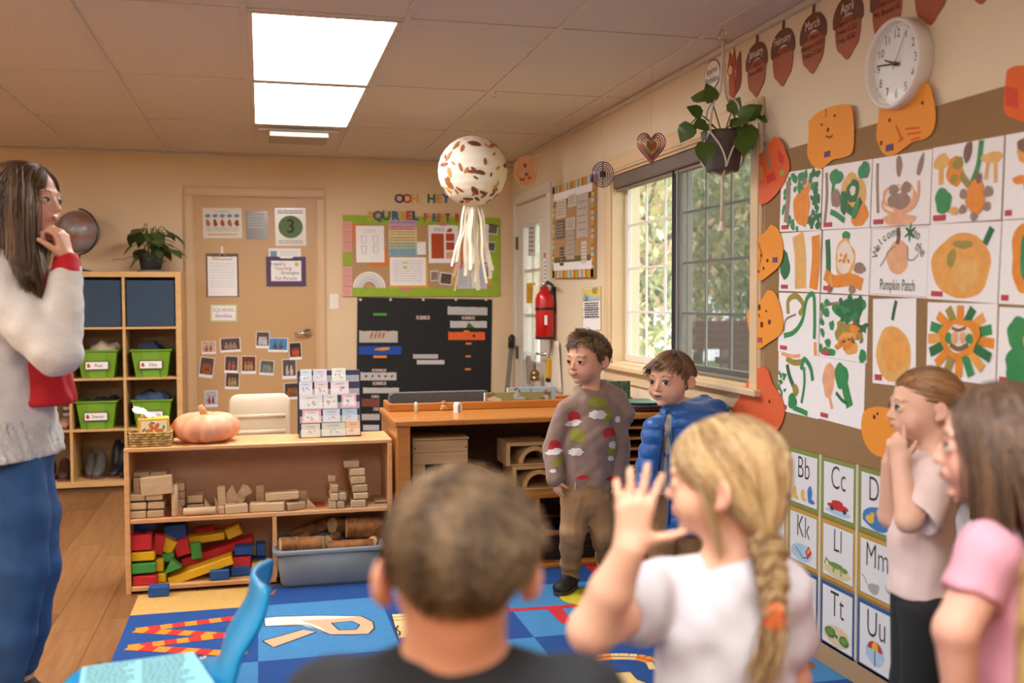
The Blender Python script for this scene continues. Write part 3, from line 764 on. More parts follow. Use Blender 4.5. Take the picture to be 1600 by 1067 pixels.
def bsheet(name, label, x0, y0, x1, y1, mat, off=.013, cat='paper', group='papers on the green bordered board', tilt=0):
 Mx, w, h = quad_frame(rect_px(x0, y0, x1, y1), 'B', off)
 t = thing(name, label, cat, group=group, Mx=Mx @ Matrix.Rotation(tilt, 4, 'Z'))
 part('paper', MB().box(-w / 2, w / 2, -h / 2, h / 2, 0, .001), mat, t); return t, w, h
m_or = M('orange_card', '#d9782a', .7); m_ye = M('yellow_card', '#dba63c', .7); m_pk = M('pink_card', '#dba09a', .8)
for k, (y0, y1) in enumerate(((346, 362), (363, 378), (379, 394), (395, 415), (416, 431), (432, 447), (448, 463))):
 t, w, h = bsheet('sticky_note', ('pink' if k != 3 else 'lime green') + ' note card in the left column of the green board, ' + ('topmost', 'second', 'third', 'fourth', 'fifth', 'sixth', 'lowest')[k] + ' one', 535, y0, 550, y1, m_pk if k != 3 else m_lime, .016, 'note')
 part('print', lines(MB(), -w * .35, w * .35, -h * .3, h * .35, 3, .002, seed=k), M('print_rose', '#b97a74', .8), t)
bsheet('colour_backing', 'orange backing sheet behind the top left form', 551, 350, 572, 381, m_or)
bsheet('colour_backing', 'orange backing sheet below the top left form', 577, 387, 606, 416, m_or)
t, w, h = bsheet('paper_sheet', 'white form with small jar drawings on orange paper', 556, 353, 600, 410, m_paper, .0155)
part('print', lines(MB(), -w * .2, w * .2, h * .3, h * .42, 2), m_grey_ink, t)
for a, b in ((-.22, .12), (.2, .12), (-.22, -.16), (.2, -.16)): part('jar_print', MB().ribbon([(w * a - .02, h * b + .03), (w * a - .012, h * b - .03), (w * a + .012, h * b - .03), (w * a + .02, h * b + .03), (w * a - .02, h * b + .03)], .003, .0018), m_grey_ink, t)
for k, (c, y0, y1, rows) in enumerate((('#b7a0cc', 344, 352, 1), ('#dd9f9a', 352, 360, 2), ('#dccd9a', 360, 369, 2), ('#dcc58a', 369, 378, 2), ('#b7c3a4', 378, 388, 2), ('#8fb9cc', 388, 400, 3))):
 t, w, h = bsheet('schedule_strip', ('lilac title', 'pink', 'pale yellow', 'tan yellow', 'sage', 'light blue')[k] + ' strip of the handwritten schedule on the green board', 607, y0, 651, y1, M('strip_%d' % k, c, .75), .0160 + .0003 * k)
 part('print', lines(MB(), -w * .45, w * .45, -h * .42, h * .42, rows, .004, seed=k), m_ink, t)
t, w, h = bsheet('paper_sheet', 'curled white paper right of the coloured schedule', 651, 378, 665, 398, m_paper, .014)
bsheet('colour_backing', 'yellow backing sheet behind the lower printed calendar', 608, 404, 668, 450, m_ye)
t, w, h = bsheet('paper_sheet', 'white printed calendar with yellow highlights on yellow backing', 609, 402, 665, 446, m_paper, .0155)
part('print', lines(MB(), -w * .42, w * .42, -h * .38, h * .4, 9, .004), M('print_faint'), t); part('highlight', MB().box(-w * .14, -w * .02, h * .1, h * .18, .001, .0016).box(-w * .14, -w * .02, h * .28, h * .33, .001, .0016), M('highlighter', '#dcd05a', .7), t)
bsheet('colour_backing', 'grey white sheet behind the orange newsletter', 676, 350, 716, 410, m_paper, .0135)
t, w, h = bsheet('paper_sheet', 'newsletter with rust orange text boxes on the green board', 669, 352, 712, 411, m_paper, .0155)
m_rust = M('rust_print', '#b4481d', .7)
part('text_box', MB().box(-w * .4, w * .06, -h * .38, h * .28, .001, .0018), m_rust, t); part('text_box', MB().box(w * .13, w * .44, h * .08, h * .28, .001, .0018), m_rust, t); part('text_box', MB().box(w * .13, w * .44, -h * .16, h * .05, .001, .0018), m_rust, t)
part('text_box', MB().box(w * .13, w * .44, -h * .38, -h * .2, .001, .0018), M('peach_print', '#dba27a', .7), t); part('print', lines(MB(), -w * .3, w * .1, h * .33, h * .43, 2, .004), m_ink, t); part('leaf_print', MB().face(blob(w * .27, h * .36, .025, .014, .3, 12, .2), .0018), m_rust, t)
for k, (x0, y0, x1, y1, tl) in enumerate(((687, 348, 697, 353, 0), (625, 449, 644, 453, .05), (706, 413, 722, 420, 0))):
 bsheet('paper_tab', 'small hot pink tab ' + ('above the orange newsletter', 'under the printed calendar', 'beside the hanging streamers')[k], x0, y0, x1, y1, M('hot_pink', '#e07088', .6), .0175, 'tab', tilt=tl)
for k, (x0, y0, x1, y1, tl, c) in enumerate(((672, 423, 685, 439, .05, '#8a7a6a'), (687, 426, 706, 445, -.12, '#4f4a40'), (762, 351, 777, 366, -.15, '#6a625c'), (762, 378, 773, 393, -.1, '#5a544e'), (754, 414, 769, 434, -.3, '#7a736c'))):
 t, w, h = bsheet('photo_print', ('faded brown snapshot', 'dark tilted snapshot', 'grey snapshot at the top right', 'square grey snapshot at the right edge', 'tilted grey snapshot at the lower right')[k] + ' pinned on the green board', x0, y0, x1, y1, m_paper, .014, 'photo', tilt=tl)
 part('picture', MB().box(-w * .44, w * .44, -h * .42, h * .42, .001, .0015), M('snap_%d' % k, c, .4, var=.4, scale=40), t)
bsheet('colour_backing', 'orange backing strip right of the newsletter', 716, 381, 722, 411, m_or, .0135); bsheet('colour_backing', 'yellow backing sheet at the lower right of the green board', 706, 414, 768, 446, m_ye, .0132)
t, w, h = bsheet('paper_sheet', 'pale sheet behind the hanging streamers at the upper right', 724, 350, 763, 410, m_paper, .0145); part('print', lines(MB(), -w * .4, w * .4, -h * .4, h * .4, 12, .003), M('print_faint'), t)
t, w, h = bsheet('paper_sheet', 'lined blue grey sheet at the lower right of the green board', 714, 413, 760, 451, M('paper_bluegrey', '#c9ccd6', .7), .0150); part('print', lines(MB(), -w * .44, w * .44, -h * .4, h * .4, 9, .004), M('print_blueish', '#9aa0b4', .7), t)
# paper rainbow
Mx, w, h = quad_frame(rect_px(551, 419, 602, 450), 'B', .014)
t = thing('paper_rainbow', 'white paper rainbow with thin coloured arcs on the green board', 'decoration', Mx=Mx)
def arch(r0, r1, n=20, cx=0, cy=-.5): return [(cx + r1 * math.cos(math.pi * i / n), cy + r1 * math.sin(math.pi * i / n)) for i in range(n + 1)] + [(cx + r0 * math.cos(math.pi * i / n), cy + r0 * math.sin(math.pi * i / n)) for i in range(n, -1, -1)]
R_ = w / 2
part('paper', MB().prism(arch(R_ * .42, R_, cy=-h / 2), 0, .001), m_paper, t)
for k, c in enumerate(('#d98a6a', '#8fa6a0', '#5a7f86', '#6b4a8a')):
 part('colour_arc', MB().prism(arch(R_ * (.86 - .12 * k), R_ * (.90 - .12 * k), cy=-h / 2), .001, .0016), M('arc_%d' % k, c, .7), t)
# cut-out letters on the wall: each letter lies loose on the wall
LC = {'p': '#5a3a6e', 'r': '#c2402c', 'o': '#dd9a3c', 'g': '#1f6a3c', 'b': '#24609a', 'y': '#d9a84a', 'n': '#3c2f5a'}
def cut_letter(ch, px, py, hpx, col, word, off=.0, sx=1.0, i=0):
 p = onY(px, py)
 size = hpx * 7.87 / FPX * 1.42
 t = text('paper_letter', ch, size, M('letter_' + col, LC[col], .6), None, 0, 0, .002, ext=.0015, sx=sx, bold=size * .035)
 t.matrix_world = fr(p, RB, random.Random(px).uniform(-.06, .06), off)
 cn = {'p': 'purple', 'r': 'red', 'o': 'orange', 'g': 'green', 'b': 'blue', 'y': 'yellow', 'n': 'dark violet'}[col]
 tag(t, '%s paper letter %s of the word %s above the green board' % (cn, ch, word) + (', ' + ('first', 'second', 'third', 'fourth', 'fifth', 'sixth', 'seventh', 'eighth')[i] + ' letter' if word != 'HEY' else ''), 'letter', 'cut out wall letters')
for i, (ch, px, col) in enumerate((('O', 624, 'p'), ('O', 636, 'r'), ('H', 648, 'y'))): cut_letter(ch, px, 311, 13, col, 'OOH', i=i)
for i, (ch, px, col) in enumerate((('H', 674, 'g'), ('E', 686, 'o'), ('Y', 697, 'b'))): cut_letter(ch, px, 311, 13, col, 'HEY', i=i)
for i, (ch, px, col) in enumerate((('S', 578, 'y'), ('Q', 590, 'p'), ('U', 603, 'g'), ('I', 610, 'y'), ('R', 617, 'b'), ('R', 628, 'y'), ('E', 638, 'r'), ('L', 648, 'n'))): cut_letter(ch, px, 338, 13, col, 'SQUIRREL', .016, i=i)
for i, (ch, px, col) in enumerate((('P', 664, 'r'), ('A', 671, 'y'), ('R', 678, 'b'), ('E', 685, 'r'), ('N', 692, 'y'), ('T', 699, 'n'))): cut_letter(ch, px, 341, 12, col, 'PARENT', .016, .6, i=i)
for i, (ch, px, col) in enumerate((('B', 713, 'r'), ('O', 721, 'y'), ('A', 729, 'n'), ('R', 737, 'b'), ('D', 744, 'g'))): cut_letter(ch, px, 341, 12, col, 'BOARD', .016, .6, i=i)
# ---- black pocket chart
Mx, w, h = quad_frame([(557, 466), (767, 466), (767, 690), (557, 690)], 'B', .002)
pc = thing('pocket_chart', 'black fabric pocket chart hanging below the green board', 'pocket chart', Mx=Mx)
m_bk = M('black_fabric', '#121415', .7, var=.15, scale=30)
part('backing', MB().box(-w / 2, w / 2, -h / 2, h / 2, 0, .006), m_bk, pc)
for c in range(3):
 for r in range(10):
  x0 = -w / 2 + .02 + (w - .04) * c / 3; x1 = x0 + (w - .04) / 3 - .012; y0 = h / 2 - .11 - (h - .12) * (r + 1) / 10
  part('pocket', MB().box(x0, x1, y0, y0 + .05, .006, .009), m_bk, pc)
for px in (563, 610, 661, 712, 759):
 q = Mx.inverted() @ onY(px, 468); part('grommet', MB().lathe([(.010, 0), (.010, .004), (.004, .005), (.004, 0)], 14, Matrix.Translation((q.x, q.y, .006))), m_white, pc)
def chart_paper(label, x0, y0, x1, y1, col, tilt=0, off=.013, name='paper_strip', cat='paper', deco=None):
 Mx, w, h = quad_frame(rect_px(x0, y0, x1, y1), 'B', off)
 t = thing(name, label, cat, group='papers in the black pocket chart', Mx=Mx @ Matrix.Rotation(tilt, 4, 'Z'))
 n = 8; top = [(-w / 2 + w * i / n, h / 2 - h * .08 * abs(math.sin(i * 1.3))) for i in range(n + 1)]
 part('sheet', MB().prism([(-w / 2, -h / 2), (w / 2, -h / 2)] + top[::-1], 0, .0015), M('chart_' + col.strip('#'), col, .7, var=.05, scale=20), t)
 return t, w, h
t, w, h = chart_paper('white sheet with orange handprint in the left column', 561, 516, 621, 535, '#b9b4ae')
for k in range(4): part('paint_mark', MB().face(blob(-w * .18 + k * .03, h * .1, .009, .03, -.3, 10, .1, k), .002), M('paint_brown_orange', '#b06a38', .7), t)
t, w, h = chart_paper('royal blue painted paper in the left column', 560, 540, 627, 554, '#1746a0'); part('paint_mark', MB().face(blob(.02, .01, w * .2, h * .16, .05, 14, .2), .002), M('paint_amber', '#d8921f', .7), t)
chart_paper('small green paper peeking from the top left pocket', 583, 489, 604, 493, '#4f9a34')
t, w, h = chart_paper('white sheet with black brush marks in the left column', 563, 581, 619, 594, '#c4c1bd')
for k in range(6): part('paint_mark', MB().face(blob(-w * .35 + k * .05, 0, .012, .008, k, 8, .3, k), .002), m_ink, t)
chart_paper('plain white strip in the left column', 567, 605, 623, 614, '#c2bfbc'); chart_paper('rust brown folded paper in the left column', 565, 622, 593, 635, '#7a4636'); chart_paper('white sheet with faint writing low in the left column', 565, 646, 593, 656, '#bcb6b4'); chart_paper('white sheet at the foot of the left column', 567, 663, 592, 672, '#c4c4c2')
chart_paper('crumpled white sheet in the top right pocket', 699, 479, 761, 492, '#bfbcbb', -.02); t, w, h = chart_paper('white painting with green leaves in the right column', 703, 501, 760, 512, '#c6c4c0'); part('paint_mark', MB().face([(-.02, -h / 2), (.05, -h / 2), (0, h * .3)], .002), M('paint_leaf', '#2c6a38', .7), t)
t, w, h = chart_paper('bright orange paper in the right column', 700, 518, 757, 531, '#e06324'); part('paint_mark', MB().face(blob(w * .2, 0, .012, .012, 0, 10, 0), .002), m_ink, t)
chart_paper('white strip with small print in the middle column', 645, 553, 684, 560, '#b9b7ba'); chart_paper('plain white strip lower in the middle column', 651, 562, 694, 569, '#c2c0c0')
for k, (x0, y0, x1, y1, c) in enumerate(((583, 555, 604, 559, 1), (581, 576, 603, 580, 0), (582, 596, 603, 601, 0), (580, 617, 592, 621, 0), (583, 636, 593, 641, 0), (650, 493, 671, 499, 0), (721, 494, 741, 499, 0), (724, 516, 732, 519, 1), (727, 535, 736, 538, 1), (727, 555, 735, 558, 1), (726, 575, 735, 578, 1))):
 t, w, h = chart_paper(('name tag with red prints', 'orange name tag')[c] + ' on the black chart, ' + ('under the blue painting', 'above the brush mark sheet', 'below the brush mark sheet', 'above the rust paper', 'below the rust paper', 'top of the middle column', 'below the crumpled sheet', 'above the orange paper', 'just below the orange paper', 'second below the orange paper', 'lowest of the right column')[k], x0, y0, x1, y1, ('#b6aaa2', '#e08a34')[c], 0, .016, 'name_tag', 'tag')
 if not c: part('print', MB().face(blob(-w * .3, 0, h * .3, h * .3, 0, 8, .1), .002).face(blob(w * .3, 0, h * .3, h * .3, 0, 8, .1), .002), M('print_redbrown', '#8a3a38', .7), t)
# --- low block shelf
SY = 4.66; ST = .655; SX0, SX1 = -.596, .592; SD = .30
m_shelf = wood('maple_shelf', '#d9a873', '#c8935c', stretch=(2, 14, 14), rough=.45)
m_shback = wood('maple_back', '#cc9f7a', '#c0926c', stretch=(2, 10, 10), rough=.6)
sh = thing('block_shelf', 'low maple shelf holding wooden and coloured building blocks', 'shelf', (SX0, SY, 0))
sw = SX1 - SX0
part('top_panel', MB().box(0, sw, 0, SD, ST - .02, ST, .004), m_shelf, sh)
part('side_panel', MB().box(0, .022, 0, SD, 0, ST - .02, .003), m_shelf, sh)
part('side_panel', MB().box(sw - .022, sw, 0, SD, 0, ST - .02, .003), m_shelf, sh)
part('back_panel', MB().box(.022, sw - .022, SD - .012, SD, .02, ST - .02), m_shback, sh)
MZ = .335
part('shelf_board', MB().box(.022, sw - .022, .002, SD - .012, MZ - .02, MZ, .003), m_shelf, sh)
part('bottom_panel', MB().box(.022, sw * .548, .002, SD - .012, .012, .034, .003), m_shelf, sh)
part('divider', MB().box(sw * .535, sw * .535 + .02, .002, SD - .012, .034, MZ - .02, .002), m_shelf, sh)
part('foot', MB().box(.002, .02, .01, .04, -.0, .012), m_black, sh)
part('red_shelf_marking', MB().box(sw * .68, sw * .74, .06, .2, MZ, MZ + .0008).box(.14, .22, .02, .1, MZ, MZ + .0008), M('marking_red', '#c65a45', .7), sh)
# blocks: pixel rectangle of the front face on a plane y = Y, then depth
m_bl = [wood('block_wood_%d' % k, a, b, stretch=(3, 16, 16), rough=.55, scale=3) for k, (a, b) in enumerate((('#d9bd94', '#c9a97d'), ('#cbb08a', '#bb9c74'), ('#c4a884', '#b0906a')))]
bcount = [0]
ORD = 'first second third fourth fifth sixth'.split()
def blk(label, px, Y, dep, z0=None, rot=0.0, mat=None, name='wooden_block', group='plain wooden blocks on the block shelf', yaw=0.0, shape='box'):
 a = onY(px[0], px[3], Y); b = onY(px[2], px[1], Y)
 w, h = b.x - a.x, b.z - a.z; cx, cz = (a.x + b.x) / 2, (a.z + b.z) / 2
 if z0 is not None: cz = z0 + h / 2
 mb = MB()
 if shape == 'box': mb.box(-w / 2, w / 2, 0, dep, -h / 2, h / 2, .004)
 elif shape == 'cyl': mb.lathe([(0, -h / 2), (w / 2 - .003, -h / 2), (w / 2, -h / 2 + .003), (w / 2, h / 2 - .003), (w / 2 - .003, h / 2), (0, h / 2)], 20, Matrix.Translation((0, w / 2, 0)))
 elif shape == 'cylx': mb.lathe([(0, -w / 2), (h / 2 - .003, -w / 2), (h / 2, -w / 2 + .003), (h / 2, w / 2 - .003), (h / 2 - .003, w / 2), (0, w / 2)], 20, Matrix.Translation((0, h / 2, 0)) @ Matrix.Rotation(math.pi / 2, 4, 'Y'))
 elif shape == 'wedge': mb.prism([(-w / 2, -h / 2), (w / 2, -h / 2), (-w / 2 + w * .15, h / 2)], -dep, 0, Matrix.Rotation(math.pi / 2, 4, 'X'))
 elif shape == 'penta': mb.prism([(-w / 2, -h / 2), (w / 2, -h / 2), (w / 2, h * .15), (0, h / 2), (-w / 2, h * .15)], -dep, 0, Matrix.Rotation(math.pi / 2, 4, 'X'))
 elif shape == 'tri': mb.prism([(-w / 2, -h / 2), (w / 2, -h * .1), (-w * .1, h / 2)], -dep, 0, Matrix.Rotation(math.pi / 2, 4, 'X'))
 elif shape == 'hole':
  n = 18; r = w * .22; P = [(-w / 2, -dep / 2), (w / 2, -dep / 2), (w / 2, dep / 2), (-w / 2, dep / 2)]
  mb.box(-w / 2, w / 2, 0, dep, -h / 2, h / 2, .004)
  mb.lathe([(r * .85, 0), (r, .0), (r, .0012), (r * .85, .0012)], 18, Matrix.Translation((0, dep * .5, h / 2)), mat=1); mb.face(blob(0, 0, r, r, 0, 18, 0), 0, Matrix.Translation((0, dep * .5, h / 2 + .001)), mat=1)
 bcount[0] += 1
 m = mat or m_bl[bcount[0] % 3]
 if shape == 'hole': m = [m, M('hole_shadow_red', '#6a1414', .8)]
 o = single(name, mb, m, label, 'block', group, smooth=(shape[:3] == 'cyl'))
 o.matrix_world = Matrix.Translation((cx, Y, cz)) @ Matrix.Rotation(yaw, 4, 'Z') @ Matrix.Rotation(-rot, 4, 'Y')
 return o
def c7(x0, y0, x1, y1): return (190 + x0 / 6.957, 690 + y0 / 6.957, 190 + x1 / 6.957, 690 + y1 / 6.957)
def c8(x0, y0, x1, y1): return (400 + x0 / 7.27, 690 + y0 / 7.27, 400 + x1 / 7.27, 690 + y1 / 7.27)
YB = SY + .02
h0 = MZ + .001
tw = 'in the left stack on the block shelf'
blk('plain wooden block at the bottom left ' + tw, c7(85, 750, 266, 838), YB, .12, h0); blk('plain wooden block at the bottom right ' + tw, c7(276, 750, 460, 838), YB, .12, h0)
hh = .0385
blk('pale wooden block on the second layer, left, ' + tw, c7(90, 664, 268, 748), YB, .12, h0 + hh + .0005); blk('grey wooden block on the second layer, right, ' + tw, c7(285, 660, 465, 744), YB, .12, h0 + hh + .0005)
blk('wooden block on the third layer, left, ' + tw, c7(78, 580, 255, 662), YB, .12, h0 + 2 * hh + .001); blk('wooden block on the third layer, right, ' + tw, c7(262, 576, 445, 658), YB, .12, h0 + 2 * hh + .001)
blk('long pale wooden block leaning out across the left stack', c7(205, 372, 553, 590), YB - .012, .04, None, .07)
blk('upright wooden block behind the long leaning block', c7(125, 392, 204, 578), YB + .035, .05, None)
blk('wooden block lying on top of the left stack, left one', c7(125, 300, 300, 382), YB + .10, .12, h0 + .158); blk('wooden block lying on top of the left stack, right one', c7(305, 290, 490, 372), YB + .10, .12, h0 + .158)
blk('upright wooden cylinder beside the left stack', c7(540, 446, 612, 792), YB - .002, 0, h0, shape='cyl', mat=m_bl[0])
z = h0
for k, r in enumerate(((610, 665, 660, 752), (612, 582, 684, 664), (613, 497, 685, 580), (566, 405, 680, 492))):
 blk('small wooden block in the narrow pile right of the upright cylinder, %s layer' % ORD[k], c7(*r), YB + .045, .10, z); z += .0355 if k < 2 else .036
blk('wooden block resting on a flat one behind the lying cylinder', c7(715, 572, 885, 660), YB + .06, .10, h0 + .045); blk('flat wooden block behind the lying cylinder', c7(710, 660, 893, 760), YB + .06, .10, h0)
blk('wooden cylinder lying on the shelf', c7(668, 680, 1020, 785), YB - .008, 0, h0, shape='cylx', mat=m_bl[0])
blk('small wooden wedge behind the end of the lying cylinder', c7(890, 600, 1005, 760), YB + .055, .05, h0, shape='wedge'); blk('dark wooden wedge right of the lying cylinder', c7(1010, 600, 1080, 770), YB + .07, .05, h0, shape='wedge')
blk('upright wooden slab in the middle of the shelf', c7(1048, 500, 1135, 770), YB + .06, .05, h0, .05); blk('house shaped wooden block leaning in the middle of the shelf', c7(1140, 478, 1245, 770), YB + .066, .04, h0, -.08, shape='penta'); blk('tilted wooden block leaning on the middle pile', c7(1265, 470, 1370, 680), YB + .05, .04, None, -.55)
blk('pale wooden block at the front of the middle pile', c7(1130, 678, 1375, 785), YB - .006, .05, h0, 0, None, yaw=.1); blk('stubby wooden block beside the front of the middle pile', c7(1046, 690, 1122, 772), YB + .005, .05, h0)
blk('tilted offcut block under the leaning one', c7(1290, 585, 1410, 690), YB + .03, .03, h0 + .07, .5)
blk('long pale wooden block at the front right of the middle pile', c8(-78, 712, 322, 832), YB - .004, .055, h0, 0, m_bl[0], yaw=-.12); blk('long wooden block lying across the front right pile', c8(108, 598, 490, 706), YB + .02, .05, h0 + .046, .03, m_bl[0])
blk('upright block behind the long front block', c8(0, 560, 95, 830), YB + .075, .05, h0); blk('small wooden block at the back of the right pile', c8(385, 522, 478, 705), YB + .09, .05, h0); blk('wooden cube at the back end of the right pile', c8(492, 566, 585, 740), YB + .085, .05, h0)
blk('short wooden block turned aside at the right pile', c8(360, 695, 575, 788), YB + .005, .05, h0, 0, m_bl[2], yaw=.35); blk('wooden ramp block at the end of the right pile', c8(570, 640, 680, 752), YB + .045, .04, h0, shape='wedge')
z = h0; tn = 'of the small square block stack'
blk('lower left wooden block ' + tn, c8(830, 712, 915, 800), YB - .01, .1, h0); blk('lower right wooden block ' + tn, c8(922, 712, 1008, 800), YB - .01, .1, h0)
blk('middle left wooden block ' + tn, c8(846, 622, 938, 710), YB - .01, .12, h0 + .0372); blk('middle right wooden block ' + tn, c8(945, 618, 1028, 706), YB - .01, .12, h0 + .0372)
blk('third layer wooden block ' + tn, c8(850, 530, 938, 618), YB - .006, .12, h0 + .0744); blk('single block on top ' + tn, c8(825, 376, 908, 462), YB + .06, .05, h0 + .1116)
z = h0
for k, r in enumerate(((1075, 690, 1250, 782), (1110, 596, 1276, 674), (1100, 500, 1270, 590), (1074, 406, 1248, 498), (1070, 315, 1240, 404), (1002, 228, 1174, 314))):
 o = blk('plain wooden block, %s layer of the tall right hand tower' % ORD[k], c8(*r), YB - .012 + .004 * k, .15, z, 0, m_bl[(k * 2 + 1) % 3]); z += (r[3] - r[1]) / 7.27 * 4.64 / FPX + .0008
blk('thin wooden board lying at the right end of the shelf', c8(1262, 738, 1500, 762), YB, .17, h0); blk('second thin board lying on the first at the right end', c8(1350, 712, 1530, 734), YB + .03, .16, h0 + .0115)
# coloured blocks below
cc = {'red': M('paint_red', '#c4242c', .4, var=.08, scale=12), 'blue': M('paint_blue', '#0d4f96', .4, var=.08, scale=12), 'yellow': M('paint_yellow', '#dcae14', .4, var=.08, scale=12), 'green': M('paint_green', '#3f9440', .4, var=.08, scale=12)}
def c5(x0, y0, x1, y1): return (180 + x0 / 2.807, 560 + y0 / 2.807, 180 + x1 / 2.807, 560 + y1 / 2.807)
def cb(col, where, r, Y, dep, z0=None, rot=0, shape='box', yaw=0):
 return blk('%s painted block %s' % (col, where), c5(*r), Y, dep, z0, rot, cc[col], 'coloured_block', 'painted blocks in the block shelf', yaw, shape)
b0 = .035; Y1 = SY + .012
cb('blue', 'lying on the rug in front of the shelf', (145, 1003, 235, 1055), SY - .09, .05, .007)
cb('red', 'at the bottom of the left pile', (75, 962, 182, 1010), Y1, .07, b0, yaw=-.1); cb('green', 'with a hole, second of the left pile', (72, 916, 178, 966), Y1 + .005, .07, b0 + .0525, yaw=.08); cb('yellow', 'third of the left pile', (70, 868, 174, 912), Y1 + .015, .07, b0 + .107); cb('red', 'with a round hole on top of the left pile', (68, 793, 160, 868), Y1 + .02, .07, b0 + .1535, shape='hole'); cb('blue', 'at the back above the left pile', (82, 748, 178, 793), Y1 + .12, .09, b0 + .22)
cb('yellow', 'small, at the bottom beside the red one', (186, 962, 224, 1004), Y1 + .03, .05, b0); cb('yellow', 'upright, beside the green one', (178, 900, 212, 958), Y1 + .04, .05, b0 + .047); cb('red', 'tall, leaning behind the left pile', (165, 800, 212, 890), Y1 + .07, .05, b0 + .117, -.2)
cb('yellow', 'tilted high behind the left pile', (195, 790, 262, 855), Y1 + .09, .06, None, -.5); cb('blue', 'at the back of the middle heap', (212, 728, 312, 795), Y1 + .15, .08, None, .06); cb('red', 'standing beside the tilted yellow one', (260, 792, 326, 868), Y1 + .10, .05, None, .25)
cb('green', 'flat, under the red blocks', (205, 855, 258, 895), Y1 + .07, .05, None, 0); cb('green', 'triangular, in front of the long planks', (215, 880, 292, 946), Y1 + .005, .05, None, 0, 'tri')
cb('yellow', 'long plank slanting at the front', (228, 905, 522, 962), Y1 + .02, .10, None, .29); cb('red', 'long plank slanting behind the yellow one', (285, 822, 612, 882), Y1 + .13, .09, None, .26)
cb('yellow', 'lying on the red plank', (318, 770, 480, 812), Y1 + .15, .08, None, .09); cb('yellow', 'chunky, at the top of the heap', (484, 735, 554, 788), Y1 + .16, .07, None, .4); cb('green', 'short upright, leaning on the red plank', (332, 806, 378, 882), Y1 + .09, .025, None, .1)
cb('red', 'dark, at the back of the heap', (350, 738, 440, 775), Y1 + .22, .05, None, .1)
cb('blue', 'on top of the right pile', (523, 822, 608, 866), Y1 + .06, .07, None); cb('red', 'square, in the right pile', (512, 868, 595, 948), Y1 + .06, .07, None); cb('blue', 'at the front below the slanting planks', (415, 948, 502, 998), Y1, .06, b0); cb('blue', 'under the red square one', (506, 948, 592, 996), Y1 + .05, .06, b0)
cb('yellow', 'at the lower right corner', (600, 925, 660, 968), Y1 + .06, .06, b0 + .012); cb('blue', 'tall one against the divider', (618, 812, 660, 868), Y1 + .10, .07, None); cb('blue', 'below the tall one against the divider', (602, 870, 660, 922), Y1 + .13, .06, None); cb('yellow', 'thin, behind the blue ones on the right', (606, 820, 628, 866), Y1 + .14, .04, None)
cb('yellow', 'peeking out under the slanting planks', (440, 932, 506, 950), Y1 + .12, .05, None); cb('green', 'tiny, beside the lower blue ones', (492, 930, 510, 948), Y1 + .08, .03, None)
# grey tub with logs
tbx0, tbx1 = onY(426, 865, 4.56).x, onY(603, 865, 4.56).x
tb = thing('plastic_tub', 'grey plastic tub of cut logs in the block shelf', 'tub', ((tbx0 + tbx1) / 2, 4.545, .004))
hw = (tbx1 - tbx0) / 2 - .014; H = .175; D = .32
m_gt = M('grey_tub', '#767f86', .45, var=.03, scale=8)
pr = []
def rrect(hw, y0, y1, r, z, n=5):
 P = []
 for cx, cy, a0 in ((hw - r, y0 + r, -90), (hw - r, y1 - r, 0), (-hw + r, y1 - r, 90), (-hw + r, y0 + r, 180)):
  for i in range(n): a = math.radians(a0 + 90 * i / (n - 1)); P.append((cx + r * math.cos(a), cy + r * math.sin(a), z))
 return P
def loft(mb, rings, capb=True, capt=False, mat=0):
 n = len(rings[0]); vs = [p for r in rings for p in r]
 fs = [(i * n + k, i * n + (k + 1) % n, (i + 1) * n + (k + 1) % n, (i + 1) * n + k) for i in range(len(rings) - 1) for k in range(n)]
 if capb: fs.append(tuple(range(n - 1, -1, -1)))
 if capt: fs.append(tuple((len(rings) - 1) * n + k for k in range(n)))
 return mb.add(vs, fs, mat)
part('body', loft(MB(), [rrect(hw - .03, .03, D - .02, .04, 0), rrect(hw - .02, .02, D - .012, .045, .02), rrect(hw, .008, D, .05, H), rrect(hw - .006, .014, D - .006, .045, H), rrect(hw - .03, .03, D - .025, .04, .02)], True, True), m_gt, tb, True)
part('rim', loft(MB(), [rrect(hw + .014, -.006, D + .012, .05, H - .018), rrect(hw + .016, -.008, D + .014, .05, H - .004), rrect(hw + .010, -.002, D + .008, .05, H + .002), rrect(hw - .004, .010, D - .004, .045, H), rrect(hw - .002, .008, D, .045, H - .018)], False, False), m_gt, tb, True)
m_bark2 = M('log_bark', '#6a3f22', .9, col2='#99683a', scale=22, bump=.5, bscale=40); m_cut = M('log_cut', '#d3b184', .8, var=.1, scale=30)
def log(label, px0, px1, Y, rpx, name='log_piece', r2=None, dy=0.0):
 a = onY(px0[0], px0[1], Y); b = onY(px1[0], px1[1], Y + dy); r = rpx * 4.7 / FPX
 t = thing(name, label, 'log', a, 0, 'cut logs in the grey tub')
 d = b - a; L = d.length
 T = d.to_track_quat('Z', 'Y').to_matrix().to_4x4()
 wob = lambda an, z: 1 + .05 * math.sin(3 * an + 1) + .03 * math.sin(5 * an)
 part('bark', MB().lathe([(r * .985, 0), (r, .004), (r, L / 2), (r * .98, L - .004), (r * .96, L)], 20, T, fn=wob), m_bark2, t, True)
 part('cut_face', MB().lathe([(0, -.002), (r * .9, -.002), (r * .93, .001)], 20, T, fn=wob, cap=False), m_cut, t); part('cut_face', MB().lathe([(r * .93, L - .001), (r * .88, L + .002), (0, L + .002)], 20, T, fn=wob, cap=False), m_cut, t)
 return t
log('big bark covered log lying on the right of the grey tub', (541, 825), (598, 823), 4.72, 16); log('shorter log end behind the big log', (519, 821), (545, 820), 4.82, 14, dy=.05); log('log with a split face at the left front of the tub', (437, 853), (466, 851), 4.66, 13, dy=.02)
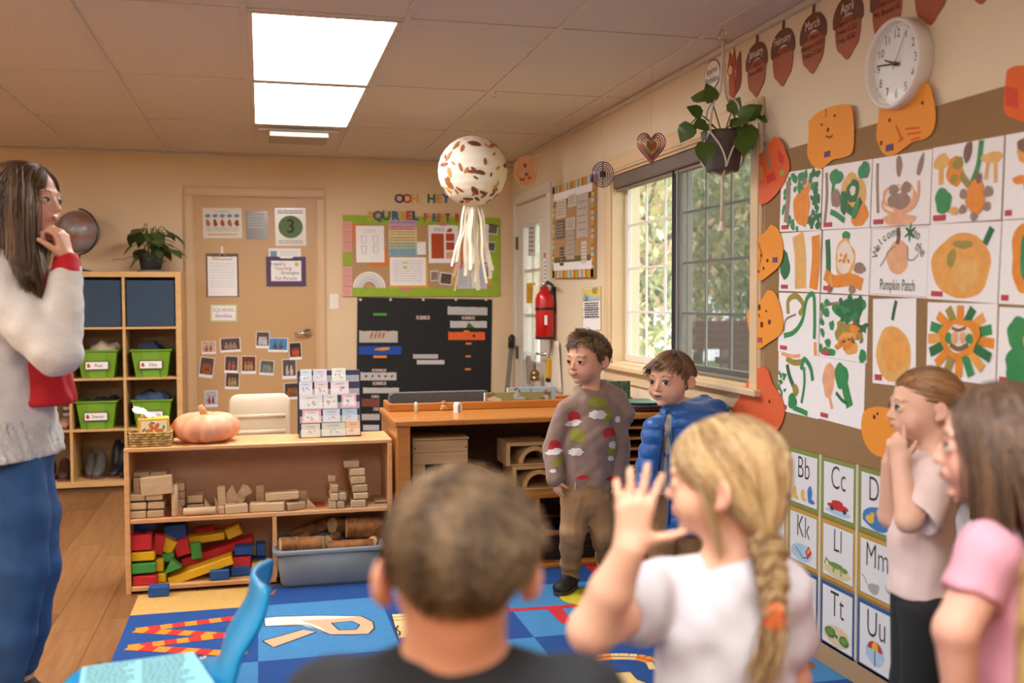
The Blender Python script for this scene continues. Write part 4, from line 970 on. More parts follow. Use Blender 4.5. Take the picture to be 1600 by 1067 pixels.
log('middle log with a pale cut face on its right', (468, 852), (506, 850), 4.65, 13, dy=-.03); log('thin dark log slanting up to the shelf back', (455, 838), (520, 815), 4.86, 10, dy=.03); log('small round log at the right rim', (582, 846), (594, 845), 4.66, 9, dy=.06); log('short log between the big ones', (512, 845), (528, 838), 4.70, 9, dy=.05)
log('flat sawn log piece at the front right of the tub', (512, 856), (583, 852), 4.645, 11); log('log piece filling the tub bottom, left', (445, 880), (510, 880), 4.70, 16); log('log piece filling the tub bottom, right', (515, 882), (585, 880), 4.70, 17)
log('leaning split log at the left back', (448, 846), (480, 838), 4.74, 9, dy=.04)
# ---- on top of the block shelf
pu = onY(320, 690, 4.80)
pk = thing('pumpkin', 'pale orange ribbed pumpkin on the block shelf', 'pumpkin', (pu.x, 4.80, ST))
def pump(mb, R, H, ribs=11):
 seg, rings = 66, 22; vs = []
 for i in range(rings + 1):
  t_ = math.pi * i / rings
  for k in range(seg):
   a = 2 * math.pi * k / seg
   rib = abs(math.sin(a * ribs / 2 + .25 * math.sin(2 * a)))
   rr = R * (math.sin(t_) ** .75) * (.80 + .20 * rib ** .5)
   z = H / 2 * (1 - math.cos(t_)) if i < rings else H
   dip = .18 * H * math.exp(-(rr / (R * .35)) ** 2) * (1 if t_ > 1.57 else -.6)
   vs.append((rr * math.cos(a) * (1.0 + .06 * math.cos(a)), rr * math.sin(a) * .92, z - dip * (1 if t_ > 1.57 else 1)))
 zmin = min(v[2] for v in vs); vs = [(x, y, z - zmin) for x, y, z in vs]
 mb.add(vs, [(i * seg + k, i * seg + (k + 1) % seg, (i + 1) * seg + (k + 1) % seg, (i + 1) * seg + k) for i in range(rings) for k in range(seg)]); return mb
part('flesh', pump(MB(), .155, .150), M('pumpkin_skin', '#e09068', .5, col2='#e6a884', scale=5, var=.06), pk, True)
part('stem', MB().tube([(0, 0, .105), (-.006, -.004, .14), (-.02, -.01, .166)], [.022, .016, .015], 9), M('pumpkin_stem', '#b08a58', .9, var=.2, scale=30), pk, True)
tp = onY(236, 694, 4.73)
bk = thing('tissue_basket', 'small woven straw basket holding a tissue box', 'basket', (tp.x, 4.73, ST))
m_straw = M('straw_weave', '#c9a864', .8, col2='#8a6a34', scale=60)
bm = MB()
for i in range(6):
 z = .006 + i * .011
 pts = [(-.085, -.05), (.085, -.05), (.085, .06), (-.085, .06), (-.085, -.05)]
 pl_ = []
 for j in range(4):
  for q in range(10):
   t_ = q / 10; x = pts[j][0] + (pts[j + 1][0] - pts[j][0]) * t_; y = pts[j][1] + (pts[j + 1][1] - pts[j][1]) * t_
   k = .003 * (-1) ** (q + i); pl_.append((x * (1 + z * .6) + (k if j % 2 else 0), y * (1 + z * .6) + (k if not j % 2 else 0), z))
 bm.tube(pl_ + pl_[:1], .006, 6, cap=False)
part('weave', bm, m_straw, bk, True); part('floor', MB().box(-.082, .082, -.047, .057, .0, .006), m_straw, bk)
tbx = thing('tissue_box', 'yellow tissue box with orange flowers in the straw basket', 'box', (tp.x + .012, 4.74, ST + .008), .12)
part('carton', MB().box(-.066, .066, -.048, .048, 0, .118, .003), M('tissue_carton', '#dda844', .6), tbx); part('print_panel', MB().box(-.054, .054, -.0495, -.048, .012, .106), M('carton_cream', '#e6d9b0', .6), tbx)
Tf = Matrix.Translation((0, -.0500, .062)) @ Matrix.Rotation(math.pi / 2, 4, 'X')
fm = MB()
for k in range(6): a = k * 1.047; fm.face(blob(.022 * math.cos(a), .022 * math.sin(a), .018, .009, a, 12, .05), 0, Tf)
part('flower_print', fm, M('flower_orange', '#cf6a34', .6), tbx)
fm = MB()
for k in range(5): a = k * 1.3 + .4; fm.face(blob(.044 * math.cos(a), .036 * math.sin(a), .011, .005, a + 1, 10, .05), -.0002, Tf)
part('leaf_print', fm, M('leaf_print', '#6f7f3a', .6), tbx)
ts = MB(); n = 9
vs = []
for i in range(7):
 t_ = i / 6
 for k in range(n):
  u = (k / (n - 1) - .5); vs.append((-.005 - .075 * t_ + u * .03 * (1 - t_) - .006 * math.sin(k * 2), u * (.05 + .07 * t_) , .116 + .075 * t_ ** 1.0 - .05 * abs(u) * t_ + .008 * math.sin(k * 1.7 + i) - .055 * max(0, t_ - .6) * (1 + u)))
ts.add(vs, [(i * n + k, i * n + k + 1, (i + 1) * n + k + 1, (i + 1) * n + k) for i in range(6) for k in range(n - 1)])
o = single('tissue', ts, M('tissue_paper', '#ece8e4', .8), 'white tissue pulled up out of the yellow box', 'tissue', smooth=True, loc=tbx.location); sm = o.modifiers.new('thick', 'SOLIDIFY'); sm.thickness = .0015
# card stand: navy board with clear pockets
pa = onY(516, 688, 4.79)
cs = thing('card_stand', 'navy pocket stand filled with small greeting cards on the block shelf', 'card stand', (pa.x, 4.79, ST))
w = (onY(565, 640, 4.79).x - onY(468, 640, 4.79).x); h = onY(516, 578, 4.79).z - ST
lean = .14
Tl = Matrix.Rotation(-lean, 4, 'X')
m_nv = M('navy_vinyl', '#20284e', .45)
TT = Tl @ Matrix.Rotation(math.pi / 2, 4, 'X')     # local x right, y up, z to viewer
part('front_board', MB().box(-w / 2, w / 2, 0, h, -.006, 0, .002, TT), m_nv, cs)
part('back_leg', MB().box(-w / 2, w / 2, 0, h * .98, -.006, 0, .002, Matrix.Translation((0, .16, 0)) @ Matrix.Rotation(.20, 4, 'X') @ Matrix.Rotation(math.pi / 2, 4, 'X')), m_nv, cs)
m_clear = M('clear_pocket', '#ffffff', .05, alpha=.22, coat=.6)
def c6(x, y): return ((x - 220) / (945 - 220) - .5) * w, (1 - (y - 150) / (965 - 150)) * h
cards = [('pale blue card', 248, 135, 380, 285, '#ccd6dc'), ('white card', 398, 135, 555, 285, '#cfccd6'), ('mint card', 615, 128, 778, 285, '#dce0cf'), ('white card', 232, 290, 385, 445, '#dadae0'), ('blush card', 410, 290, 565, 445, '#e0cfca'), ('wide blush card', 600, 288, 812, 445, '#e0d4d4'), ('wide white card', 232, 447, 502, 615, '#dcdcdc'), ('mint bordered card', 510, 447, 675, 615, '#cfdccf'), ('pink bordered card', 722, 440, 900, 610, '#dc8fae'), ('pink framed card', 262, 625, 480, 785, '#dba3b0'), ('pale blue fox card', 502, 625, 702, 780, '#c2ccd8'), ('light blue floral card', 728, 628, 905, 780, '#a9c2d6'), ('sage card', 250, 795, 465, 958, '#c9cdc2'), ('wide sage card', 488, 790, 762, 950, '#bccabb'), ('peach card', 768, 780, 935, 945, '#dfb592')]
rows_ = ['top row', 'second row', 'middle row', 'fourth row', 'bottom row']; pos_ = ['left', 'centre', 'right']
for k, (lb, x0, y0, x1, y1, c) in enumerate(cards):
 a = c6(x0, y1); b = c6(x1, y0)
 t = thing('greeting_card', lb + ' in the %s, %s, of the navy stand' % (rows_[k // 3], pos_[k % 3]), 'card', cs.location, 0, 'greeting cards in the navy stand')
 part('card', MB().box(a[0], b[0], a[1], b[1], .001, .0025, 0, TT), M('card_%d' % k, c, .6), t)
 cx, cy = (a[0] + b[0]) / 2, (a[1] + b[1]) / 2; ww, hh_ = b[0] - a[0], b[1] - a[1]
 if 'bordered' in lb or 'framed' in lb: part('panel', MB().box(cx - ww * .38, cx + ww * .38, cy - hh_ * .36, cy + hh_ * .36, .0025, .003, 0, TT), M('card_inner', '#dcdcda', .6), t)
 rd = random.Random(k); pm_ = MB()
 for i in range(5): pm_.face(blob(cx + rd.uniform(-.25, .25) * ww, cy - hh_ * rd.uniform(.0, .28), ww * rd.uniform(.04, .09), hh_ * rd.uniform(.04, .1), rd.uniform(0, 3), 9, .25, i), .0034 + i * .0001, TT)
 part('motif', pm_, M('motif_%d' % (k % 5), ('#8f8aa0', '#a98a80', '#b07a4a', '#7f94a8', '#7f8a72')[k % 5], .6), t)
 part('print', MB().box(cx - ww * .22, cx + ww * .22, cy + hh_ * .26, cy + hh_ * .3, .003, .0036, 0, TT), m_grey_ink, t)
for r in range(5):
 y0 = h * (1 - (r + 1) / 5) + .006; part('clear_strip', MB().box(-w / 2 + .006, w / 2 - .004, y0, y0 + h * .1, .0045, .0052, 0, TT), m_clear, cs)
# beige desk chair behind the shelf
ch = onY(405, 650, 5.65)
oc = thing('desk_chair', 'padded beige desk chair standing behind the block shelf', 'chair', (ch.x, 5.75, 0), .05)
cwid = onY(454, 640, 5.65).x - onY(357, 640, 5.65).x; ctop = onY(405, 616, 5.65).z
m_be = M('beige_leather', '#c9b89f', .5, var=.04, scale=10)
def pad(y0, n0, hw, z0, z1, thick):
 rings = []
 for (yy, s_) in ((y0, .94), (y0 + thick * .2, .99), (y0 + thick * .5, 1.0), (y0 + thick * .8, .99), (y0 + thick, .94)):
  r = .05; P = []
  hz = (z1 - z0) / 2 * s_; hx = hw * s_; cz = (z0 + z1) / 2
  for cx, c_, a0 in ((hx - r, cz - hz + r, -90), (hx - r, cz + hz - r, 0), (-hx + r, cz + hz - r, 90), (-hx + r, cz - hz + r, 180)):
   for i in range(6): a = math.radians(a0 + 18 * i); P.append((cx + r * math.cos(a), yy, c_ + r * math.sin(a)))
  rings.append(P)
 return rings
bkp = part('backrest', loft(MB(), pad(-.10, 0, cwid / 2, .50, ctop, .07), True, True), m_be, oc, True)
for i in range(5):
 z = ctop - .12 - i * .026 - (.06 if i else 0); part('stitched_roll', MB().tube([(-cwid / 2 + .03, -.10, z), (cwid / 2 - .03, -.10, z)], .011, 8), m_be, bkp, True)
part('seat_cushion', MB().box(-.24, .24, -.42, .02, .44, .52, .03), m_be, oc)
part('gas_post', MB().lathe([(.03, .06), (.03, .3), (.02, .3), (.02, .44)], 12, Matrix.Translation((0, -.2, 0))), m_black, oc)
for k in range(5):
 a = k * 2 * math.pi / 5; part('base_spoke', MB().tube([(0, -.2, .085), (.27 * math.cos(a), -.2 + .27 * math.sin(a), .06)], [.022, .015], 8), m_black, oc)
 part('caster', MB().lathe([(.0, -.012), (.028, -.012), (.028, .012), (0, .012)], 12, Matrix.Translation((.27 * math.cos(a), -.2 + .27 * math.sin(a), .029)) @ Matrix.Rotation(math.pi / 2, 4, 'X')), m_black, oc)
# --- honey coloured counter unit with tray top
CX0, CX1, CYF, CYB = .605, 1.925, 4.585, 5.20
CT = onY(640, 657, CYF).z
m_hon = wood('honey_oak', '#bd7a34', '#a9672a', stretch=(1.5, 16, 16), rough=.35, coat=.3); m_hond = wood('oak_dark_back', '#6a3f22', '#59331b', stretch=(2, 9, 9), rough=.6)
cu = thing('counter_shelf', 'honey coloured wooden counter shelf with raised tray rim behind the boys', 'shelf', (CX0, CYF, 0))
w, d = CX1 - CX0, CYB - CYF
part('top_panel', MB().box(-.012, w, -.014, d, CT - .028, CT, .005), m_hon, cu)
part('side_panel', MB().box(0, .022, .02, d, 0, CT - .028), m_hon, cu); part('side_panel', MB().box(w - .022, w, .02, d, 0, CT - .028), m_hon, cu)
part('corner_post', MB().box(0, .062, 0, .022, 0, CT - .028, .003), m_hon, cu)
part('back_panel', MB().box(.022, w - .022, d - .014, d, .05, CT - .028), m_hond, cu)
CS = onY(870, 770, CYF).z
part('shelf_board', MB().box(.022, w - .022, .004, d - .014, CS - .024, CS, .003), m_hon, cu)
CB = onY(900, 878, CYF).z
part('bottom_panel', MB().box(.022, w - .022, .004, d - .014, CB - .022, CB, .003), m_hon, cu); part('kick_board', MB().box(.0, w, .012, .03, 0, CB - .022), m_hon, cu)
xd = onY(840, 830, CYF).x - CX0; part('divider', MB().box(xd - .012, xd + .012, .006, d - .014, CB, CS - .024), m_hon, cu)
part('divider', MB().box(.395, .42, .006, d - .014, CB, CS - .024), m_hon, cu)
ly = onZ(700, 641, CT).y - CYF
part('tray_rim', MB().box(.01, w - .01, ly, ly + .02, CT, CT + .04, .004), m_hon, cu); part('tray_rim', MB().box(.01, .03, ly + .02, d, CT, CT + .04, .004), m_hon, cu); part('tray_rim', MB().box(w - .03, w - .01, ly + .02, d, CT, CT + .04, .004), m_hon, cu); part('tray_rim', MB().box(.03, w - .03, d - .02, d, CT, CT + .04, .004), m_hon, cu)
xs0 = onY(983, 700, CYF).x - CX0
part('slot_side', MB().box(xs0 - .02, xs0 - .008, .02, d - .014, CS, CT - .028), m_hon, cu)
for k in range(6):
 z = CS + (CT - .028 - CS) * (k + .6) / 6.6; part('slot_shelf', MB().box(xs0 - .008, w - .022, .02, d - .014, z, z + .012), m_hon, cu)
# things on the counter
def pxbox(x0, y0, x1, y1, Y): a = onY(x0, y1, Y); b = onY(x1, y0, Y); return a.x, b.x, a.z, b.z
ax0, ax1, az0, az1 = pxbox(609, 611, 762, 634, 5.02)
fo = MB(); fo.prism([(ax0, az0), (ax1, az0), (ax1, az1), (ax0 + .02, az1), (ax0 + .004, az1 - .01), (ax0, az1 - .03)], -5.10, -5.02, Matrix.Rotation(math.pi / 2, 4, 'X'))
o = single('foam_block', fo, M('grey_foam', '#4d4a4c', .9, var=.1, scale=40), 'long dark grey foam block lying in the counter tray', 'foam')
for k, (lb, x0, y0, x1, y1, Y) in enumerate((('animal picture book with green and brown cover in the counter tray, front one', 757, 611, 862, 634, 4.985), ('animal picture book with blue and brown cover standing behind the other book', 793, 604, 868, 630, 5.06))):
 a = pxbox(x0, y0, x1, y1, Y); t = thing('picture_book', lb, 'book', ((a[0] + a[1]) / 2, Y, CT), 0, 'picture books in the counter tray'); ww = a[1] - a[0]; hh_ = a[3] - CT
 part('cover', MB().box(-ww / 2, ww / 2, 0, .008, 0, hh_, .001), M('book_cover_%d' % k, ('#8a8a5a', '#9fb4c4')[k], .4), t); part('edge', MB().box(-ww / 2 - .002, -ww / 2 + .003, -.001, .008, 0, hh_), m_paper, t)
 rd = random.Random(k + 40); Tb = Matrix.Rotation(math.pi / 2, 4, 'X')
 for i in range(16):
  part('animal_print', MB().face(blob(rd.uniform(-.45, .45) * ww, hh_ * rd.uniform(.3, .85), rd.uniform(.012, .026), rd.uniform(.008, .016), rd.uniform(0, 3), 12, .35, i), .0004 + .0001 * i, Tb), M('print_tone_%d' % (i % 4), ('#c9b39a', '#6a6a3a', '#7a5a40', '#a8b4b8')[i % 4], .5), t)
p = onZ(650, 645, CT); o = single('toy_peg', MB().lathe([(.0, 0), (.009, 0), (.009, .045), (.006, .053), (0, .056)], 14), M('mint_plastic', '#cfdcc8', .35), 'small pale mint peg standing on the counter edge', 'toy', smooth=True, loc=(p.x, p.y, CT))
p = onZ(693, 641, CT); bear = thing('wooden_figure', 'small wooden toy bear figure on the counter', 'toy', (p.x, p.y - .01, CT))
m_bw = M('toy_wood', '#b88850', .6); part('body', MB().ball((0, 0, .016), (.017, .013, .016)).ball((.014, 0, .008), (.012, .010, .008)), m_bw, bear, True); part('head', MB().ball((-.003, 0, .038), (.010, .009, .009)).ball((-.009, 0, .047), .004).ball((.004, 0, .047), .004), m_bw, bear, True); part('foot', MB().ball((-.014, -.006, .006), .007), m_bw, bear, True)
p = onZ(715, 644, CT); t = thing('toy_arch', 'small white and red toy arch on the counter', 'toy', (p.x, p.y, CT)); part('arch', MB().prism([(.016 * math.cos(math.pi * i / 12), .03 + .02 * math.sin(math.pi * i / 12)) for i in range(13)] + [(-.016, 0), (-.008, 0)] + [(-.008 * math.cos(math.pi * i / 8), .03 + .010 * math.sin(math.pi * i / 8)) for i in range(9)] + [(.008, 0), (.016, 0)], -.015, .015, Matrix.Rotation(math.pi / 2, 4, 'X') @ Matrix.Rotation(.6, 4, 'Y')), M('toy_white', '#e0d8d2', .4), t); part('inner_face', MB().box(-.009, .006, .004, .006, 0, .03), M('toy_red', '#a83a34', .5), t)
pl2 = onZ(985, 640, CT); ps = thing('plate_stack', 'stack of teal and white plates on the counter behind the boys', 'plates', (pl2.x + .06, CYF + .14, CT))
for k, c in enumerate(('#b5623a', '#2f5a9a', '#d9d5cc', '#1f4a6a', '#4d9a94')):
 part('plate', MB().lathe([(0, .004), (.07, .004), (.115, .012), (.118, .014), (.07, .008), (0, .008)], 28, Matrix.Translation((.004 * (k % 2), 0, .008 * k))), M('plate_%d' % k, c, .3), ps, True)
a = pxbox(956, 595, 985, 640, 4.95); t = thing('picture_book', 'dark green and black patterned book standing on the counter between the boys', 'book', ((a[0] + a[1]) / 2, 4.95, CT), 0, 'picture books in the counter tray'); ww = a[1] - a[0]; hh_ = a[3] - CT
part('cover', MB().box(-ww / 2 - .03, ww / 2, 0, .01, 0, hh_), M('book_darkgreen', '#5a7a62', .5, col2='#22302a', scale=60), t)
# wooden hollow blocks in the counter
m_pin = wood('pine_hollow', '#cfab79', '#bd9563', stretch=(3, 14, 14), rough=.6)
YH = CYF + .10
def front_box(name, label, r, Y, dep, parts):
 a = pxbox(*r, Y); t = thing(name, label, 'block', ((a[0] + a[1]) / 2, Y, CS), 0, 'large hollow wooden blocks in the counter'); return t, a[1] - a[0], a[3] - CS
def c4(x0, y0, x1, y1): return (590 + x0 / 5.614, 590 + y0 / 5.614, 590 + x1 / 5.614, 590 + y1 / 5.614)
t, ww, hh_ = front_box('block_house', 'pine plank toy barn block with a square doorway', c4(310, 540, 792, 880), YH, .2, 0)
hb = hh_ / 4.6
for k in range(4):
 z0 = hh_ - (k + 1) * hb
 if k in (2,): part('plank', MB().box(-ww / 2, -ww * .28, 0, .02, z0, z0 + hb - .001, .002), m_pin, t); part('plank', MB().box(ww * .07, ww / 2, 0, .02, z0, z0 + hb - .001, .002), m_pin, t)
 elif k == 3: part('plank', MB().box(-ww / 2, -ww * .28, 0, .02, 0, z0 + hb - .001, .002), m_pin, t); part('plank', MB().box(ww * .07, ww / 2, 0, .02, 0, z0 + hb - .001, .002), m_pin, t)
 else: part('plank', MB().box(-ww / 2, ww / 2, 0, .02, z0, z0 + hb - .001, .002), m_pin, t)
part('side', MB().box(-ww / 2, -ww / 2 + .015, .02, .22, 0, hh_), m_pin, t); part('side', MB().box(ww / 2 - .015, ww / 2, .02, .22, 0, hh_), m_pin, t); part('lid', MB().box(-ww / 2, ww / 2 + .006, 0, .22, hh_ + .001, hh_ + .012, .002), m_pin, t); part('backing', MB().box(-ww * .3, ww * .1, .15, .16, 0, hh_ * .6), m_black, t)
for k, (x, z) in enumerate(((.46, .86), (.46, .35), (-.46, .86))): part('nail', MB().lathe([(.004, 0), (.004, .001), (0, .001)], 8, Matrix.Translation((ww * x, 0, hh_ * z)) @ Matrix.Rotation(math.pi / 2, 4, 'X')), m_black, t)
def hollow(label, r, z0, Y):
 a = pxbox(*r, Y); ww = a[1] - a[0]; hh_ = a[3] - a[2]; t = thing('hollow_block', label, 'block', ((a[0] + a[1]) / 2, Y, z0), 0, 'large hollow wooden blocks in the counter')
 for nm, bx in (('side', (-ww / 2, -ww / 2 + .02, 0, .2, 0, hh_)), ('side', (ww / 2 - .02, ww / 2, 0, .2, 0, hh_)), ('lid', (-ww / 2 + .02, ww / 2 - .02, 0, .2, hh_ - .018, hh_)), ('floor', (-ww / 2 + .02, ww / 2 - .02, 0, .2, 0, .008))): part(nm, MB().box(*bx, .002), m_pin, t)
 return t, ww, hh_
def archblk(label, cx, Y, z0, R, r, dep=.16):
 mb = MB().prism([(R * math.cos(math.pi * i / 18), R * math.sin(math.pi * i / 18)) for i in range(19)] + [(r * math.cos(math.pi * i / 18), r * math.sin(math.pi * i / 18)) for i in range(18, -1, -1)], -dep, 0, Matrix.Rotation(math.pi / 2, 4, 'X'))
 return single('wooden_arch', mb, m_pin, label, 'block', 'large hollow wooden blocks in the counter', loc=(cx, Y, z0))
t, ww, hh_ = hollow('lower hollow wooden block frame with an arch inside', c4(1185, 735, 1560, 965), CS + .001, YH); px = t.location.x
archblk('lower wooden arch block inside the hollow frame', px + .03, YH + .01, CS + .010, ww * .40, ww * .30)
t2, ww2, hh2 = hollow('upper hollow wooden block frame stacked on the lower one', c4(1130, 510, 1520, 730), CS + hh_ + .003, YH); archblk('upper wooden arch block inside the hollow frame', t2.location.x + .035, YH + .01, t2.location.z + .009, ww2 * .37, ww2 * .27)
for k, (rt_, r) in enumerate(((-.45, (860, 790, 1110, 870)), (-.55, (930, 840, 1140, 900)))):
 a = pxbox(*c4(*r), YH); ww = .22; t = thing('hollow_block', ('upper', 'lower')[k] + ' flat wooden frame leaning against the hollow blocks', 'block', ((a[0] + a[1]) / 2 - .02, YH - .03 * k, CS + .055 - .02 * k), 0, 'large hollow wooden blocks in the counter'); t.rotation_euler = (0, -rt_, 0)
 for bx in ((-ww / 2, ww / 2, 0, .12, .035, .047), (-ww / 2, ww / 2, 0, .12, -.012, 0), (-ww / 2, -ww / 2 + .012, 0, .12, 0, .035), (ww / 2 - .012, ww / 2, 0, .12, 0, .035)): part('slat', MB().box(*bx, .001), m_pin, t)
# clear bin and wicker basket on the bottom shelf
a = pxbox(745, 820, 851, 880, CYF + .03)
pb_ = thing('clear_bin', 'clear plastic bin of wooden pieces low in the counter', 'bin', ((a[0] + a[1]) / 2, CYF + .02, CB)); ww = (a[1] - a[0]) / 2; hb = a[3] - CB
m_cp = M('clear_plastic', '#d5d8da', .15, alpha=.38, coat=.3)
part('body', loft(MB(), [rrect(ww - .035, .02, .36, .03, 0), rrect(ww - .02, .006, .37, .03, hb)], True), m_cp, pb_, True); part('rim', loft(MB(), [rrect(ww - .018, .004, .372, .03, hb - .028), rrect(ww, -.008, .385, .03, hb - .026), rrect(ww, -.008, .385, .03, hb - .006), rrect(ww - .02, .006, .37, .03, hb)], False), M('clear_rim', '#cfd3d6', .2, alpha=.65), pb_, True)
rd = random.Random(8)
for k in range(5):
 o = single('wooden_block', MB().box(-.05, .05, -.03, .03, -.018, .018, .004), m_bl[k % 3], 'loose wooden block inside the clear bin, ' + ('at its right front', 'at its left', 'lying flat at the back', 'on top of the heap', 'near the middle')[k], 'block', 'blocks in the clear bin'); o.location = (pb_.location.x + (.08, -.06, 0, .06, .02)[k], CYF + .12 + .04 * k, CB + (.045, .045, .04, .11, .08)[k]); o.rotation_euler = (rd.uniform(-.3, .3), rd.uniform(-.4, .4), rd.uniform(-.5, .5))
def wicker(label, x0, x1, Y, dep, z0, h, mat, mat2):
 t = thing('wicker_basket', label, 'basket', ((x0 + x1) / 2, Y, z0)); hw = (x1 - x0) / 2
 mb = MB()
 for i in range(int(h / .014)):
  z = .008 + i * .014; k_ = .85 + .15 * z / h; P = [(x * k_, y * k_ + dep / 2, z + .002 * (-1) ** j) for j, (x, y, _) in enumerate(rrect(hw, -dep / 2, dep / 2, .06, 0, 8))]
  mb.tube(P + P[:1], .0075, 5, cap=False)
 part('weave', mb, mat, t, True); mb = MB()
 for s_ in (0, 1, 2):
  P = [(x * (1.0 + .01 * s_), y + dep / 2, h + .008 * math.sin(j * 1.3 + s_ * 2.1)) for j, (x, y, _) in enumerate(rrect(hw, -dep / 2, dep / 2, .06, 0, 8))]; mb.tube(P + P[:1], .008, 5, cap=False)
 part('braided_rim', mb, mat2, t, True); part('floor', MB().box(-hw * .8, hw * .8, .03, dep - .03, 0, .008), mat, t); return t
m_wk = M('wicker_dark', '#2d2018', .8, var=.3, scale=40); m_wk2 = M('wicker_tan', '#a5713c', .7, var=.2, scale=40)
wicker('dark wicker basket with tan braided rim low in the counter', xd + CX0 + .03, xd + CX0 + .36, CYF + .05, .34, CB, onY(860, 832, CYF + .05).z - CB, m_wk, m_wk2)
a = pxbox(985, 850, 1020, 868, CYF + .05); t = thing('green_tray', 'green plastic tray on the bottom shelf between the boys', 'tray', ((a[0] + a[1]) / 2 + .02, CYF + .03, CB)); part('body', loft(MB(), [rrect(.13, .0, .3, .03, 0), rrect(.15, -.015, .32, .03, .05), rrect(.144, -.009, .314, .03, .05), rrect(.125, .006, .295, .03, .006)], True, True), M('tray_green', '#6f9a3a', .5), t, True); part('rim', loft(MB(), [rrect(.155, -.02, .325, .03, .046), rrect(.155, -.02, .325, .03, .054), rrect(.146, -.011, .316, .03, .054), rrect(.146, -.011, .316, .03, .046)], False), M('tray_green'), t, True)
# --- right wall: display board, paintings, clock, months
m_kraft = M('kraft_burlap', '#9a7a52', .9, var=.10, scale=220, bump=.25, bscale=300, col2='#8b6c46', stretch=(1, 1, 6))
kb = thing('display_board', 'brown burlap display board covering the wall right of the window', 'board', Mx=fr((WX, 3.585, .09), RR))
part('panel', MB().box(0, 3.3, 0, 1.78, 0, .012), m_kraft, kb)
part('seam', MB().box(0, 3.3, .66, .664, .012, .0135), M('kraft_edge', '#8a6d48', .9), kb)
BOFF = .0125
PC = {'or': '#e08a24', 'am': '#e3a24e', 'gr': '#2f8a4e', 'dg': '#256b3c', 'br': '#94796a', 'ye': '#dfae62', 'pe': '#e2a880', 'ol': '#9a8a3c', 'rd': '#c23a3a', 'cr': '#e6dccb', 'bl': '#7a5a48', 'gs': '#8a938a'}
def PM(c): return M('poster_paint_' + c, PC[c], .6, var=.12, scale=26)
def painting(label, px, ops, seed=0, tagc=True, name='child_painting', group='pumpkin paintings on the burlap board', cat='painting', off=BOFF):
 Mx, w, h = quad_frame(px, 'R', off)
 t = thing(name, label, cat, group=group, Mx=Mx)
 part('paper', MB().box(-w / 2, w / 2, -h / 2, h / 2, 0, .0012), m_paper, t)
 z = .0015
 for i, op in enumerate(ops):
  if op[0] == 'b': mb = MB().face(blob(op[2] * w / 2, op[3] * h / 2, op[4] * w / 2, op[5] * h / 2, op[6] if len(op) > 6 else 0, 26, op[7] if len(op) > 7 else .12, seed * 31 + i), z)
  elif op[0] == 's': mb = MB().ribbon(spline([(p[0] * w / 2, p[1] * h / 2) for p in op[2]], 6), op[3] * w / 2, z)
  elif op[0] == 'd':   # scattered dabs
   mb = MB(); rd = random.Random(seed * 7 + i)
   for q in range(op[2]):
    x, y = op[3](rd); mb.face(blob(x * w / 2, y * h / 2, op[4] * w / 2 * rd.uniform(.6, 1.3), op[5] * h / 2 * rd.uniform(.6, 1.3), rd.uniform(0, 3), 10, .2, q), z + q * 2e-6)
  part('paint', mb, PM(op[1]), t, kind='stuff' if op[0] == 'd' else None); z += .00022
 if tagc: part('name_label', MB().box(-w * .44, -w * .27, -h * .46, -h * .39, .0012, z + .0004), M('label_red', '#b8434c', .7), t)
 return t, w, h
rim = lambda a, b: (lambda rd: (lambda t_: (a * math.cos(t_) * rd.uniform(.85, 1.1), b * math.sin(t_) * rd.uniform(.85, 1.1)))(rd.uniform(0, 6.28)))
anyp = lambda x0, x1, y0, y1: (lambda rd: (rd.uniform(x0, x1), rd.uniform(y0, y1)))
painting('painting of an orange pumpkin ringed by green leaf dabs, top left of the grid', [(1225, 271), (1289, 261), (1288, 360), (1224, 362)], [('d', 'gr', 34, rim(.82, .85), .12, .11), ('d', 'dg', 26, anyp(.5, .95, -.9, .9), .1, .12), ('s', 'br', [(-.62, .7), (-.6, .1), (-.68, -.7)], .22), ('b', 'or', .1, -.2, .42, .62, -.3), ('s', 'or', [(.3, .2), (.45, .55)], .18), ('b', 'br', .2, .62, .12, .14), ('d', 'gr', 8, anyp(-.4, .2, .3, .9), .1, .1)], 1)
painting('painting of green loops over a yellow and orange patch in the top row', [(1291, 261), (1367, 249), (1366, 355), (1290, 359)], [('s', 'br', [(-.85, .8), (-.8, 0), (-.86, -.8)], .12), ('b', 'gr', -.42, .62, .3, .24), ('s', 'gr', [(-.5, .5), (-.55, .1), (-.5, -.1)], .14), ('b', 'ye', .3, .05, .5, .62), ('b', 'or', .6, -.6, .32, .38), ('b', 'dg', .3, .12, .26, .36), ('b', 'cr', .3, .14, .12, .14), ('s', 'dg', [(.1, -.35), (.35, -.5), (.65, -.15)], .2), ('b', 'dg', -.05, -.2, .16, .36, .2), ('b', 'br', -.4, -.05, .18, .3), ('b', 'gr', .72, .7, .22, .26), ('s', 'gr', [(-.6, -.45), (-.35, -.55), (0, -.75)], .14), ('b', 'gr', .45, -.45, .12, .3, -.5)], 2)
painting('painting of a brown pumpkin with handprint fingers in the top row', [(1369, 249), (1461, 233), (1460, 350), (1367, 355)], [('s', 'br', [(-.82, .85), (-.8, .2), (-.74, -.6)], .1), ('b', 'br', -.05, .68, .11, .3), ('b', 'br', .66, .62, .09, .3, -.35), ('b', 'pe', 0, -.2, .56, .42), ('b', 'cr', 0, -.16, .46, .34), ('b', 'br', 0, -.3, .38, .24), ('b', 'br', -.2, .02, .17, .16), ('b', 'br', .22, .04, .17, .18), ('b', 'pe', 0, -.82, .58, .16), ('s', 'pe', [(-.5, -.1), (-.58, -.4), (-.3, -.62), (.3, -.6), (.6, -.3), (.62, .2)], .07)], 3)
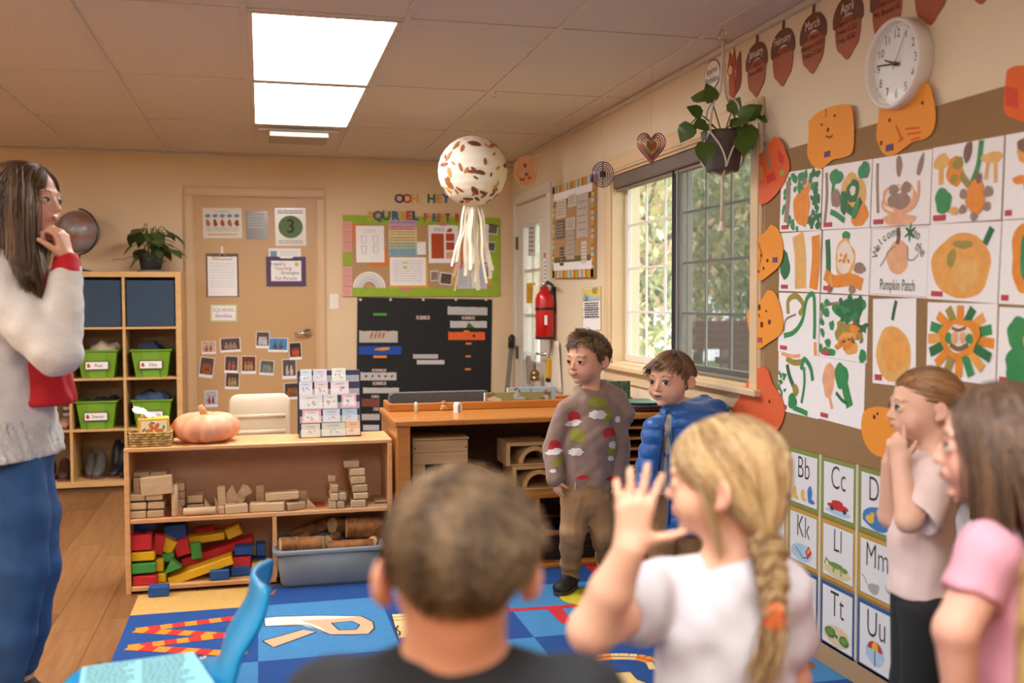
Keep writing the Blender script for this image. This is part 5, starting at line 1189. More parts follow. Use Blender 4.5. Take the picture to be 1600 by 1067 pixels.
painting('painting of several creatures with a green pole and orange turtle shape', [(1463, 232), (1574, 212), (1572, 343), (1461, 350)], [('b', 'ye', -.72, .6, .24, .2), ('s', 'ye', [(-.72, .5), (-.7, 0)], .16), ('b', 'or', -.3, .3, .26, .38), ('b', 'ol', -.22, .5, .16, .16), ('b', 'ol', -.32, .12, .12, .12), ('b', 'bl', .05, .75, .12, .26, -.3), ('s', 'gr', [(.42, .98), (.36, .4), (.2, -.05)], .13), ('b', 'ye', .72, .52, .28, .14), ('s', 'ye', [(.62, .5), (.58, 0)], .09), ('s', 'ye', [(.8, .5), (.84, -.1)], .09), ('b', 'gr', -.62, -.42, .24, .34), ('b', 'or', .32, -.4, .27, .42), ('b', 'br', -.02, -.3, .11, .13), ('b', 'br', -.02, -.68, .1, .12), ('b', 'br', .66, -.3, .12, .14), ('b', 'br', .64, -.66, .1, .11), ('b', 'br', .3, -.88, .1, .1), ('b', 'bl', .4, .06, .08, .14), ('b', 'ye', -.28, -.7, .14, .1), ('s', 'ol', [(-.1, .2), (.05, 0), (.15, -.1)], .14)], 4)
painting('painting with orange and brown beast at the right edge of the top row', [(1577, 212), (1640, 200), (1640, 339), (1575, 343)], [('b', 'am', .1, .55, .5, .3), ('b', 'bl', -.1, .7, .3, .16), ('b', 'or', -.1, -.1, .5, .1), ('b', 'or', .4, -.3, .4, .3)], 5)
painting('painting of a dark green leaf beside two orange pillars, second row', [(1224, 364), (1288, 361), (1287, 456), (1222, 455)], [('b', 'dg', -.72, -.1, .24, .55, .15), ('s', 'ye', [(-.1, .92), (.05, .2), (.1, -.9)], .55), ('s', 'or', [(.75, .85), (.8, .1), (.7, -.9)], .38)], 6)
painting('painting of a pale pumpkin ghost face with orange branch, second row', [(1291, 360), (1366, 356), (1363, 461), (1289, 457)], [('s', 'dg', [(-.78, .7), (-.72, .1), (-.7, -.4)], .22), ('b', 'gr', .02, .78, .16, .17), ('b', 'ye', 0, .1, .44, .56), ('b', 'cr', 0, .12, .36, .48), ('d', 'or', 8, anyp(-.25, .25, -.05, .2), .05, .08), ('s', 'or', [(-.85, -.4), (-.4, -.62), (.3, -.55), (.75, -.7)], .3), ('b', 'br', .62, -.2, .22, .18), ('b', 'br', -.6, -.85, .13, .15), ('b', 'br', .35, -.85, .15, .13), ('s', 'am', [(-.6, -.4), (-.5, -.8)], .12)], 7)
t, w, h = painting('lettered sign reading Welcome to the Pumpkin Patch with a painted pumpkin', [(1367, 356), (1460, 352), (1456, 466), (1364, 461)], [('b', 'pe', -.02, .12, .38, .48, 0, .06), ('s', 'bl', [(-.05, .98), (-.02, .7), (-.06, .5)], .13), ('b', 'dg', .36, .82, .2, .05, .5), ('b', 'dg', .36, .82, .2, .05, 1.5), ('b', 'dg', .36, .82, .2, .05, 2.5), ('s', 'gs', [(-.1, .45), (-.35, .3), (-.45, .1), (-.62, -.15)], .03), ('s', 'gs', [(.3, .45), (.32, .1), (.5, .05), (.66, .2)], .03)], 8, False, 'welcome_sign', None, 'sign')
part('border_line', MB().ribbon([(-w * .48, -h * .48), (w * .48, -h * .48), (w * .48, h * .48), (-w * .48, h * .48), (-w * .48, -h * .485)], .0016, .0016), M('line_rose', '#b98a84', .8), t)
mg = M('ink_green_grey', '#56604a', .8)
text('lettering', 'Pumpkin Patch', h * .23, mg, t, 0, -h * .34, .0035, sx=.60)
for k, ch in enumerate('Welcome'):
 a = math.radians(168 - k * 13); text('lettering', ch, h * .20, mg, t, w * .40 * math.cos(a), h * (.05 + .38 * math.sin(a)), .0035, rot=a - math.pi / 2, sx=.8)
for k, (ch, x, y, r) in enumerate((('to', .30, .38, -.35), ('the', .36, .17, -.65))): text('lettering', ch, h * .20, mg, t, w * x, h * y, .0035, rot=r, sx=.85)
painting('painting of one huge yellow orange pumpkin with green stem', [(1461, 351), (1570, 345), (1566, 475), (1455, 466)], [('b', 'am', -.05, -.1, .84, .86, .1, .06), ('b', 'ol', -.32, .1, .12, .26, -.4), ('s', 'dg', [(.6, .45), (.78, .85)], .16), ('b', 'ol', .0, .45, .3, .1), ('b', 'ye', .1, -.3, .4, .4)], 9)
painting('painting with a green block over orange at the right edge of the second row', [(1572, 345), (1640, 341), (1640, 479), (1568, 474)], [('b', 'or', .1, .1, .62, .8), ('b', 'gr', .35, .2, .5, .6)], 10)
painting('painting of a green line path and brown loop, third row', [(1222, 457), (1285, 459), (1285, 557), (1221, 549)], [('s', 'ol', [(-.5, .3), (-.5, .75), (-.1, .9), (.25, .6), (.05, .3)], .16), ('s', 'gr', [(-.7, -.45), (-.2, -.3), (.2, .1), (.4, .8), (.72, .95), (.8, .2), (.8, -.45)], .14), ('s', 'am', [(.84, -.55), (.88, -.98)], .13), ('s', 'br', [(-.7, -.3), (-.6, .1), (-.1, .3)], .06)], 11)
painting('painting crowded with green and brown brush marks, third row', [(1287, 459), (1362, 463), (1360, 567), (1286, 557)], [('s', 'br', [(-.95, .1), (-.85, .6), (-.2, .75)], .08), ('b', 'gr', .25, .55, .62, .35, 0, .3), ('d', 'dg', 22, anyp(-.2, .9, 0, .9), .16, .12), ('b', 'ol', .2, -.15, .5, .35, 0, .3), ('b', 'am', .25, -.45, .45, .3, 0, .3), ('d', 'gr', 14, anyp(-.95, -.4, -.95, .8), .1, .14), ('b', 'gr', -.6, -.82, .35, .12), ('d', 'or', 10, anyp(-.3, .8, -.8, .2), .1, .1), ('b', 'gr', .85, -.8, .14, .2), ('d', 'bl', 8, anyp(0, .8, -.5, .4), .1, .05)], 12)
painting('painting of a single tall orange pumpkin with green stem, third row', [(1371, 465), (1442, 468), (1432, 603), (1368, 600)], [('b', 'ye', -.02, -.28, .8, .66, .1, .05), ('b', 'am', .05, -.2, .6, .52, .1, .05), ('s', 'dg', [(-.05, .5), (.02, .72), (.12, .95)], .14)], 13)
painting('painting of an orange and green lion face sunburst', [(1457, 470), (1565, 477), (1562, 600), (1452, 590)], sum([[('s', ('or', 'gr', 'am', 'dg', 'or', 'ol')[k % 6], [(.28 * math.cos(k * .3927), .1 + .28 * math.sin(k * .3927)), (.95 * math.cos(k * .3927), .02 + .92 * math.sin(k * .3927))], .2)] for k in range(16)], []) + [('b', 'or', 0, .1, .55, .52, 0, .15), ('b', 'cr', 0, .1, .36, .36), ('b', 'gr', -.3, .08, .1, .16), ('b', 'gr', .3, .1, .1, .14), ('s', 'bl', [(-.25, -.08), (0, -.18), (.28, -.05)], .1), ('b', 'pe', -.12, .1, .1, .16), ('b', 'pe', .12, .12, .09, .14), ('s', 'bl', [(-.2, .36), (-.02, .3), (.2, .38)], .06)], 14)
painting('painting of a round green figure at the right edge of the third row', [(1567, 478), (1640, 484), (1640, 610), (1565, 602)], [('b', 'gr', 0, .35, .6, .45), ('b', 'gr', .1, -.45, .8, .5), ('b', 'am', .35, .2, .25, .2)], 15)
painting('painting of loose green hooks and dots, bottom row left', [(1221, 549), (1285, 557), (1285, 655), (1221, 640)], [('s', 'ol', [(-.6, .8), (-.2, .7), (.2, .75)], .16), ('s', 'pe', [(-.85, .95), (-.3, .9), (.1, .95)], .1), ('s', 'dg', [(-.55, .6), (-.4, .2), (-.2, -.1)], .16), ('s', 'gr', [(.15, .5), (.3, .85), (.6, .6), (.72, .2)], .14), ('s', 'gr', [(.3, .6), (.32, 0), (.2, -.6)], .1), ('d', 'gr', 12, anyp(-.95, -.6, -.4, .3), .07, .07), ('b', 'ol', -.1, -.2, .15, .2), ('b', 'gr', -.25, -.6, .2, .28), ('s', 'gr', [(-.2, -.8), (.2, -.85), (.5, -.9)], .14), ('b', 'br', -.85, -.6, .1, .2)], 16)
painting('painting of a pale orange patch and a green flag shape, bottom row right', [(1286, 557), (1360, 568), (1352, 671), (1284, 653)], [('b', 'pe', -.55, .3, .28, .56), ('s', 'pe', [(-.5, -.2), (-.35, -.6)], .12), ('b', 'gr', .02, .5, .32, .38), ('s', 'gr', [(.15, .3), (.3, -.1), (.42, -.4)], .3), ('s', 'dg', [(-.2, -.05), (.1, -.25), (.35, -.3)], .1)], 17)
# felt-like paper pumpkins
def cutout(label, pts, col, deco, off=.016, th=.002):
 P = [onX(x, y) for x, y in pts]; c = sum(P, Vector()) / len(P)
 Mx = fr(c, RR, 0, off); inv = Mx.inverted()
 def loc(x, y): q = inv @ onX(x, y); return (q.x, q.y)
 poly = [loc(x, y) for x, y in pts]; poly = spline(poly + poly[:1], 4)[:-1]
 t = thing('paper_pumpkin', label, 'paper cutout', group='cut out paper pumpkins on the right wall', Mx=Mx)
 part('card', MB().prism(poly, 0, th), M('pumpkin_card_' + col.strip('#'), col, .7, var=.03, scale=10), t)
 for i, d in enumerate(deco):
  z = th + .0004 + i * .0001
  if d[0] == 'dot': q = loc(d[1], d[2]); part('seed', MB().prism(blob(q[0], q[1], d[3], d[3] * 1.2, 0, 10, .1, i), z, z + .002), M('seed_brown', '#5a2a18', .6), t)
  elif d[0] == 'line': part('yarn', MB().ribbon([loc(x, y) for x, y in d[1]], d[2], z + .001), M(d[3] if len(d) > 3 else 'yarn_orange', '#d8611c', .8), t)
  elif d[0] == 'tag': q = loc(d[1], d[2]); part('name_label', MB().box(q[0] - .018, q[0] + .018, q[1] - .010, q[1] + .010, z, z + .001), M(d[3], {'label_violet': '#5a4470', 'label_red': '#b8434c', 'label_olive': '#a8a040'}[d[3]], .7), t)
  elif d[0] == 'patch': part('patch', MB().face([loc(x, y) for x, y in d[1]], z), M('patch_' + d[2].strip('#'), d[2], .7), t)
AM, RO = '#e8952a', '#d9602f'
cutout('red orange paper pumpkin with torn paper patches beside the window', [(1216, 213), (1228, 222), (1240, 255), (1236, 275), (1222, 300), (1206, 316), (1194, 318), (1186, 300), (1184, 282), (1182, 262), (1190, 243), (1200, 236)], RO, [('patch', [(1186, 262), (1198, 258), (1200, 280), (1188, 284)], '#dd8a52'), ('patch', [(1222, 232), (1232, 245), (1230, 258), (1222, 250)], '#c83c22'), ('patch', [(1204, 275), (1216, 268), (1220, 280), (1206, 288)], '#c83c22'), ('patch', [(1200, 222), (1204, 222), (1211, 262), (1207, 264)], '#8a7a68'), ('tag', 1229, 270, 'label_olive')])
cutout('square amber paper pumpkin with small face left of the clock', [(1270, 190), (1285, 176), (1310, 166), (1332, 164), (1340, 178), (1340, 235), (1322, 247), (1308, 250), (1290, 264), (1276, 258), (1268, 240), (1270, 215)], AM, [('dot', 1301, 203, .006), ('dot', 1291, 195, .004), ('dot', 1312, 181, .004), ('line', [(1298, 213), (1304, 215), (1309, 212)], .006, 'seed_brown'), ('line', [(1298, 170), (1298, 184)], .004), ('tag', 1300, 241, 'label_violet')])
cutout('amber paper pumpkin with zigzag yarn just below the clock', [(1382, 160), (1400, 152), (1420, 142), (1440, 130), (1457, 130), (1464, 145), (1470, 178), (1466, 205), (1452, 218), (1434, 222), (1418, 234), (1402, 243), (1388, 240), (1377, 215), (1380, 185)], AM, [('dot', 1385, 224, .006), ('dot', 1426, 153, .006), ('dot', 1398, 188, .005), ('dot', 1450, 161, .005), ('line', [(1408, 196), (1416, 215), (1412, 222), (1420, 216)], .006), ('line', [(1423, 202), (1446, 200)], .006), ('line', [(1426, 210), (1448, 207)], .006), ('line', [(1432, 219), (1446, 215)], .006), ('tag', 1398, 231, 'label_violet')])
cutout('bright orange paper pumpkin cut off by the right edge of the view', [(1582, 110), (1600, 103), (1640, 110), (1650, 170), (1620, 192), (1594, 186), (1578, 175), (1579, 140)], '#e0651f', [('patch', [(1580, 135), (1600, 140), (1600, 170), (1580, 165)], '#d4452a')])
cutout('amber paper pumpkin with twig face halfway up beside the window', [(1211, 351), (1222, 358), (1230, 385), (1226, 412), (1208, 430), (1194, 438), (1186, 425), (1181, 400), (1181, 378), (1192, 368), (1202, 362)], AM, [('line', [(1191, 381), (1197, 396)], .008), ('line', [(1197, 400), (1192, 418)], .006), ('dot', 1196, 399, .006), ('dot', 1188, 404, .005), ('dot', 1206, 407, .006), ('dot', 1192, 424, .005), ('dot', 1200, 419, .005), ('tag', 1218, 406, 'label_violet')])
cutout('amber paper pumpkin with four dark seeds beside the window', [(1206, 453), (1217, 457), (1226, 480), (1230, 508), (1226, 522), (1208, 535), (1190, 545), (1180, 530), (1173, 495), (1176, 484), (1194, 470)], AM, [('dot', 1193, 480, .010), ('dot', 1209, 503, .009), ('dot', 1197, 507, .010), ('line', [(1192, 490), (1194, 496)], .007, 'seed_brown'), ('dot', 1204, 486, .004), ('tag', 1194, 531, 'label_red')])
cutout('red orange paper pumpkin at the lower window corner behind the blond girl', [(1197, 571), (1207, 580), (1213, 598), (1228, 622), (1232, 645), (1226, 665), (1216, 676), (1196, 688), (1172, 690), (1155, 660), (1150, 640), (1165, 615), (1180, 585)], RO, [('dot', 1209, 627, .006)])
cutout('amber paper pumpkin low on the board behind the pale pink girl', [(1364, 638), (1378, 635), (1400, 640), (1420, 660), (1424, 690), (1405, 710), (1378, 712), (1360, 694), (1353, 668), (1356, 645)], AM, [('dot', 1374, 651, .006), ('dot', 1379, 646, .004)])
# alphabet cards low on the wall
letters = [['Aa', 'Bb', 'Cc', 'Dd', 'Ee', 'Ff'], ['Jj', 'Kk', 'Ll', 'Mm', 'Nn', 'Oo'], ['Rr', 'Ss', 'Tt', 'Uu', 'Vv', 'Ww']]
rowc = ['#7d9440', '#c39a34', '#2b5a94']; rown = ['green', 'yellow', 'blue']
zr = [(.745, .535), (.525, .318), (.306, .078)]
pit = .2275
AC = {'red': '#c0282c', 'blue': '#3f78b8', 'sky': '#a9c6dc', 'yel': '#dcb03c', 'grn': '#6a8f3c', 'gry': '#a8a4a0', 'tan': '#d3c39a', 'ink': '#3a3634', 'dgr': '#3f6a3a'}
pics = {'Bb': [('yel', 'b', -.7, -.6, .16, .24), ('yel', 'b', -.05, -.6, .13, .22), ('blue', 'b', .5, -.5, .18, .34), ('blue', 'b', .62, -.78, .25, .1), ('yel', 'b', .04, -.78, .17, .08), ('yel', 'b', -.6, -.8, .2, .09)],
 'Cc': [('sky', 'b', 0, -.82, .9, .14), ('red', 'b', 0, -.62, .72, .14), ('red', 'b', -.05, -.48, .4, .12), ('ink', 'b', -.42, -.72, .13, .1), ('ink', 'b', .45, -.72, .13, .1)],
 'Dd': [('blue', 'b', 0, -.55, .95, .42), ('yel', 'b', -.45, -.62, .26, .16), ('yel', 'b', -.3, -.44, .13, .09), ('yel', 'b', .15, -.3, .22, .13), ('yel', 'b', .28, -.18, .11, .08), ('yel', 'b', .75, -.6, .25, .2)],
 'Kk': [('sky', 'b', -.1, -.6, .85, .36), ('red', 'k', .45, -.5, .24, .3), ('yel', 'k', .45, -.46, .12, .16), ('ink', 'l', [(.3, -.72), (0, -.8), (-.3, -.6), (-.55, -.45)], .04)],
 'Ll': [('tan', 'b', 0, -.72, .95, .26), ('grn', 'b', -.1, -.5, .52, .12), ('grn', 'b', .5, -.56, .22, .1), ('grn', 'l', [(-.5, -.5), (-.8, -.35), (-.9, -.6)], .1), ('grn', 'l', [(-.2, -.55), (-.3, -.78)], .09), ('grn', 'l', [(.25, -.6), (.3, -.82)], .09)],
 'Mm': [('gry', 'b', -.2, -.72, .34, .2), ('gry', 'b', .75, -.45, .22, .2), ('gry', 'b', .05, -.6, .12, .12), ('ink', 'l', [(-.5, -.7), (-.8, -.4), (-.95, -.35)], .03)],
 'Ss': [('cr', 'b', -.55, -.7, .2, .2), ('gry', 'b', -.55, -.45, .15, .14), ('ink', 'b', -.55, -.25, .12, .07), ('red', 'b', .6, -.55, .1, .08), ('ink', 'l', [(.6, -.6), (.62, -.9)], .04), ('ink', 'l', [(-.9, -.9), (0, -.8), (.9, -.92)], .03)],
 'Tt': [('tan', 'b', 0, -.62, .95, .36), ('dgr', 'b', -.45, -.58, .36, .2), ('grn', 'b', -.45, -.56, .26, .13), ('dgr', 'b', .5, -.66, .32, .19), ('grn', 'b', .5, -.64, .22, .12), ('dgr', 'b', 0, -.62, .1, .07)],
 'Uu': [('sky', 'b', -.05, -.45, .6, .4), ('red', 'h', -.05, -.35, .46, .3), ('yel', 'h', -.05, -.35, .2, .3), ('ink', 'l', [(-.05, -.35), (-.05, -.88)], .05)]}
for r in range(3):
 for c, L in enumerate(letters[r]):
  y1 = 3.157 + .009 + pit * (1 - (c)) + pit - .018
  u0 = y1; w = pit - .018; zt, zb = zr[r]; h = zt - zb
  if c > 5: continue
  t = thing('alphabet_card', 'alphabet card lettered %s with a %s frame low on the right wall' % (L, rown[r]), 'card', group='alphabet cards on the right wall', Mx=fr((WX, y1 - w / 2, (zt + zb) / 2), RR, 0, BOFF))
  part('frame', MB().box(-w / 2, w / 2, -h / 2, h / 2, 0, .0015), M('alpha_frame_%d' % r, rowc[r], .6, var=.06, scale=20), t)
  part('card', MB().box(-w / 2 + .012, w / 2 - .012, -h / 2 + .012, h / 2 - .012, .0015, .0022), M('alpha_card', '#dedfe0', .6), t)
  part('outline', MB().ribbon([(-w / 2 + .012, -h / 2 + .012), (w / 2 - .012, -h / 2 + .012), (w / 2 - .012, h / 2 - .012), (-w / 2 + .012, h / 2 - .012), (-w / 2 + .012, -h / 2 + .011)], .002, .0024), m_ink, t)
  text('lettering', L, h * .56, m_ink, t, 0, h * .19, .0026, sx=.72, bold=-.001)
  z = .0026
  for i, op in enumerate(pics.get(L, [])):
   col = M('alpha_' + op[0], AC.get(op[0], '#d9d4cc'), .7, var=.1, scale=40); z += .00015; ww, hh_ = w / 2 - .016, h / 2 - .014
   if op[1] == 'b': mb = MB().face(blob(op[2] * ww, op[3] * hh_, op[4] * ww, op[5] * hh_, 0, 16, .08, i), z)
   elif op[1] == 'k': mb = MB().face([((op[2]) * ww, (op[3] + op[5]) * hh_), ((op[2] + op[4]) * ww, (op[3] + .05) * hh_), ((op[2] - .1) * ww, (op[3] - op[5]) * hh_), ((op[2] - op[4]) * ww, op[3] * hh_)], z)
   elif op[1] == 'h': mb = MB().face([((op[2] + op[4] * math.cos(math.pi * q / 10)) * ww, (op[3] + op[5] * math.sin(math.pi * q / 10)) * hh_) for q in range(11)], z)
   else: mb = MB().ribbon([(x * ww, y * hh_) for x, y in op[2]], op[3] * ww, z)
   part('picture', mb, col, t)
for c in range(7):
 y1 = 3.157 + pit * (2 - c)
 o = part('divider_tape', MB().box(3.585 - y1 - .006, 3.585 - y1 + .006, 0, .66, .012, .0165), M('tape_white', '#cfc6ae', .6), kb)
# acorn months
m_cap = M('acorn_cap', '#6b3d28', .6, var=.15, scale=18); m_nut = M('acorn_nut', '#a2502c', .55, var=.05, scale=8); m_wi = M('white_ink', '#e8e0d6', .6)
months = [('January', 3.678, ['Si 16.2021', 'Stevie 29.2021']), ('February', 3.470, ['Theo 19.2021']), ('March', 3.256, ['Mrs. Nicole 3', 'Remington 10.2021', 'Delaney 22.2021']), ('April', 3.036, ['Logan B 9.2021', 'Emmie 15.2021', 'Finley 18.2021']), ('May', 2.818, ['Paloma 7.2021', 'Mrs. Breanna 16']), ('June', 2.602, ['Miss Taylor']), ('July', 2.385, [])]
for mo, y, names in months:
 t = thing('acorn_cutout', 'paper acorn lettered %s in the row of birthday months' % mo, 'paper cutout', group='acorn birthday months', Mx=fr((WX, y, 2.235), RR, 0, .001))
 hw = .088
 nut = [(-hw * .82, .03), (-hw * .86, -.02), (-hw * .72, -.07), (-hw * .4, -.105), (0, -.116), (hw * .4, -.105), (hw * .72, -.07), (hw * .86, -.02), (hw * .82, .03)]
 nut[3:6] = [(-hw * .42, -.092), (0, -.118), (hw * .42, -.092)]
 part('nut', MB().prism(spline(nut, 4), 0, .002), m_nut, t)
 cap = [(-hw, .005), (-hw * .98, .045), (-hw * .6, .085), (0, .098), (hw * .6, .085), (hw * .98, .045), (hw, .005), (hw * .8, .0), (hw * .4, .028), (0, .038), (-hw * .4, .028), (-hw * .8, .0)]
 part('cap', MB().prism(spline(cap + cap[:1], 4)[:-1], .002, .0032), m_cap, t)
 part('stem', MB().prism([(-.008, .09), (.008, .09), (.014, .128), (.0, .132), (-.004, .11)], .001, .003), m_cap, t)
 text('lettering', mo, .048 if len(mo) < 8 else .042, m_wi, t, 0, .058, .004, sx=.82)
 for i, nm in enumerate(names): text('lettering', nm, .026, m_ink, t, 0, .012 - .029 * i, .003, sx=.78)
t = thing('birthday_sign', 'round white sign reading Squirrel Birthdays', 'sign', Mx=fr((WX, 4.085, 2.295), RR, 0, .001))
part('disc', MB().prism(blob(0, 0, .082, .066, 0, 30, 0), 0, .0015), M('acorn_cap'), t); part('card', MB().prism(blob(0, 0, .077, .061, 0, 30, 0), .0015, .0022), m_paper, t); text('lettering', 'Squirrel', .038, m_ink, t, 0, .018, .003, sx=.9); text('lettering', 'Birthdays', .038, m_ink, t, 0, -.022, .003, sx=.9)
t = thing('squirrel_cutout', 'red brown paper squirrel beside the round birthday sign', 'paper cutout', Mx=fr((WX, 3.885, 2.255), RR, 0, .001))
m_sq = M('squirrel_red', '#ad4a26', .6); m_sqd = M('squirrel_dark', '#8a2f1c', .6)
part('tail', MB().prism(spline([(.01, -.10), (.07, -.06), (.075, .02), (.066, .08), (.035, .04), (.03, -.01), (.02, -.05), (.01, -.10)], 5), 0, .0015), m_sqd, t)
part('body', MB().prism(spline([(-.02, -.11), (.02, -.10), (.02, -.03), (.012, .01), (-.02, .01), (-.036, -.03), (-.02, -.11)], 5), .0015, .0025), m_sq, t)
hd_ = part('head', MB().prism(spline([(-.05, .02), (-.03, -.005), (.01, 0), (.03, .04), (.02, .075), (-.03, .075), (-.05, .02)], 5), .0025, .0035), m_sq, t); part('ear', MB().prism([(.0, .07), (.012, .115), (.022, .06)], .0015, .0028), m_sq, t); part('ear', MB().prism([(-.035, .07), (-.03, .10), (-.012, .072)], .0015, .0028), m_sq, t)
part('eye', MB().face(blob(0, .035, .006, .009, 0, 12, 0), .0037), m_ink, hd_); part('muzzle', MB().face(blob(-.02, .02, .018, .02, 0, 14, .05), .0036), M('squirrel_cream', '#e0c7a0', .6), hd_); part('foot', MB().prism([(-.03, -.12), (-.012, -.12), (-.014, -.04), (-.024, -.04)], .001, .002), m_sqd, t)
# wall clock
ck = thing('wall_clock', 'round white wall clock reading about quarter to ten', 'clock', Mx=fr((WX, 2.724, 2.030), RR))
R_ = .138
part('case', MB().lathe([(R_ * .97, 0), (R_, .004), (R_, .045), (R_ * .985, .052), (R_ * .93, .054), (R_ * .90, .048), (R_ * .885, .029)], 56, cap=False), M('clock_white', '#e2ded8', .35), ck, True)
dial = part('dial', MB().lathe([(0, .030), (R_ * .89, .030)], 48, cap=False), M('clock_dial', '#dedddb', .4), ck)
for n in range(1, 13):
 a = math.pi / 2 - n * math.pi / 6; text('numeral', str(n), .038, m_ink, dial, .092 * math.cos(a), .092 * math.sin(a), .0308, sx=.85)
tk = MB()
for n in range(60):
 a = n * math.pi / 30; r0 = .112 if n % 5 else .109; T = Matrix.Rotation(a, 4, 'Z'); tk.box(r0, .117, -.0006 if n % 5 else -.0015, .0006 if n % 5 else .0015, .0302, .0306, 0, T)
part('minute_marks', tk, m_ink, dial, kind='stuff')
def hand_(L, w, ang, nm, z): part(nm, MB().prism([(-.018, -w / 2), (L, -w * .25), (L, w * .25), (-.018, w / 2)], z, z + .001, Matrix.Rotation(math.pi / 2 - math.radians(ang), 4, 'Z')), m_ink, ck)
hand_(.062, .009, 292, 'hour_hand', .033); hand_(.095, .007, 278, 'minute_hand', .035); hand_(.10, .0022, 32, 'second_hand', .037)
part('hub', MB().lathe([(.007, .032), (.007, .040), (0, .041)], 14), m_ink, ck, True); part('glass', MB().lathe([(0, .047), (R_ * .9, .046)], 40, cap=False), M('clock_glass', '#ffffff', .02, alpha=.06), ck)
# ---- between window and outside door
Mx, w, h = quad_frame([(867, 293), (934, 272), (933, 432), (870, 435)], 'R', .0)
sb = thing('notice_board', 'cork notice board with rainbow striped border beside the outside door', 'notice board', Mx=Mx)
part('frame', MB().box(-w / 2, w / 2, -h / 2, h / 2, 0, .022), M('board_edge', '#a5875c', .7), sb); part('cork', MB().box(-w / 2 + .05, w / 2 - .05, -h / 2 + .05, h / 2 - .05, .022, .024), M('cork'), sb); part('paper_band', MB().box(-w / 2 + .03, w / 2 - .03, -h / 2 + .05, -h / 2 + .11, .024, .0246).box(-w / 2 + .03, w / 2 - .03, h / 2 - .1, h / 2 - .05, .024, .0246), m_paper, sb)
sc_ = ['#d98a34', '#c9c6c0', '#7fa0b8', '#dcc24a', '#cf5a3a', '#8fae5a']
k = 0
for side in 'TBLR':
 n = 22 if side in 'TB' else 34; L = w if side in 'TB' else h
 for i in range(n):
  a, b = -L / 2 + L * i / n, -L / 2 + L * (i + 1) / n; e = .048
  r = {'T': (a, b, h / 2 - e, h / 2), 'B': (a, b, -h / 2, -h / 2 + e), 'L': (-w / 2, -w / 2 + e, a, b), 'R': (w / 2 - e, w / 2, a, b)}[side]
  part('border_stripe', MB().box(*r, .022, .0245), M('stripe_%d' % (k % 6), sc_[k % 6], .7), sb); k += 1
part('scallop_trim', MB().prism(scallop(-w / 2 + .05, w / 2 - .05, h / 2 - .13, h / 2 - .1, 'T', 12), .024, .026), M('scallop_olive', '#6a5f34', .8), sb); part('scallop_trim', MB().prism(scallop(-w / 2 + .05, w / 2 - .05, -h / 2 + .1, -h / 2 + .13, 'B', 12), .024, .026), M('scallop_olive'), sb)
for k, (lb, x, y, ww, hh_, c) in enumerate((('white notice with small drawings, top left', -.26, .24, .26, .2, '#d3cbbd'), ('round white paper at the top', .02, .30, .2, .13, '#dcd6cc'), ('tall grey lined notice at the right', .26, .12, .26, .44, '#c2bab2'), ('dark photo notice at the left', -.28, .02, .22, .2, '#6a645c'), ('small notice with bold print in the middle', -.02, .06, .22, .12, '#d8d0c6'), ('tall schedule below the middle', -.02, -.16, .2, .3, '#b0aa9c'), ('white paper figure at the lower right', .3, -.25, .12, .22, '#d8d2c8'), ('brown photo strip at the lower left', -.24, -.27, .1, .2, '#5a4034'))):
 t = thing('notice_paper', lb + ' of the striped board', 'paper', group='papers on the striped notice board', Mx=Mx @ Matrix.Translation((x * w, y * h, .0262)))
 part('paper', MB().box(-ww * w / 2, ww * w / 2, -hh_ * h / 2, hh_ * h / 2, 0, .001), M('notice_%d' % k, c, .7, var=.1, scale=30), t); part('print', lines(MB(), -ww * w * .4, ww * w * .4, -hh_ * h * .4, hh_ * h * .4, 5, .006, .0015, k), m_grey_ink if k not in (3, 7) else M('print_pale'), t)
Mx, w, h = quad_frame([(911, 450), (940, 448), (940, 516), (911, 517)], 'R', .001)
t = thing('weather_chart', 'yellow and blue topped chart on the wall above the boy in the brown hoodie', 'chart', Mx=Mx)
part('board', MB().box(-w / 2, w / 2, -h / 2, h / 2, 0, .003), M('chart_tan', '#c9a050', .7), t); part('sheet', MB().box(-w * .47, w * .47, -h * .48, h * .485, .003, .004), m_paper, t)
part('header', MB().box(-w * .46, w * .46, h * .2, h * .47, .004, .0045), M('chart_yellow', '#dccb62', .7), t); part('cloud', MB().face([(-w * .46, h * .2), (w * .46, h * .2), (w * .46, h * .3), (w * .1, h * .26), (-w * .2, h * .36), (-w * .46, h * .3)], .0048), M('chart_blue', '#a4c4d6', .7), t)
for k in (0, 1, 2): part('rule', MB().box(-w * .46, w * .46, h * (.19 - .2 * k), h * (.2 - .2 * k), .004, .0047), m_ink, t)
part('print', lines(MB(), -w * .36, w * .4, -h * .2, h * .16, 7, .008, .0052, 3), m_ink, t); text('lettering', 'FORT', .05, m_ink, t, w * .22, h * .41, .0054, sx=.8); text('lettering', 'Sun', .06, m_ink, t, -w * .25, h * .27, .0056, sx=.8)
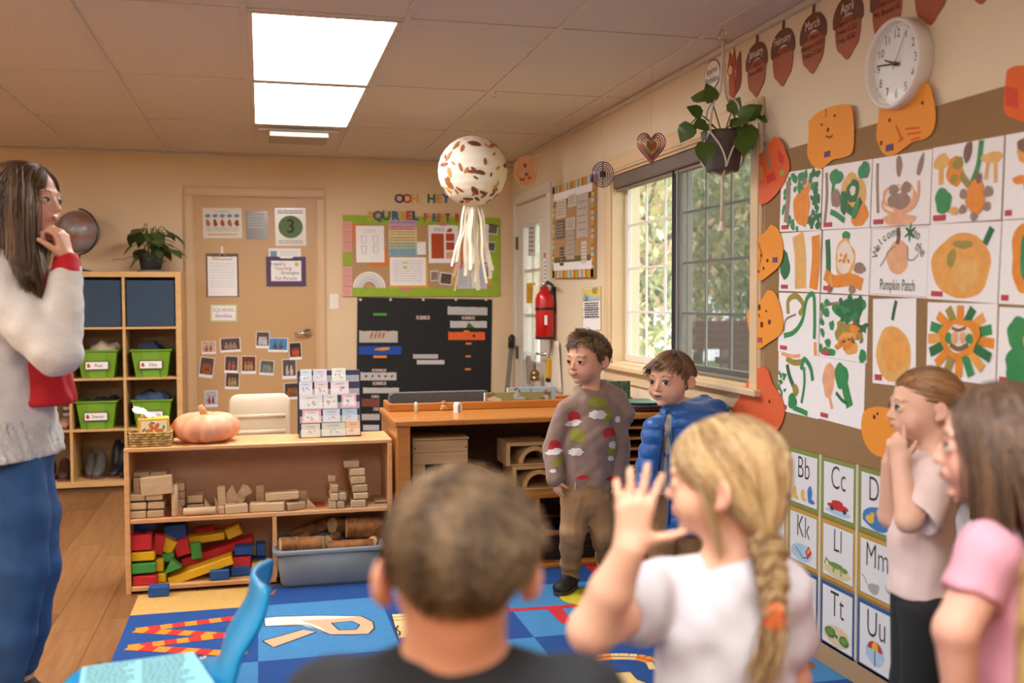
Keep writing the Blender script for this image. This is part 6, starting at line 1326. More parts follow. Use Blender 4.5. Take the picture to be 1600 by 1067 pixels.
# fire extinguisher
ep = onX(868, 490)
fe = thing('fire_extinguisher', 'red fire extinguisher hanging on the wall beside the outside door', 'fire extinguisher', (WX - .075, 6.505, 1.04))
m_fr = M('extinguisher_red', '#c4121a', .3, coat=.4)
part('cylinder', MB().lathe([(0, 0), (.055, 0), (.064, .012), (.064, .27), (.056, .305), (.034, .33), (.024, .34), (.024, .355), (0, .355)], 28), m_fr, fe, True)
part('valve', MB().lathe([(.018, .355), (.018, .385), (.012, .39), (0, .39)], 14), m_chrome, fe, True); part('lever', MB().box(-.012, .012, -.09, .03, .392, .402, .003, Matrix.Rotation(.25, 4, 'X')).box(-.012, .012, -.08, .03, .372, .38, .003), m_black, fe); part('gauge', MB().lathe([(.016, 0), (.016, .012), (0, .012)], 14, Matrix.Translation((-.016, 0, .372)) @ Matrix.Rotation(-math.pi / 2, 4, 'Y')), M('gauge_white', '#d8d4cc', .3), fe)
part('hose', MB().tube(spline([(0, .03, .37), (0, .075, .36), (0, .085, .25), (0, .075, .12)], 6), .010, 8), m_black, fe, True); part('strap', MB().lathe([(.0655, .20), (.0665, .202), (.0665, .216), (.0655, .218)], 28, cap=False), m_black, fe, True); part('base_ring', MB().lathe([(.0645, .004), (.0655, .012), (.0645, .02)], 28, cap=False), m_black, fe, True)
part('instruction_label', MB().add([(.0652 * math.cos(a), .0652 * math.sin(a), z) for z in (.10, .165) for a in (-1.9, -1.75, -1.6)], [(0, 1, 4, 3), (1, 2, 5, 4)]), m_paper, fe); part('wall_bracket', MB().box(.05, .074, -.02, .02, .18, .36, .002), m_black, fe); part('inspection_tag', MB().box(-.07, -.0685, .04, .10, .22, .36, 0, Matrix.Rotation(.15, 4, 'X')), m_paper, fe)
# things on and by the outside door
def dsheet(name, label, px, mat, cat='paper', off=.003):
 Mx, w, h = quad_frame(px, 'R', off, WX); t = thing(name, label, cat, Mx=Mx, group='papers on the outside door'); part('paper', MB().box(-w / 2, w / 2, -h / 2, h / 2, 0, .0012), mat, t); return t, w, h
t, w, h = dsheet('sticky_note', 'yellow note stuck on the glass of the outside door', rect_px(824, 442, 838, 474), M('note_yellow', '#e3ae22', .6), 'note', .007); part('print', lines(MB(), -w * .35, w * .35, -h * .3, h * .3, 5, .006, .002), M('print_ochre', '#a87a1a', .7), t)
t, w, h = dsheet('door_notice', 'small white notice with pink heading on the door edge', rect_px(849, 392, 857, 442), m_paper, 'notice', .002); part('heading', MB().box(-w * .4, w * .4, h * .28, h * .45, .0012, .002), M('heading_pink', '#c9788a', .7), t); part('print', lines(MB(), -w * .3, w * .3, -h * .4, h * .2, 5, .008, .002), m_grey_ink, t)
t, w, h = dsheet('door_picture', 'pale drawing taped inside the upper door glass', rect_px(827, 348, 838, 400), M('paper_translucent', '#cfcfcc', .6), 'drawing', .007); part('print', lines(MB(), -w * .35, w * .35, -h * .4, h * .4, 6, .012, .002), m_grey_ink, t)
hb_ = onX(831, 575); t = thing('utensil_bag', 'clear bag of wooden spoons hanging on the outside door', 'bag', Mx=fr(hb_, RR, 0, .004))
part('bag', MB().box(-.09, .09, -.16, .12, .0, .05, .012), M('clear_bag', '#d8d6d0', .2, alpha=.3), t)
for k, (x, a) in enumerate(((-.04, .1), (.0, -.05), (.045, -.2))): part('wooden_spoon', MB().tube([(0, -.12, .02), (0, .03, .02)], .008, 8, Matrix.Translation((x, 0, 0)) @ Matrix.Rotation(a, 4, 'Z')).ball((x, .05, .022), (.028, .045, .008)), M('spoon_brown', '#7a4a30', .6), t, True)
bp = onX(849, 590); single('brass_bell', MB().ball((0, 0, .03), (.034, .034, .03)).lathe([(.018, .03), (.035, .0), (.036, -.02), (.03, -.02)], 18).tube([(0, 0, .06), (0, 0, .16)], .004, 6), m_brass, 'brass bell hanging from the handle of the outside door', 'bell', smooth=True, loc=(WX - .06, bp.y, bp.z))
fp = onX(869, 575); t = thing('flashlight', 'yellow flashlight hanging below the fire extinguisher', 'flashlight', Mx=fr(fp, RR, -.1, .04)); part('body', MB().box(-.018, .018, -.07, .07, 0, .03, .006), M('tool_yellow', '#dba516', .4), t); part('lens', MB().box(-.02, .02, -.095, -.07, 0, .032, .006), m_black, t); part('cord', MB().tube([(0, .07, .015), (.004, .15, .0), (0, .2, 0)], .003, 5), m_black, t)
cp_ = onX(874, 570); mb = MB(); n = 10
mb.add([((k / (n - 1) - .5) * (.09 + .10 * (i / 7)), .16 - .34 * i / 7, .012 + .012 * math.sin(k * 1.9) * (i / 7 + .2)) for i in range(8) for k in range(n)], [(i * n + k, (i + 1) * n + k, (i + 1) * n + k + 1, i * n + k + 1) for i in range(7) for k in range(n - 1)])
o = single('hand_towel', mb, M('towel_cream', '#d8cdbc', .9, var=.05), 'cream towel hanging below the fire extinguisher', 'towel', smooth=True, Mx=fr(cp_, RR, 0, .012)); o.modifiers.new('thick', 'SOLIDIFY').thickness = .004
pp_ = onY(800, 560, 7.5); t = thing('push_broom', 'grey pole with black grip leaning in the corner by the outside door', 'pole', (1.80, 7.45, 0)); zt = onY(800, 524, 7.5).z; xx = onY(800, 524, 7.5).x - 1.80
part('pole', MB().tube([(-.02, 0, .05), (xx, .08, zt - .1)], .018, 10), M('pole_grey', '#77706a', .4), t, True); part('grip', MB().tube([(xx, .08, zt - .1), (xx + .004, .09, zt - .02), (xx + .02, .09, zt)], [.024, .024, .018], 10), m_black, t, True); part('brush_head', MB().box(-.09, .05, -.03, .03, 0, .06, .008), m_black, t)
# --- hanging things
m_str = M('string', '#cfc4a8', .8)
lp = onZ(738, 178, CZ); dl = 5.72
lc = at(738, 267, (lp - EYE).dot(FW)); lr = 54.5 * (lp - EYE).dot(FW) / FPX
ln = thing('paper_lantern', 'round white paper lantern covered with pressed leaves, hanging from the ceiling', 'lantern', (lp.x, lp.y, lc.z))
def lan(t_, a): return lr * (math.sin(t_)) * (1 - .012 * abs(math.sin(t_ * 12)))
prof = []
for i in range(97):
 t_ = math.pi * i / 96;
 if .12 < t_ < 3.02: prof.append((lr * math.sin(t_) * (1 - .014 * abs(math.cos(t_ * 15))), -lr * math.cos(t_)))
part('shade', MB().lathe(prof, 40), M('rice_paper', '#e6dccb', .8, var=.03, scale=20), ln, True)
part('hanger', MB().tube([(0, 0, lr * .98), (0, 0, CZ - lc.z - .004)], .0022, 6), m_str, ln)
rd = random.Random(17)
lcols = [M('leaf_dry_%d' % k, c, .7, var=.2, scale=40) for k, c in enumerate(('#6a3f22', '#9a5a22', '#c98a3a', '#7a3a28', '#a8702a'))]
view = (EYE - Vector(ln.location)); va = math.atan2(view.y, view.x)
for k in range(62):
 a = va + rd.uniform(-1.75, 1.75); e = rd.uniform(-1.15, 1.2)
 nrm = Vector((math.cos(e) * math.cos(a), math.cos(e) * math.sin(a), math.sin(e)))
 s_ = rd.uniform(.012, .026) * (1.5 if k % 7 == 0 else 1); u_ = nrm.orthogonal().normalized(); u_ = Matrix.Rotation(rd.uniform(0, 6.28), 3, nrm) @ u_; v_ = nrm.cross(u_)
 asp = rd.uniform(.35, .65); n = 10
 P = [(nrm * (lr * 1.004) + u_ * (s_ * math.cos(2 * math.pi * q / n) * (1 + .15 * math.cos(4 * math.pi * q / n))) + v_ * (s_ * asp * math.sin(2 * math.pi * q / n))).normalized() * (lr * 1.008) for q in range(n)]
 part('pressed_leaf', MB().add(P, [tuple(range(n))]), lcols[k % 5], ln)
m_rib = M('ribbon_cream', '#ded3bb', .6, alpha=.85)
for k in range(22):
 a = k * 2.4; r = .012 + .035 * (k % 5) / 4; L = rd.uniform(.32, .50); x0, y0 = r * math.cos(a), r * math.sin(a); spread = 1.3 + .9 * (k % 3) / 2
 pts = [(x0 * (1 + (spread) * t_), y0 * (1 + spread * t_), -lr + .005 - L * t_ + 0) for t_ in (0, .2, .45, .7, 1.0)]
 pts = spline([(p[0] + .008 * math.sin(i * 2 + k), p[1] + .008 * math.cos(i * 1.7 + k), p[2]) for i, p in enumerate(pts)], 4); w_ = rd.uniform(.006, .014); th = rd.uniform(-.8, .8) + va + math.pi / 2
 dx, dy = math.cos(th) * w_, math.sin(th) * w_; vs = []
 for p in pts: vs += [(p[0] - dx, p[1] - dy, p[2]), (p[0] + dx, p[1] + dy, p[2])]
 part('streamer', MB().add(vs, [(2 * i, 2 * i + 1, 2 * i + 3, 2 * i + 2) for i in range(len(pts) - 1)]), m_rib, ln, True)
def hanging(name, label, hook_px, px, cat):
 h_ = onZ(hook_px[0], hook_px[1], CZ); d_ = (h_ - EYE).dot(FW); c_ = at(px[0], px[1], d_)
 t = thing(name, label, cat, (h_.x, h_.y, c_.z)); return t, d_, CZ - c_.z
fa = math.atan2(-RT.y, RT.x)
t, d_, dz = hanging('hanging_medallion', 'orange pressed leaf medallion hanging beside the lantern', (821, 210), (821, 267), 'decoration'); R_ = 16.5 * d_ / FPX; t.rotation_euler = (0, 0, -fa)
TY = Matrix.Rotation(math.pi / 2, 4, 'X')
part('disc', MB().prism(blob(0, 0, R_, R_ * 1.42, 0, 26, .03, 3), -.002, .002, TY), M('medallion_amber', '#d07a48', .4, col2='#c09a70', scale=30), t); part('rim', MB().tube([(R_ * math.cos(a), 0, R_ * 1.42 * math.sin(a)) for a in [i * .2617 for i in range(25)]], .006, 6, cap=False), M('medallion_rim', '#c9a070', .5), t, True); part('string', MB().tube([(0, 0, R_ * 1.4), (0, 0, dz - .003)], .0015, 5), m_str, t)
for k in range(7): part('pressed_leaf', MB().face(blob(rd.uniform(-.5, .5) * R_, rd.uniform(-.8, .8) * R_, .012, .007, k, 9, .2, k), .003 + .0002 * k, TY), lcols[k % 2 * 3], t)
def heart(s_, n=40): return [(s_ * .0625 * 16 * math.sin(a) ** 3, s_ * .0625 * (13 * math.cos(a) - 5 * math.cos(2 * a) - 2 * math.cos(3 * a) - math.cos(4 * a)) * 1.25) for a in [2 * math.pi * i / n for i in range(n)]]
t, d_, dz = hanging('heart_spinner', 'iridescent metal heart wind spinner hanging in front of the window frame', (1018, 105), (1019, 228), 'wind spinner'); R_ = 22 * d_ / FPX; t.rotation_euler = (0, 0, -fa)
for k, c in enumerate(('#b06a8a', '#c98aa0', '#a85a50', '#c9a86a', '#d8d8c0')):
 s_ = R_ * (1 - .14 * k); P = heart(s_); Tk = Matrix.Rotation(.10 * k, 4, 'Z'); part('heart_ring', MB().tube([(p[0], 0, p[1]) for p in P + P[:1]], .0036, 5, Tk, cap=False), M('spinner_metal_%d' % k, c, .25, metal=.9), t, True)
part('heart_core', MB().prism(heart(R_ * .38), -.001, .001, TY), M('heart_amber', '#b0703a', .3, metal=.6), t); part('string', MB().tube([(0, 0, R_ * .8), (0, 0, dz - .003)], .0014, 5), m_str, t)
t, d_, dz = hanging('round_spinner', 'round violet wind spinner with a dark centre hanging at the left of the window', (942, 150), (942, 272), 'wind spinner'); R_ = 17 * d_ / FPX; t.rotation_euler = (0, 0, -fa)
for k in range(5):
 s_ = R_ * (1 - .16 * k); part('ring', MB().tube([(s_ * math.cos(a), 0, s_ * 1.15 * math.sin(a)) for a in [i * .2094 for i in range(31)]], .0032, 5, Matrix.Rotation(.15 * k, 4, 'Z'), cap=False), M('spinner_violet_%d' % (k % 2), ('#6a5a86', '#8f8096')[k % 2], .25, metal=.8), t, True)
part('hub', MB().ball((0, 0, 0), .017, 14, 10), M('spinner_dark', '#1f1f33', .3), t, True); part('bar', MB().tube([(0, 0, -R_ * 1.1), (0, 0, R_ * 1.1)], .003, 5), M('spinner_dark'), t); part('string', MB().tube([(0, 0, R_ * 1.1), (0, 0, dz - .003)], .0014, 5), m_str, t)
for k, (x, y) in enumerate(((772, 142), (1018, 103), (942, 149), (1130, 46))):
 q = onZ(x, y, CZ)
 if k == 0: t_ = thing('ceiling_hook', 'bent wire ceiling hook near the lantern', 'hook', (q.x, q.y, CZ)); part('wire', MB().tube(spline([(0, 0, -.002), (.012, 0, -.02), (0, 0, -.035), (-.012, 0, -.02)], 5), .0018, 5), m_chrome, t_, True)
# hanging planter with macrame
hp = onZ(1130, 44, CZ); hd = (hp - EYE).dot(FW); pz1 = at(1130, 205, hd).z; pz0 = at(1130, 267, hd).z; pr_ = 34 * hd / FPX
hp_t = thing('hanging_planter', 'grey pot of trailing green leaves in a white macrame hanger', 'hanging plant', (hp.x, hp.y, pz0))
ph = pz1 - pz0
part('pot', MB().lathe([(0, 0), (pr_ * .72, 0), (pr_ * .76, .008), (pr_ * .98, ph - .02), (pr_, ph), (pr_ * .93, ph), (pr_ * .9, ph - .03), (0, ph - .03)], 30), M('pot_charcoal', '#4f4843', .6, var=.06, scale=20), hp_t, True)
part('soil', MB().lathe([(0, ph - .02), (pr_ * .9, ph - .024)], 20, cap=False), M('soil', '#2a1f18', .95), hp_t)
m_cord = M('macrame_cord', '#ddd6ca', .85); H0 = CZ - pz0
cords = MB()
for k in range(4):
 a = k * math.pi / 2 + .55; c_, s_ = math.cos(a), math.sin(a); a2 = a + math.pi / 4; c2, s2 = math.cos(a2), math.sin(a2)
 o = part('cord', MB().tube(spline([(0, 0, H0 - .06), (c_ * .02, s_ * .02, H0 - .25), (c_ * pr_ * .8, s_ * pr_ * .8, ph + .10), (c_ * (pr_ + .006), s_ * (pr_ + .006), ph * .95)], 6), .0042, 6), m_cord, hp_t, True)
 for sg in (-1, 1): part('cord', MB().tube(spline([(c_ * (pr_ + .006), s_ * (pr_ + .006), ph * .95), (math.cos(a + sg * .5) * (pr_ * .93 + .008), math.sin(a + sg * .5) * (pr_ * .93 + .008), ph * .55), (math.cos(a + sg * .75) * (pr_ * .80 + .006), math.sin(a + sg * .75) * (pr_ * .8 + .006), ph * .15), (0, 0, -.02)], 6), .0038, 6), m_cord, hp_t, True)
 part('knot', MB().ball((c_ * (pr_ + .006), s_ * (pr_ + .006), ph * .95), .009, 10, 8), m_cord, hp_t, True)
part('tassel', MB().tube([(0, 0, -.015), (0, 0, -.06), (0, 0, -.2)], [.009, .006, .008], 10).lathe([(.008, -.20), (.018, -.235), (.016, -.24), (0, -.24)], 14), m_cord, hp_t, True)
part('rope', MB().tube([(0, 0, H0 - .05), (0, 0, H0 - .16)], .007, 8), m_cord, hp_t, True); part('hook_ring', MB().tube([(.016 * math.cos(i * .5236), 0, H0 - .03 + .024 * math.sin(i * .5236)) for i in range(13)], .0025, 6, cap=False), m_chrome, hp_t, True)
sg_ = Vector((RT.x, RT.y, 0)).normalized(); fgv = Vector((-FW.x, -FW.y, 0)).normalized()
m_lf2 = M('pothos_leaf_bright', '#47661f', .4, var=.2, scale=9, coat=.2)
vines = [((-.02, .02, ph), (-.09, .03, ph + .06), (-.13, .02, ph + .03)), ((-.01, .02, ph), (-.05, .04, ph + .11), (-.06, .03, ph + .13)), ((.02, .02, ph), (.08, .03, ph + .05), (.135, .03, ph + .07)), ((0, .03, ph), (.03, .07, ph + .02), (.05, .09, ph - .03)), ((-.02, .03, ph), (-.07, .05, ph + .02), (-.08, .06, ph - .05)), ((.02, .03, ph), (.05, .06, ph + .04), (.07, .07, ph + .01)), ((.01, .0, ph), (.03, .02, ph + .07), (.045, .03, ph + .05))]
W3 = lambda p: sg_ * p[0] + fgv * p[1] + Vector((0, 0, p[2]))
for k, vn in enumerate(vines):
 P = [W3(p) for p in spline(vn, 5)]; part('stem', MB().tube(P, .0028, 5), M('stem_green'), hp_t, True)
 for j, (q, sz) in enumerate(((len(P) - 1, .085), (len(P) // 2, .07))):
  d_ = (P[q] - P[q - 1]).normalized() + Vector((0, 0, -.5 if j == 0 else .1)) + fgv * .3; lf = MB(); heart_leaf(lf, P[q], d_, fgv * 1.0 + Vector((0, 0, .5)), sz * (1.0 + .1 * (k % 3)), .2); part('leaf', lf, m_lf2, hp_t, True)
# --- rug
RX0, RYA, cw, cd_ = -.54, 4.33, .515, .677
rg = thing('alphabet_rug', 'blue checked alphabet rug covering the floor', 'rug', (RX0, RYA, 0))
part('base', MB().box(0, 2.47, -3.4, .3, 0, .005, .002), M('rug_base', '#123e80', .95), rg)
RB_ = {'d': M('rug_dark_blue', '#0c4488', .95, var=.08, scale=60, bump=.3, bscale=500), 'l': M('rug_light_blue', '#3a7fb4', .95, var=.08, scale=60, bump=.3, bscale=500), 't': M('rug_tan', '#cfa35a', .95, var=.08, scale=60, bump=.3, bscale=500), 'r': M('rug_red', '#c01f26', .95, var=.08, scale=60, bump=.3, bscale=500)}
bord = ['t', 'd', 'l', 'd', 'r']
ww_ = [cw, cw, cw, cw, 2.47 - 4 * cw]
for c in range(5):
 x0 = c * cw + .0; x1 = x0 + ww_[c]
 part('border_panel', MB().box(x0, x1, .0, .295, .005, .0065), RB_[bord[c]], rg)
 for r in range(5): part('check_panel', MB().box(x0, x1, -cd_ * (r + 1), -cd_ * r, .005, .0065), RB_['dl'[(c + r) % 2]], rg)
ZR = .0072
def rp(px, py): q = onZ(px, py, .006); return (q.x - RX0, q.y - RYA)
def rfill(nm, pts, col, z=ZR): part(nm, MB().face([rp(*p) for p in pts], z), M('rug_print_' + col.strip('#'), col, .95, var=.06, scale=60), rg)
def rl(pts, w, col, nm='letter_stroke', z=ZR): part(nm, MB().ribbon([rp(*p) for p in pts], w, z), M('rug_print_' + col.strip('#'), col, .95, var=.06, scale=60), rg)
# W made of patterned strokes (its top points to the right)
for q_, (a, b) in enumerate((((212, 985), (365, 966)), ((212, 985), (352, 993)), ((200, 1012), (352, 993)), ((200, 1012), (372, 1022)))):
 for k in range(8):
  p0 = (a[0] + (b[0] - a[0]) * k / 8, a[1] + (b[1] - a[1]) * k / 8); p1 = (a[0] + (b[0] - a[0]) * (k + 1.02) / 8, a[1] + (b[1] - a[1]) * (k + 1.02) / 8)
  rl([p0, p1], .056, '#e8861a' if k % 2 == 0 else '#c8241c', z=ZR + .0001 * (k % 2) + .0003 * q_)
rl([(372, 1022), (383, 1023)], .05, '#e8861a')
ol = '#1a2233'
def outl(pts, w=.006, z=ZR + .0009): part('letter_outline', MB().ribbon([rp(*p) for p in pts], w, z), M('rug_print_' + ol.strip('#'), ol, .95), rg)
R1 = [(412, 966), (430, 964), (500, 962), (565, 963), (583, 972), (585, 982), (576, 991), (552, 992), (515, 992), (500, 985), (480, 977), (414, 979)]
rfill('letter_body', R1, '#d9a988'); outl(R1 + R1[:1])
rfill('letter_part', [(412, 966), (430, 964), (500, 962), (568, 963), (530, 967), (470, 970), (500, 980), (514, 992), (490, 982), (462, 975), (413, 979)], '#e0dacb', ZR + .0004)
rfill('letter_hole', [(518, 974), (550, 971), (562, 977), (556, 984), (530, 985)], '#3a7fb4', ZR + .0005); outl([(518, 974), (550, 971), (562, 977), (556, 984), (530, 985), (518, 974)])
R2 = [(410, 1002), (474, 984), (494, 988), (428, 1012)]
rfill('letter_part', R2, '#d9a988', ZR + .0006); outl(R2 + R2[:1])
E1 = [(611, 960), (645, 958), (647, 970), (650, 995), (622, 997), (615, 975)]
rfill('letter_body', E1, '#dcc58a'); outl(E1 + E1[:1]); outl([(622, 978), (619, 984), (625, 988), (624, 994)], .008); outl([(612, 965), (646, 963)], .005); outl([(613, 970), (646, 968)], .005)
rfill('letter_bar', [(790, 952), (905, 944), (908, 949), (791, 956)], '#c01f2c'); rfill('letter_stem', [(853, 950), (876, 948), (896, 972), (878, 975)], '#c01f2c', ZR + .0003)
def ring(cx, cy, rx, ry, a0, a1, n=18): return [(cx + rx * math.cos(math.radians(a0 + (a1 - a0) * i / n)), cy + ry * math.sin(math.radians(a0 + (a1 - a0) * i / n))) for i in range(n + 1)]
g_ = ring(955, 1058, 66, 28, 200, 400, 16)
G = [(885, 1070), (884, 1054), (896, 1040), (920, 1030), (955, 1026), (995, 1027), (1020, 1034), (1028, 1046)]
for k, (a, b) in enumerate(zip(spline(G, 3)[:-1], spline(G, 3)[1:])): rl([a, b], .062, '#e0c080' if (k // 3) % 2 == 0 else '#e8861a', z=ZR + .0001 * (k % 2))
outl(G, .006); rfill('letter_part', [(948, 1052), (985, 1050), (996, 1062), (1010, 1067), (970, 1080), (960, 1062), (944, 1060)], '#e0c080'); outl([(948, 1052), (985, 1050), (996, 1062), (1010, 1067)], .006)
rfill('leaf_print', [(421, 930), (428, 922), (433, 921), (428, 929)], '#8a5a2c'); rfill('animal_print', [(1246, 1036), (1258, 1033), (1272, 1037), (1277, 1042), (1268, 1046), (1248, 1045)], '#8a5230', ZR + .0002)
q = onZ(912, 936); o = single('floor_spot', MB().prism(blob(0, 0, .125, .125, 0, 32, 0), .0075, .0105), M('spot_yellow', '#c9b82a', .6), 'yellow round floor spot under the boy in the brown hoodie', 'floor marker', loc=(q.x + .02, q.y, 0))
# --- people: smooth implicit bodies meshed with surface nets
from mathutils.bvhtree import BVHTree
V3 = lambda *a: np.array(a, float)
def nrm(v): v = np.asarray(v, float); return v / (np.linalg.norm(v) + 1e-12)
TOC = nrm([-FW.x, -FW.y, 0]); IML = nrm([-RT.x, -RT.y, 0]); ZU = V3(0, 0, 1)
def dirh(deg, z=0.0): a = math.radians(deg); return nrm(TOC * math.cos(a) + IML * math.sin(a) + ZU * z)   # 0 = to camera, 90 = image left
def A(px, py, d): return np.array(at(px, py, d))
class Field:
 def __init__(s, lo, hi, h):
  s.lo = np.asarray(lo, float); s.h = h; s.n = np.ceil((np.asarray(hi) - s.lo) / h).astype(int) + 1
  s.D = np.full(s.n, .2, np.float32)
 def sub(s, lo, hi):
  i0 = np.clip(np.floor((lo - s.lo) / s.h).astype(int), 0, s.n); i1 = np.clip(np.ceil((hi - s.lo) / s.h).astype(int) + 1, 0, s.n)
  if (i1 <= i0).any(): return None, None
  sl = tuple(slice(a, b) for a, b in zip(i0, i1))
  ax = [(s.lo[k] + np.arange(i0[k], i1[k]) * s.h).astype(np.float32) for k in range(3)]
  return sl, np.stack(np.meshgrid(*ax, indexing='ij'), -1)
 def op(s, fn, lo, hi, k, sign=1):
  m = k + 3 * s.h
  sl, P = s.sub(np.asarray(lo) - m, np.asarray(hi) + m)
  if sl is None: return s
  d = fn(P).astype(np.float32); D = s.D[sl]; k = max(k, 1e-5)
  if sign > 0: t = np.clip(.5 + .5 * (D - d) / k, 0, 1); s.D[sl] = D * (1 - t) + d * t - k * t * (1 - t)
  else:
   d = -d; t = np.clip(.5 - .5 * (D - d) / k, 0, 1); s.D[sl] = D * (1 - t) + d * t + k * t * (1 - t)
  return s
 def cone(s, a, b, ra, rb, k=.01, B=None, sc=None, sign=1):
  a = np.asarray(a, float); b = np.asarray(b, float); m = max(ra, rb)
  if B is not None:
   W = (np.asarray(B) / np.asarray(sc)[:, None]); ab = W @ (b - a); q = float(ab @ ab) + 1e-12; ms = min(sc)
   def fn(P):
    p = (P - a) @ W.T; t = np.clip((p @ ab) / q, 0, 1); return (np.linalg.norm(p - t[..., None] * ab, axis=-1) - (ra + (rb - ra) * t)) * ms
   m *= max(sc)
  else:
   ab = b - a; q = float(ab @ ab) + 1e-12
   def fn(P):
    p = P - a; t = np.clip((p @ ab) / q, 0, 1); return np.linalg.norm(p - t[..., None] * ab, axis=-1) - (ra + (rb - ra) * t)
  return s.op(fn, np.minimum(a, b) - m, np.maximum(a, b) + m, k, sign)
 def chain(s, pts, rs, k=.01, B=None, sc=None):
  for i in range(len(pts) - 1): s.cone(pts[i], pts[i + 1], rs[i], rs[i + 1], k, B, sc)
  return s
 def ell(s, c, r, B=None, k=.01, sign=1):
  c = np.asarray(c, float); r = np.asarray(r, float) if np.ndim(r) else np.full(3, r); B = np.eye(3) if B is None else np.asarray(B)
  def fn(P):
   p = (P - c) @ B.T; k0 = np.linalg.norm(p / r, axis=-1); k1 = np.linalg.norm(p / r ** 2, axis=-1) + 1e-9; return k0 * (k0 - 1) / k1
  return s.op(fn, c - r.max(), c + r.max(), k, sign)
 def cut(s, p, n, k=.004):      # keep the side the normal points away from
  p = np.asarray(p); n = nrm(n)
  return s.op(lambda P: -((P - p) @ n), s.lo, s.lo + s.n * s.h, k, -1)
 def noise(s, amp, freq, seed=0, ax=(1, 1, 1)):
  ax_ = [s.lo[k] + np.arange(s.n[k]) * s.h for k in range(3)]; X, Y, Z = np.meshgrid(*ax_, indexing='ij'); rd = np.random.RandomState(seed)
  band = np.abs(s.D) < .05; x, y, z = X[band], Y[band], Z[band]; acc = 0
  for i in range(5):
   v = rd.normal(size=3) * np.array(ax); v = v / np.linalg.norm(v) * freq * (1 + .6 * i); acc = acc + np.sin(x * v[0] + y * v[1] + z * v[2] + rd.uniform(0, 6.28) + 1.2 * np.sin(z * freq * .5 + i)) / (1 + .6 * i)
  s.D[band] += (amp * acc * .5).astype(np.float32); return s
 def mesh(s):
  D = s.D; S = D < 0; n = np.array(D.shape) - 1
  cnt = np.zeros(n, np.int8)
  for dx in (0, 1):
   for dy in (0, 1):
    for dz in (0, 1): cnt += S[dx:dx + n[0], dy:dy + n[1], dz:dz + n[2]]
  act = (cnt > 0) & (cnt < 8); ijk = np.argwhere(act); idx = np.full(n, -1, np.int64); idx[act] = np.arange(len(ijk))
  acc = np.zeros((len(ijk), 3)); num = np.zeros(len(ijk))
  cor = [(a, b, c) for a in (0, 1) for b in (0, 1) for c in (0, 1)]
  val = {c: D[ijk[:, 0] + c[0], ijk[:, 1] + c[1], ijk[:, 2] + c[2]].astype(float) for c in cor}
  for c in cor:
   for k in range(3):
    if c[k] == 0:
     e = tuple(1 if i == k else c[i] for i in range(3)); va, vb = val[c], val[e]; m = (va < 0) != (vb < 0)
     t = np.where(m, va / np.where(m, va - vb, 1), 0); p = np.repeat(np.array([c], float), len(ijk), 0); p[:, k] = t
     acc += p * m[:, None]; num += m
  verts = s.lo + (ijk + acc / num[:, None]) * s.h
  quads = []
  for k in range(3):
   a, b = [(1, 2), (2, 0), (0, 1)][k]
   sl0 = [slice(None)] * 3; sl1 = [slice(None)] * 3; sl0[k] = slice(0, -1); sl1[k] = slice(1, None)
   ch = S[tuple(sl0)] != S[tuple(sl1)]; e = np.argwhere(ch); e = e[(e[:, a] > 0) & (e[:, b] > 0) & (e[:, a] < n[a]) & (e[:, b] < n[b])]
   q = []
   for da, db in ((-1, -1), (0, -1), (0, 0), (-1, 0)): c = e.copy(); c[:, a] += da; c[:, b] += db; q.append(idx[c[:, 0], c[:, 1], c[:, 2]])
   q = np.stack(q, 1); fl = ~S[e[:, 0], e[:, 1], e[:, 2]]; q[fl] = q[fl][:, ::-1]; quads.append(q)
  F = np.concatenate(quads); F = F[(F >= 0).all(1)]
  return verts, F
def np_mesh(name, V, F, mat, cols=None, smooth=True):
 me = bpy.data.meshes.new(name); me.from_pydata(V.tolist() if hasattr(V, 'tolist') else V, [], F.tolist() if hasattr(F, 'tolist') else F)
 me.materials.append(mat)
 if smooth: me.polygons.foreach_set('use_smooth', [True] * len(me.polygons))
 if cols is not None:
  a = me.color_attributes.new('Col', 'FLOAT_COLOR', 'POINT'); c = np.ones((len(V), 4), np.float32); c[:, :3] = cols; a.data.foreach_set('color', c.ravel())
 me.update(); return me
m_skin = M('skin', '#d8a080', .5, attr='Col', sss=.15, spec=.35)
m_hair = M('hair_strands', '#6a4a30', .42, attr='Col', spec=.5)
m_eyew = M('eye_white', '#dcd4cc', .25, spec=.5); m_iris = M('eye_iris', '#4a3524', .15); m_pupil = M('eye_pupil', '#0c0a09', .1)
class Person:
 def __init__(s, label, base): s.root = thing('person', label, 'person', tuple(base)); s.base = np.array(base, float)
 def add(s, name, V, F, mat, cols=None, smooth=True, parent=None, label=None):
  o = link(name, np_mesh(name, np.asarray(V) - s.base, F, mat, cols, smooth), parent or s.root)
  if label: o['label'] = label
  return o
 def field(s, name, Fd, mat, cols=None, label=None, parent=None):
  V, F = Fd.mesh(); s.add(name, V, F, mat, cols(V) if cols else None, True, parent, label); return V, F
EZ = -.03
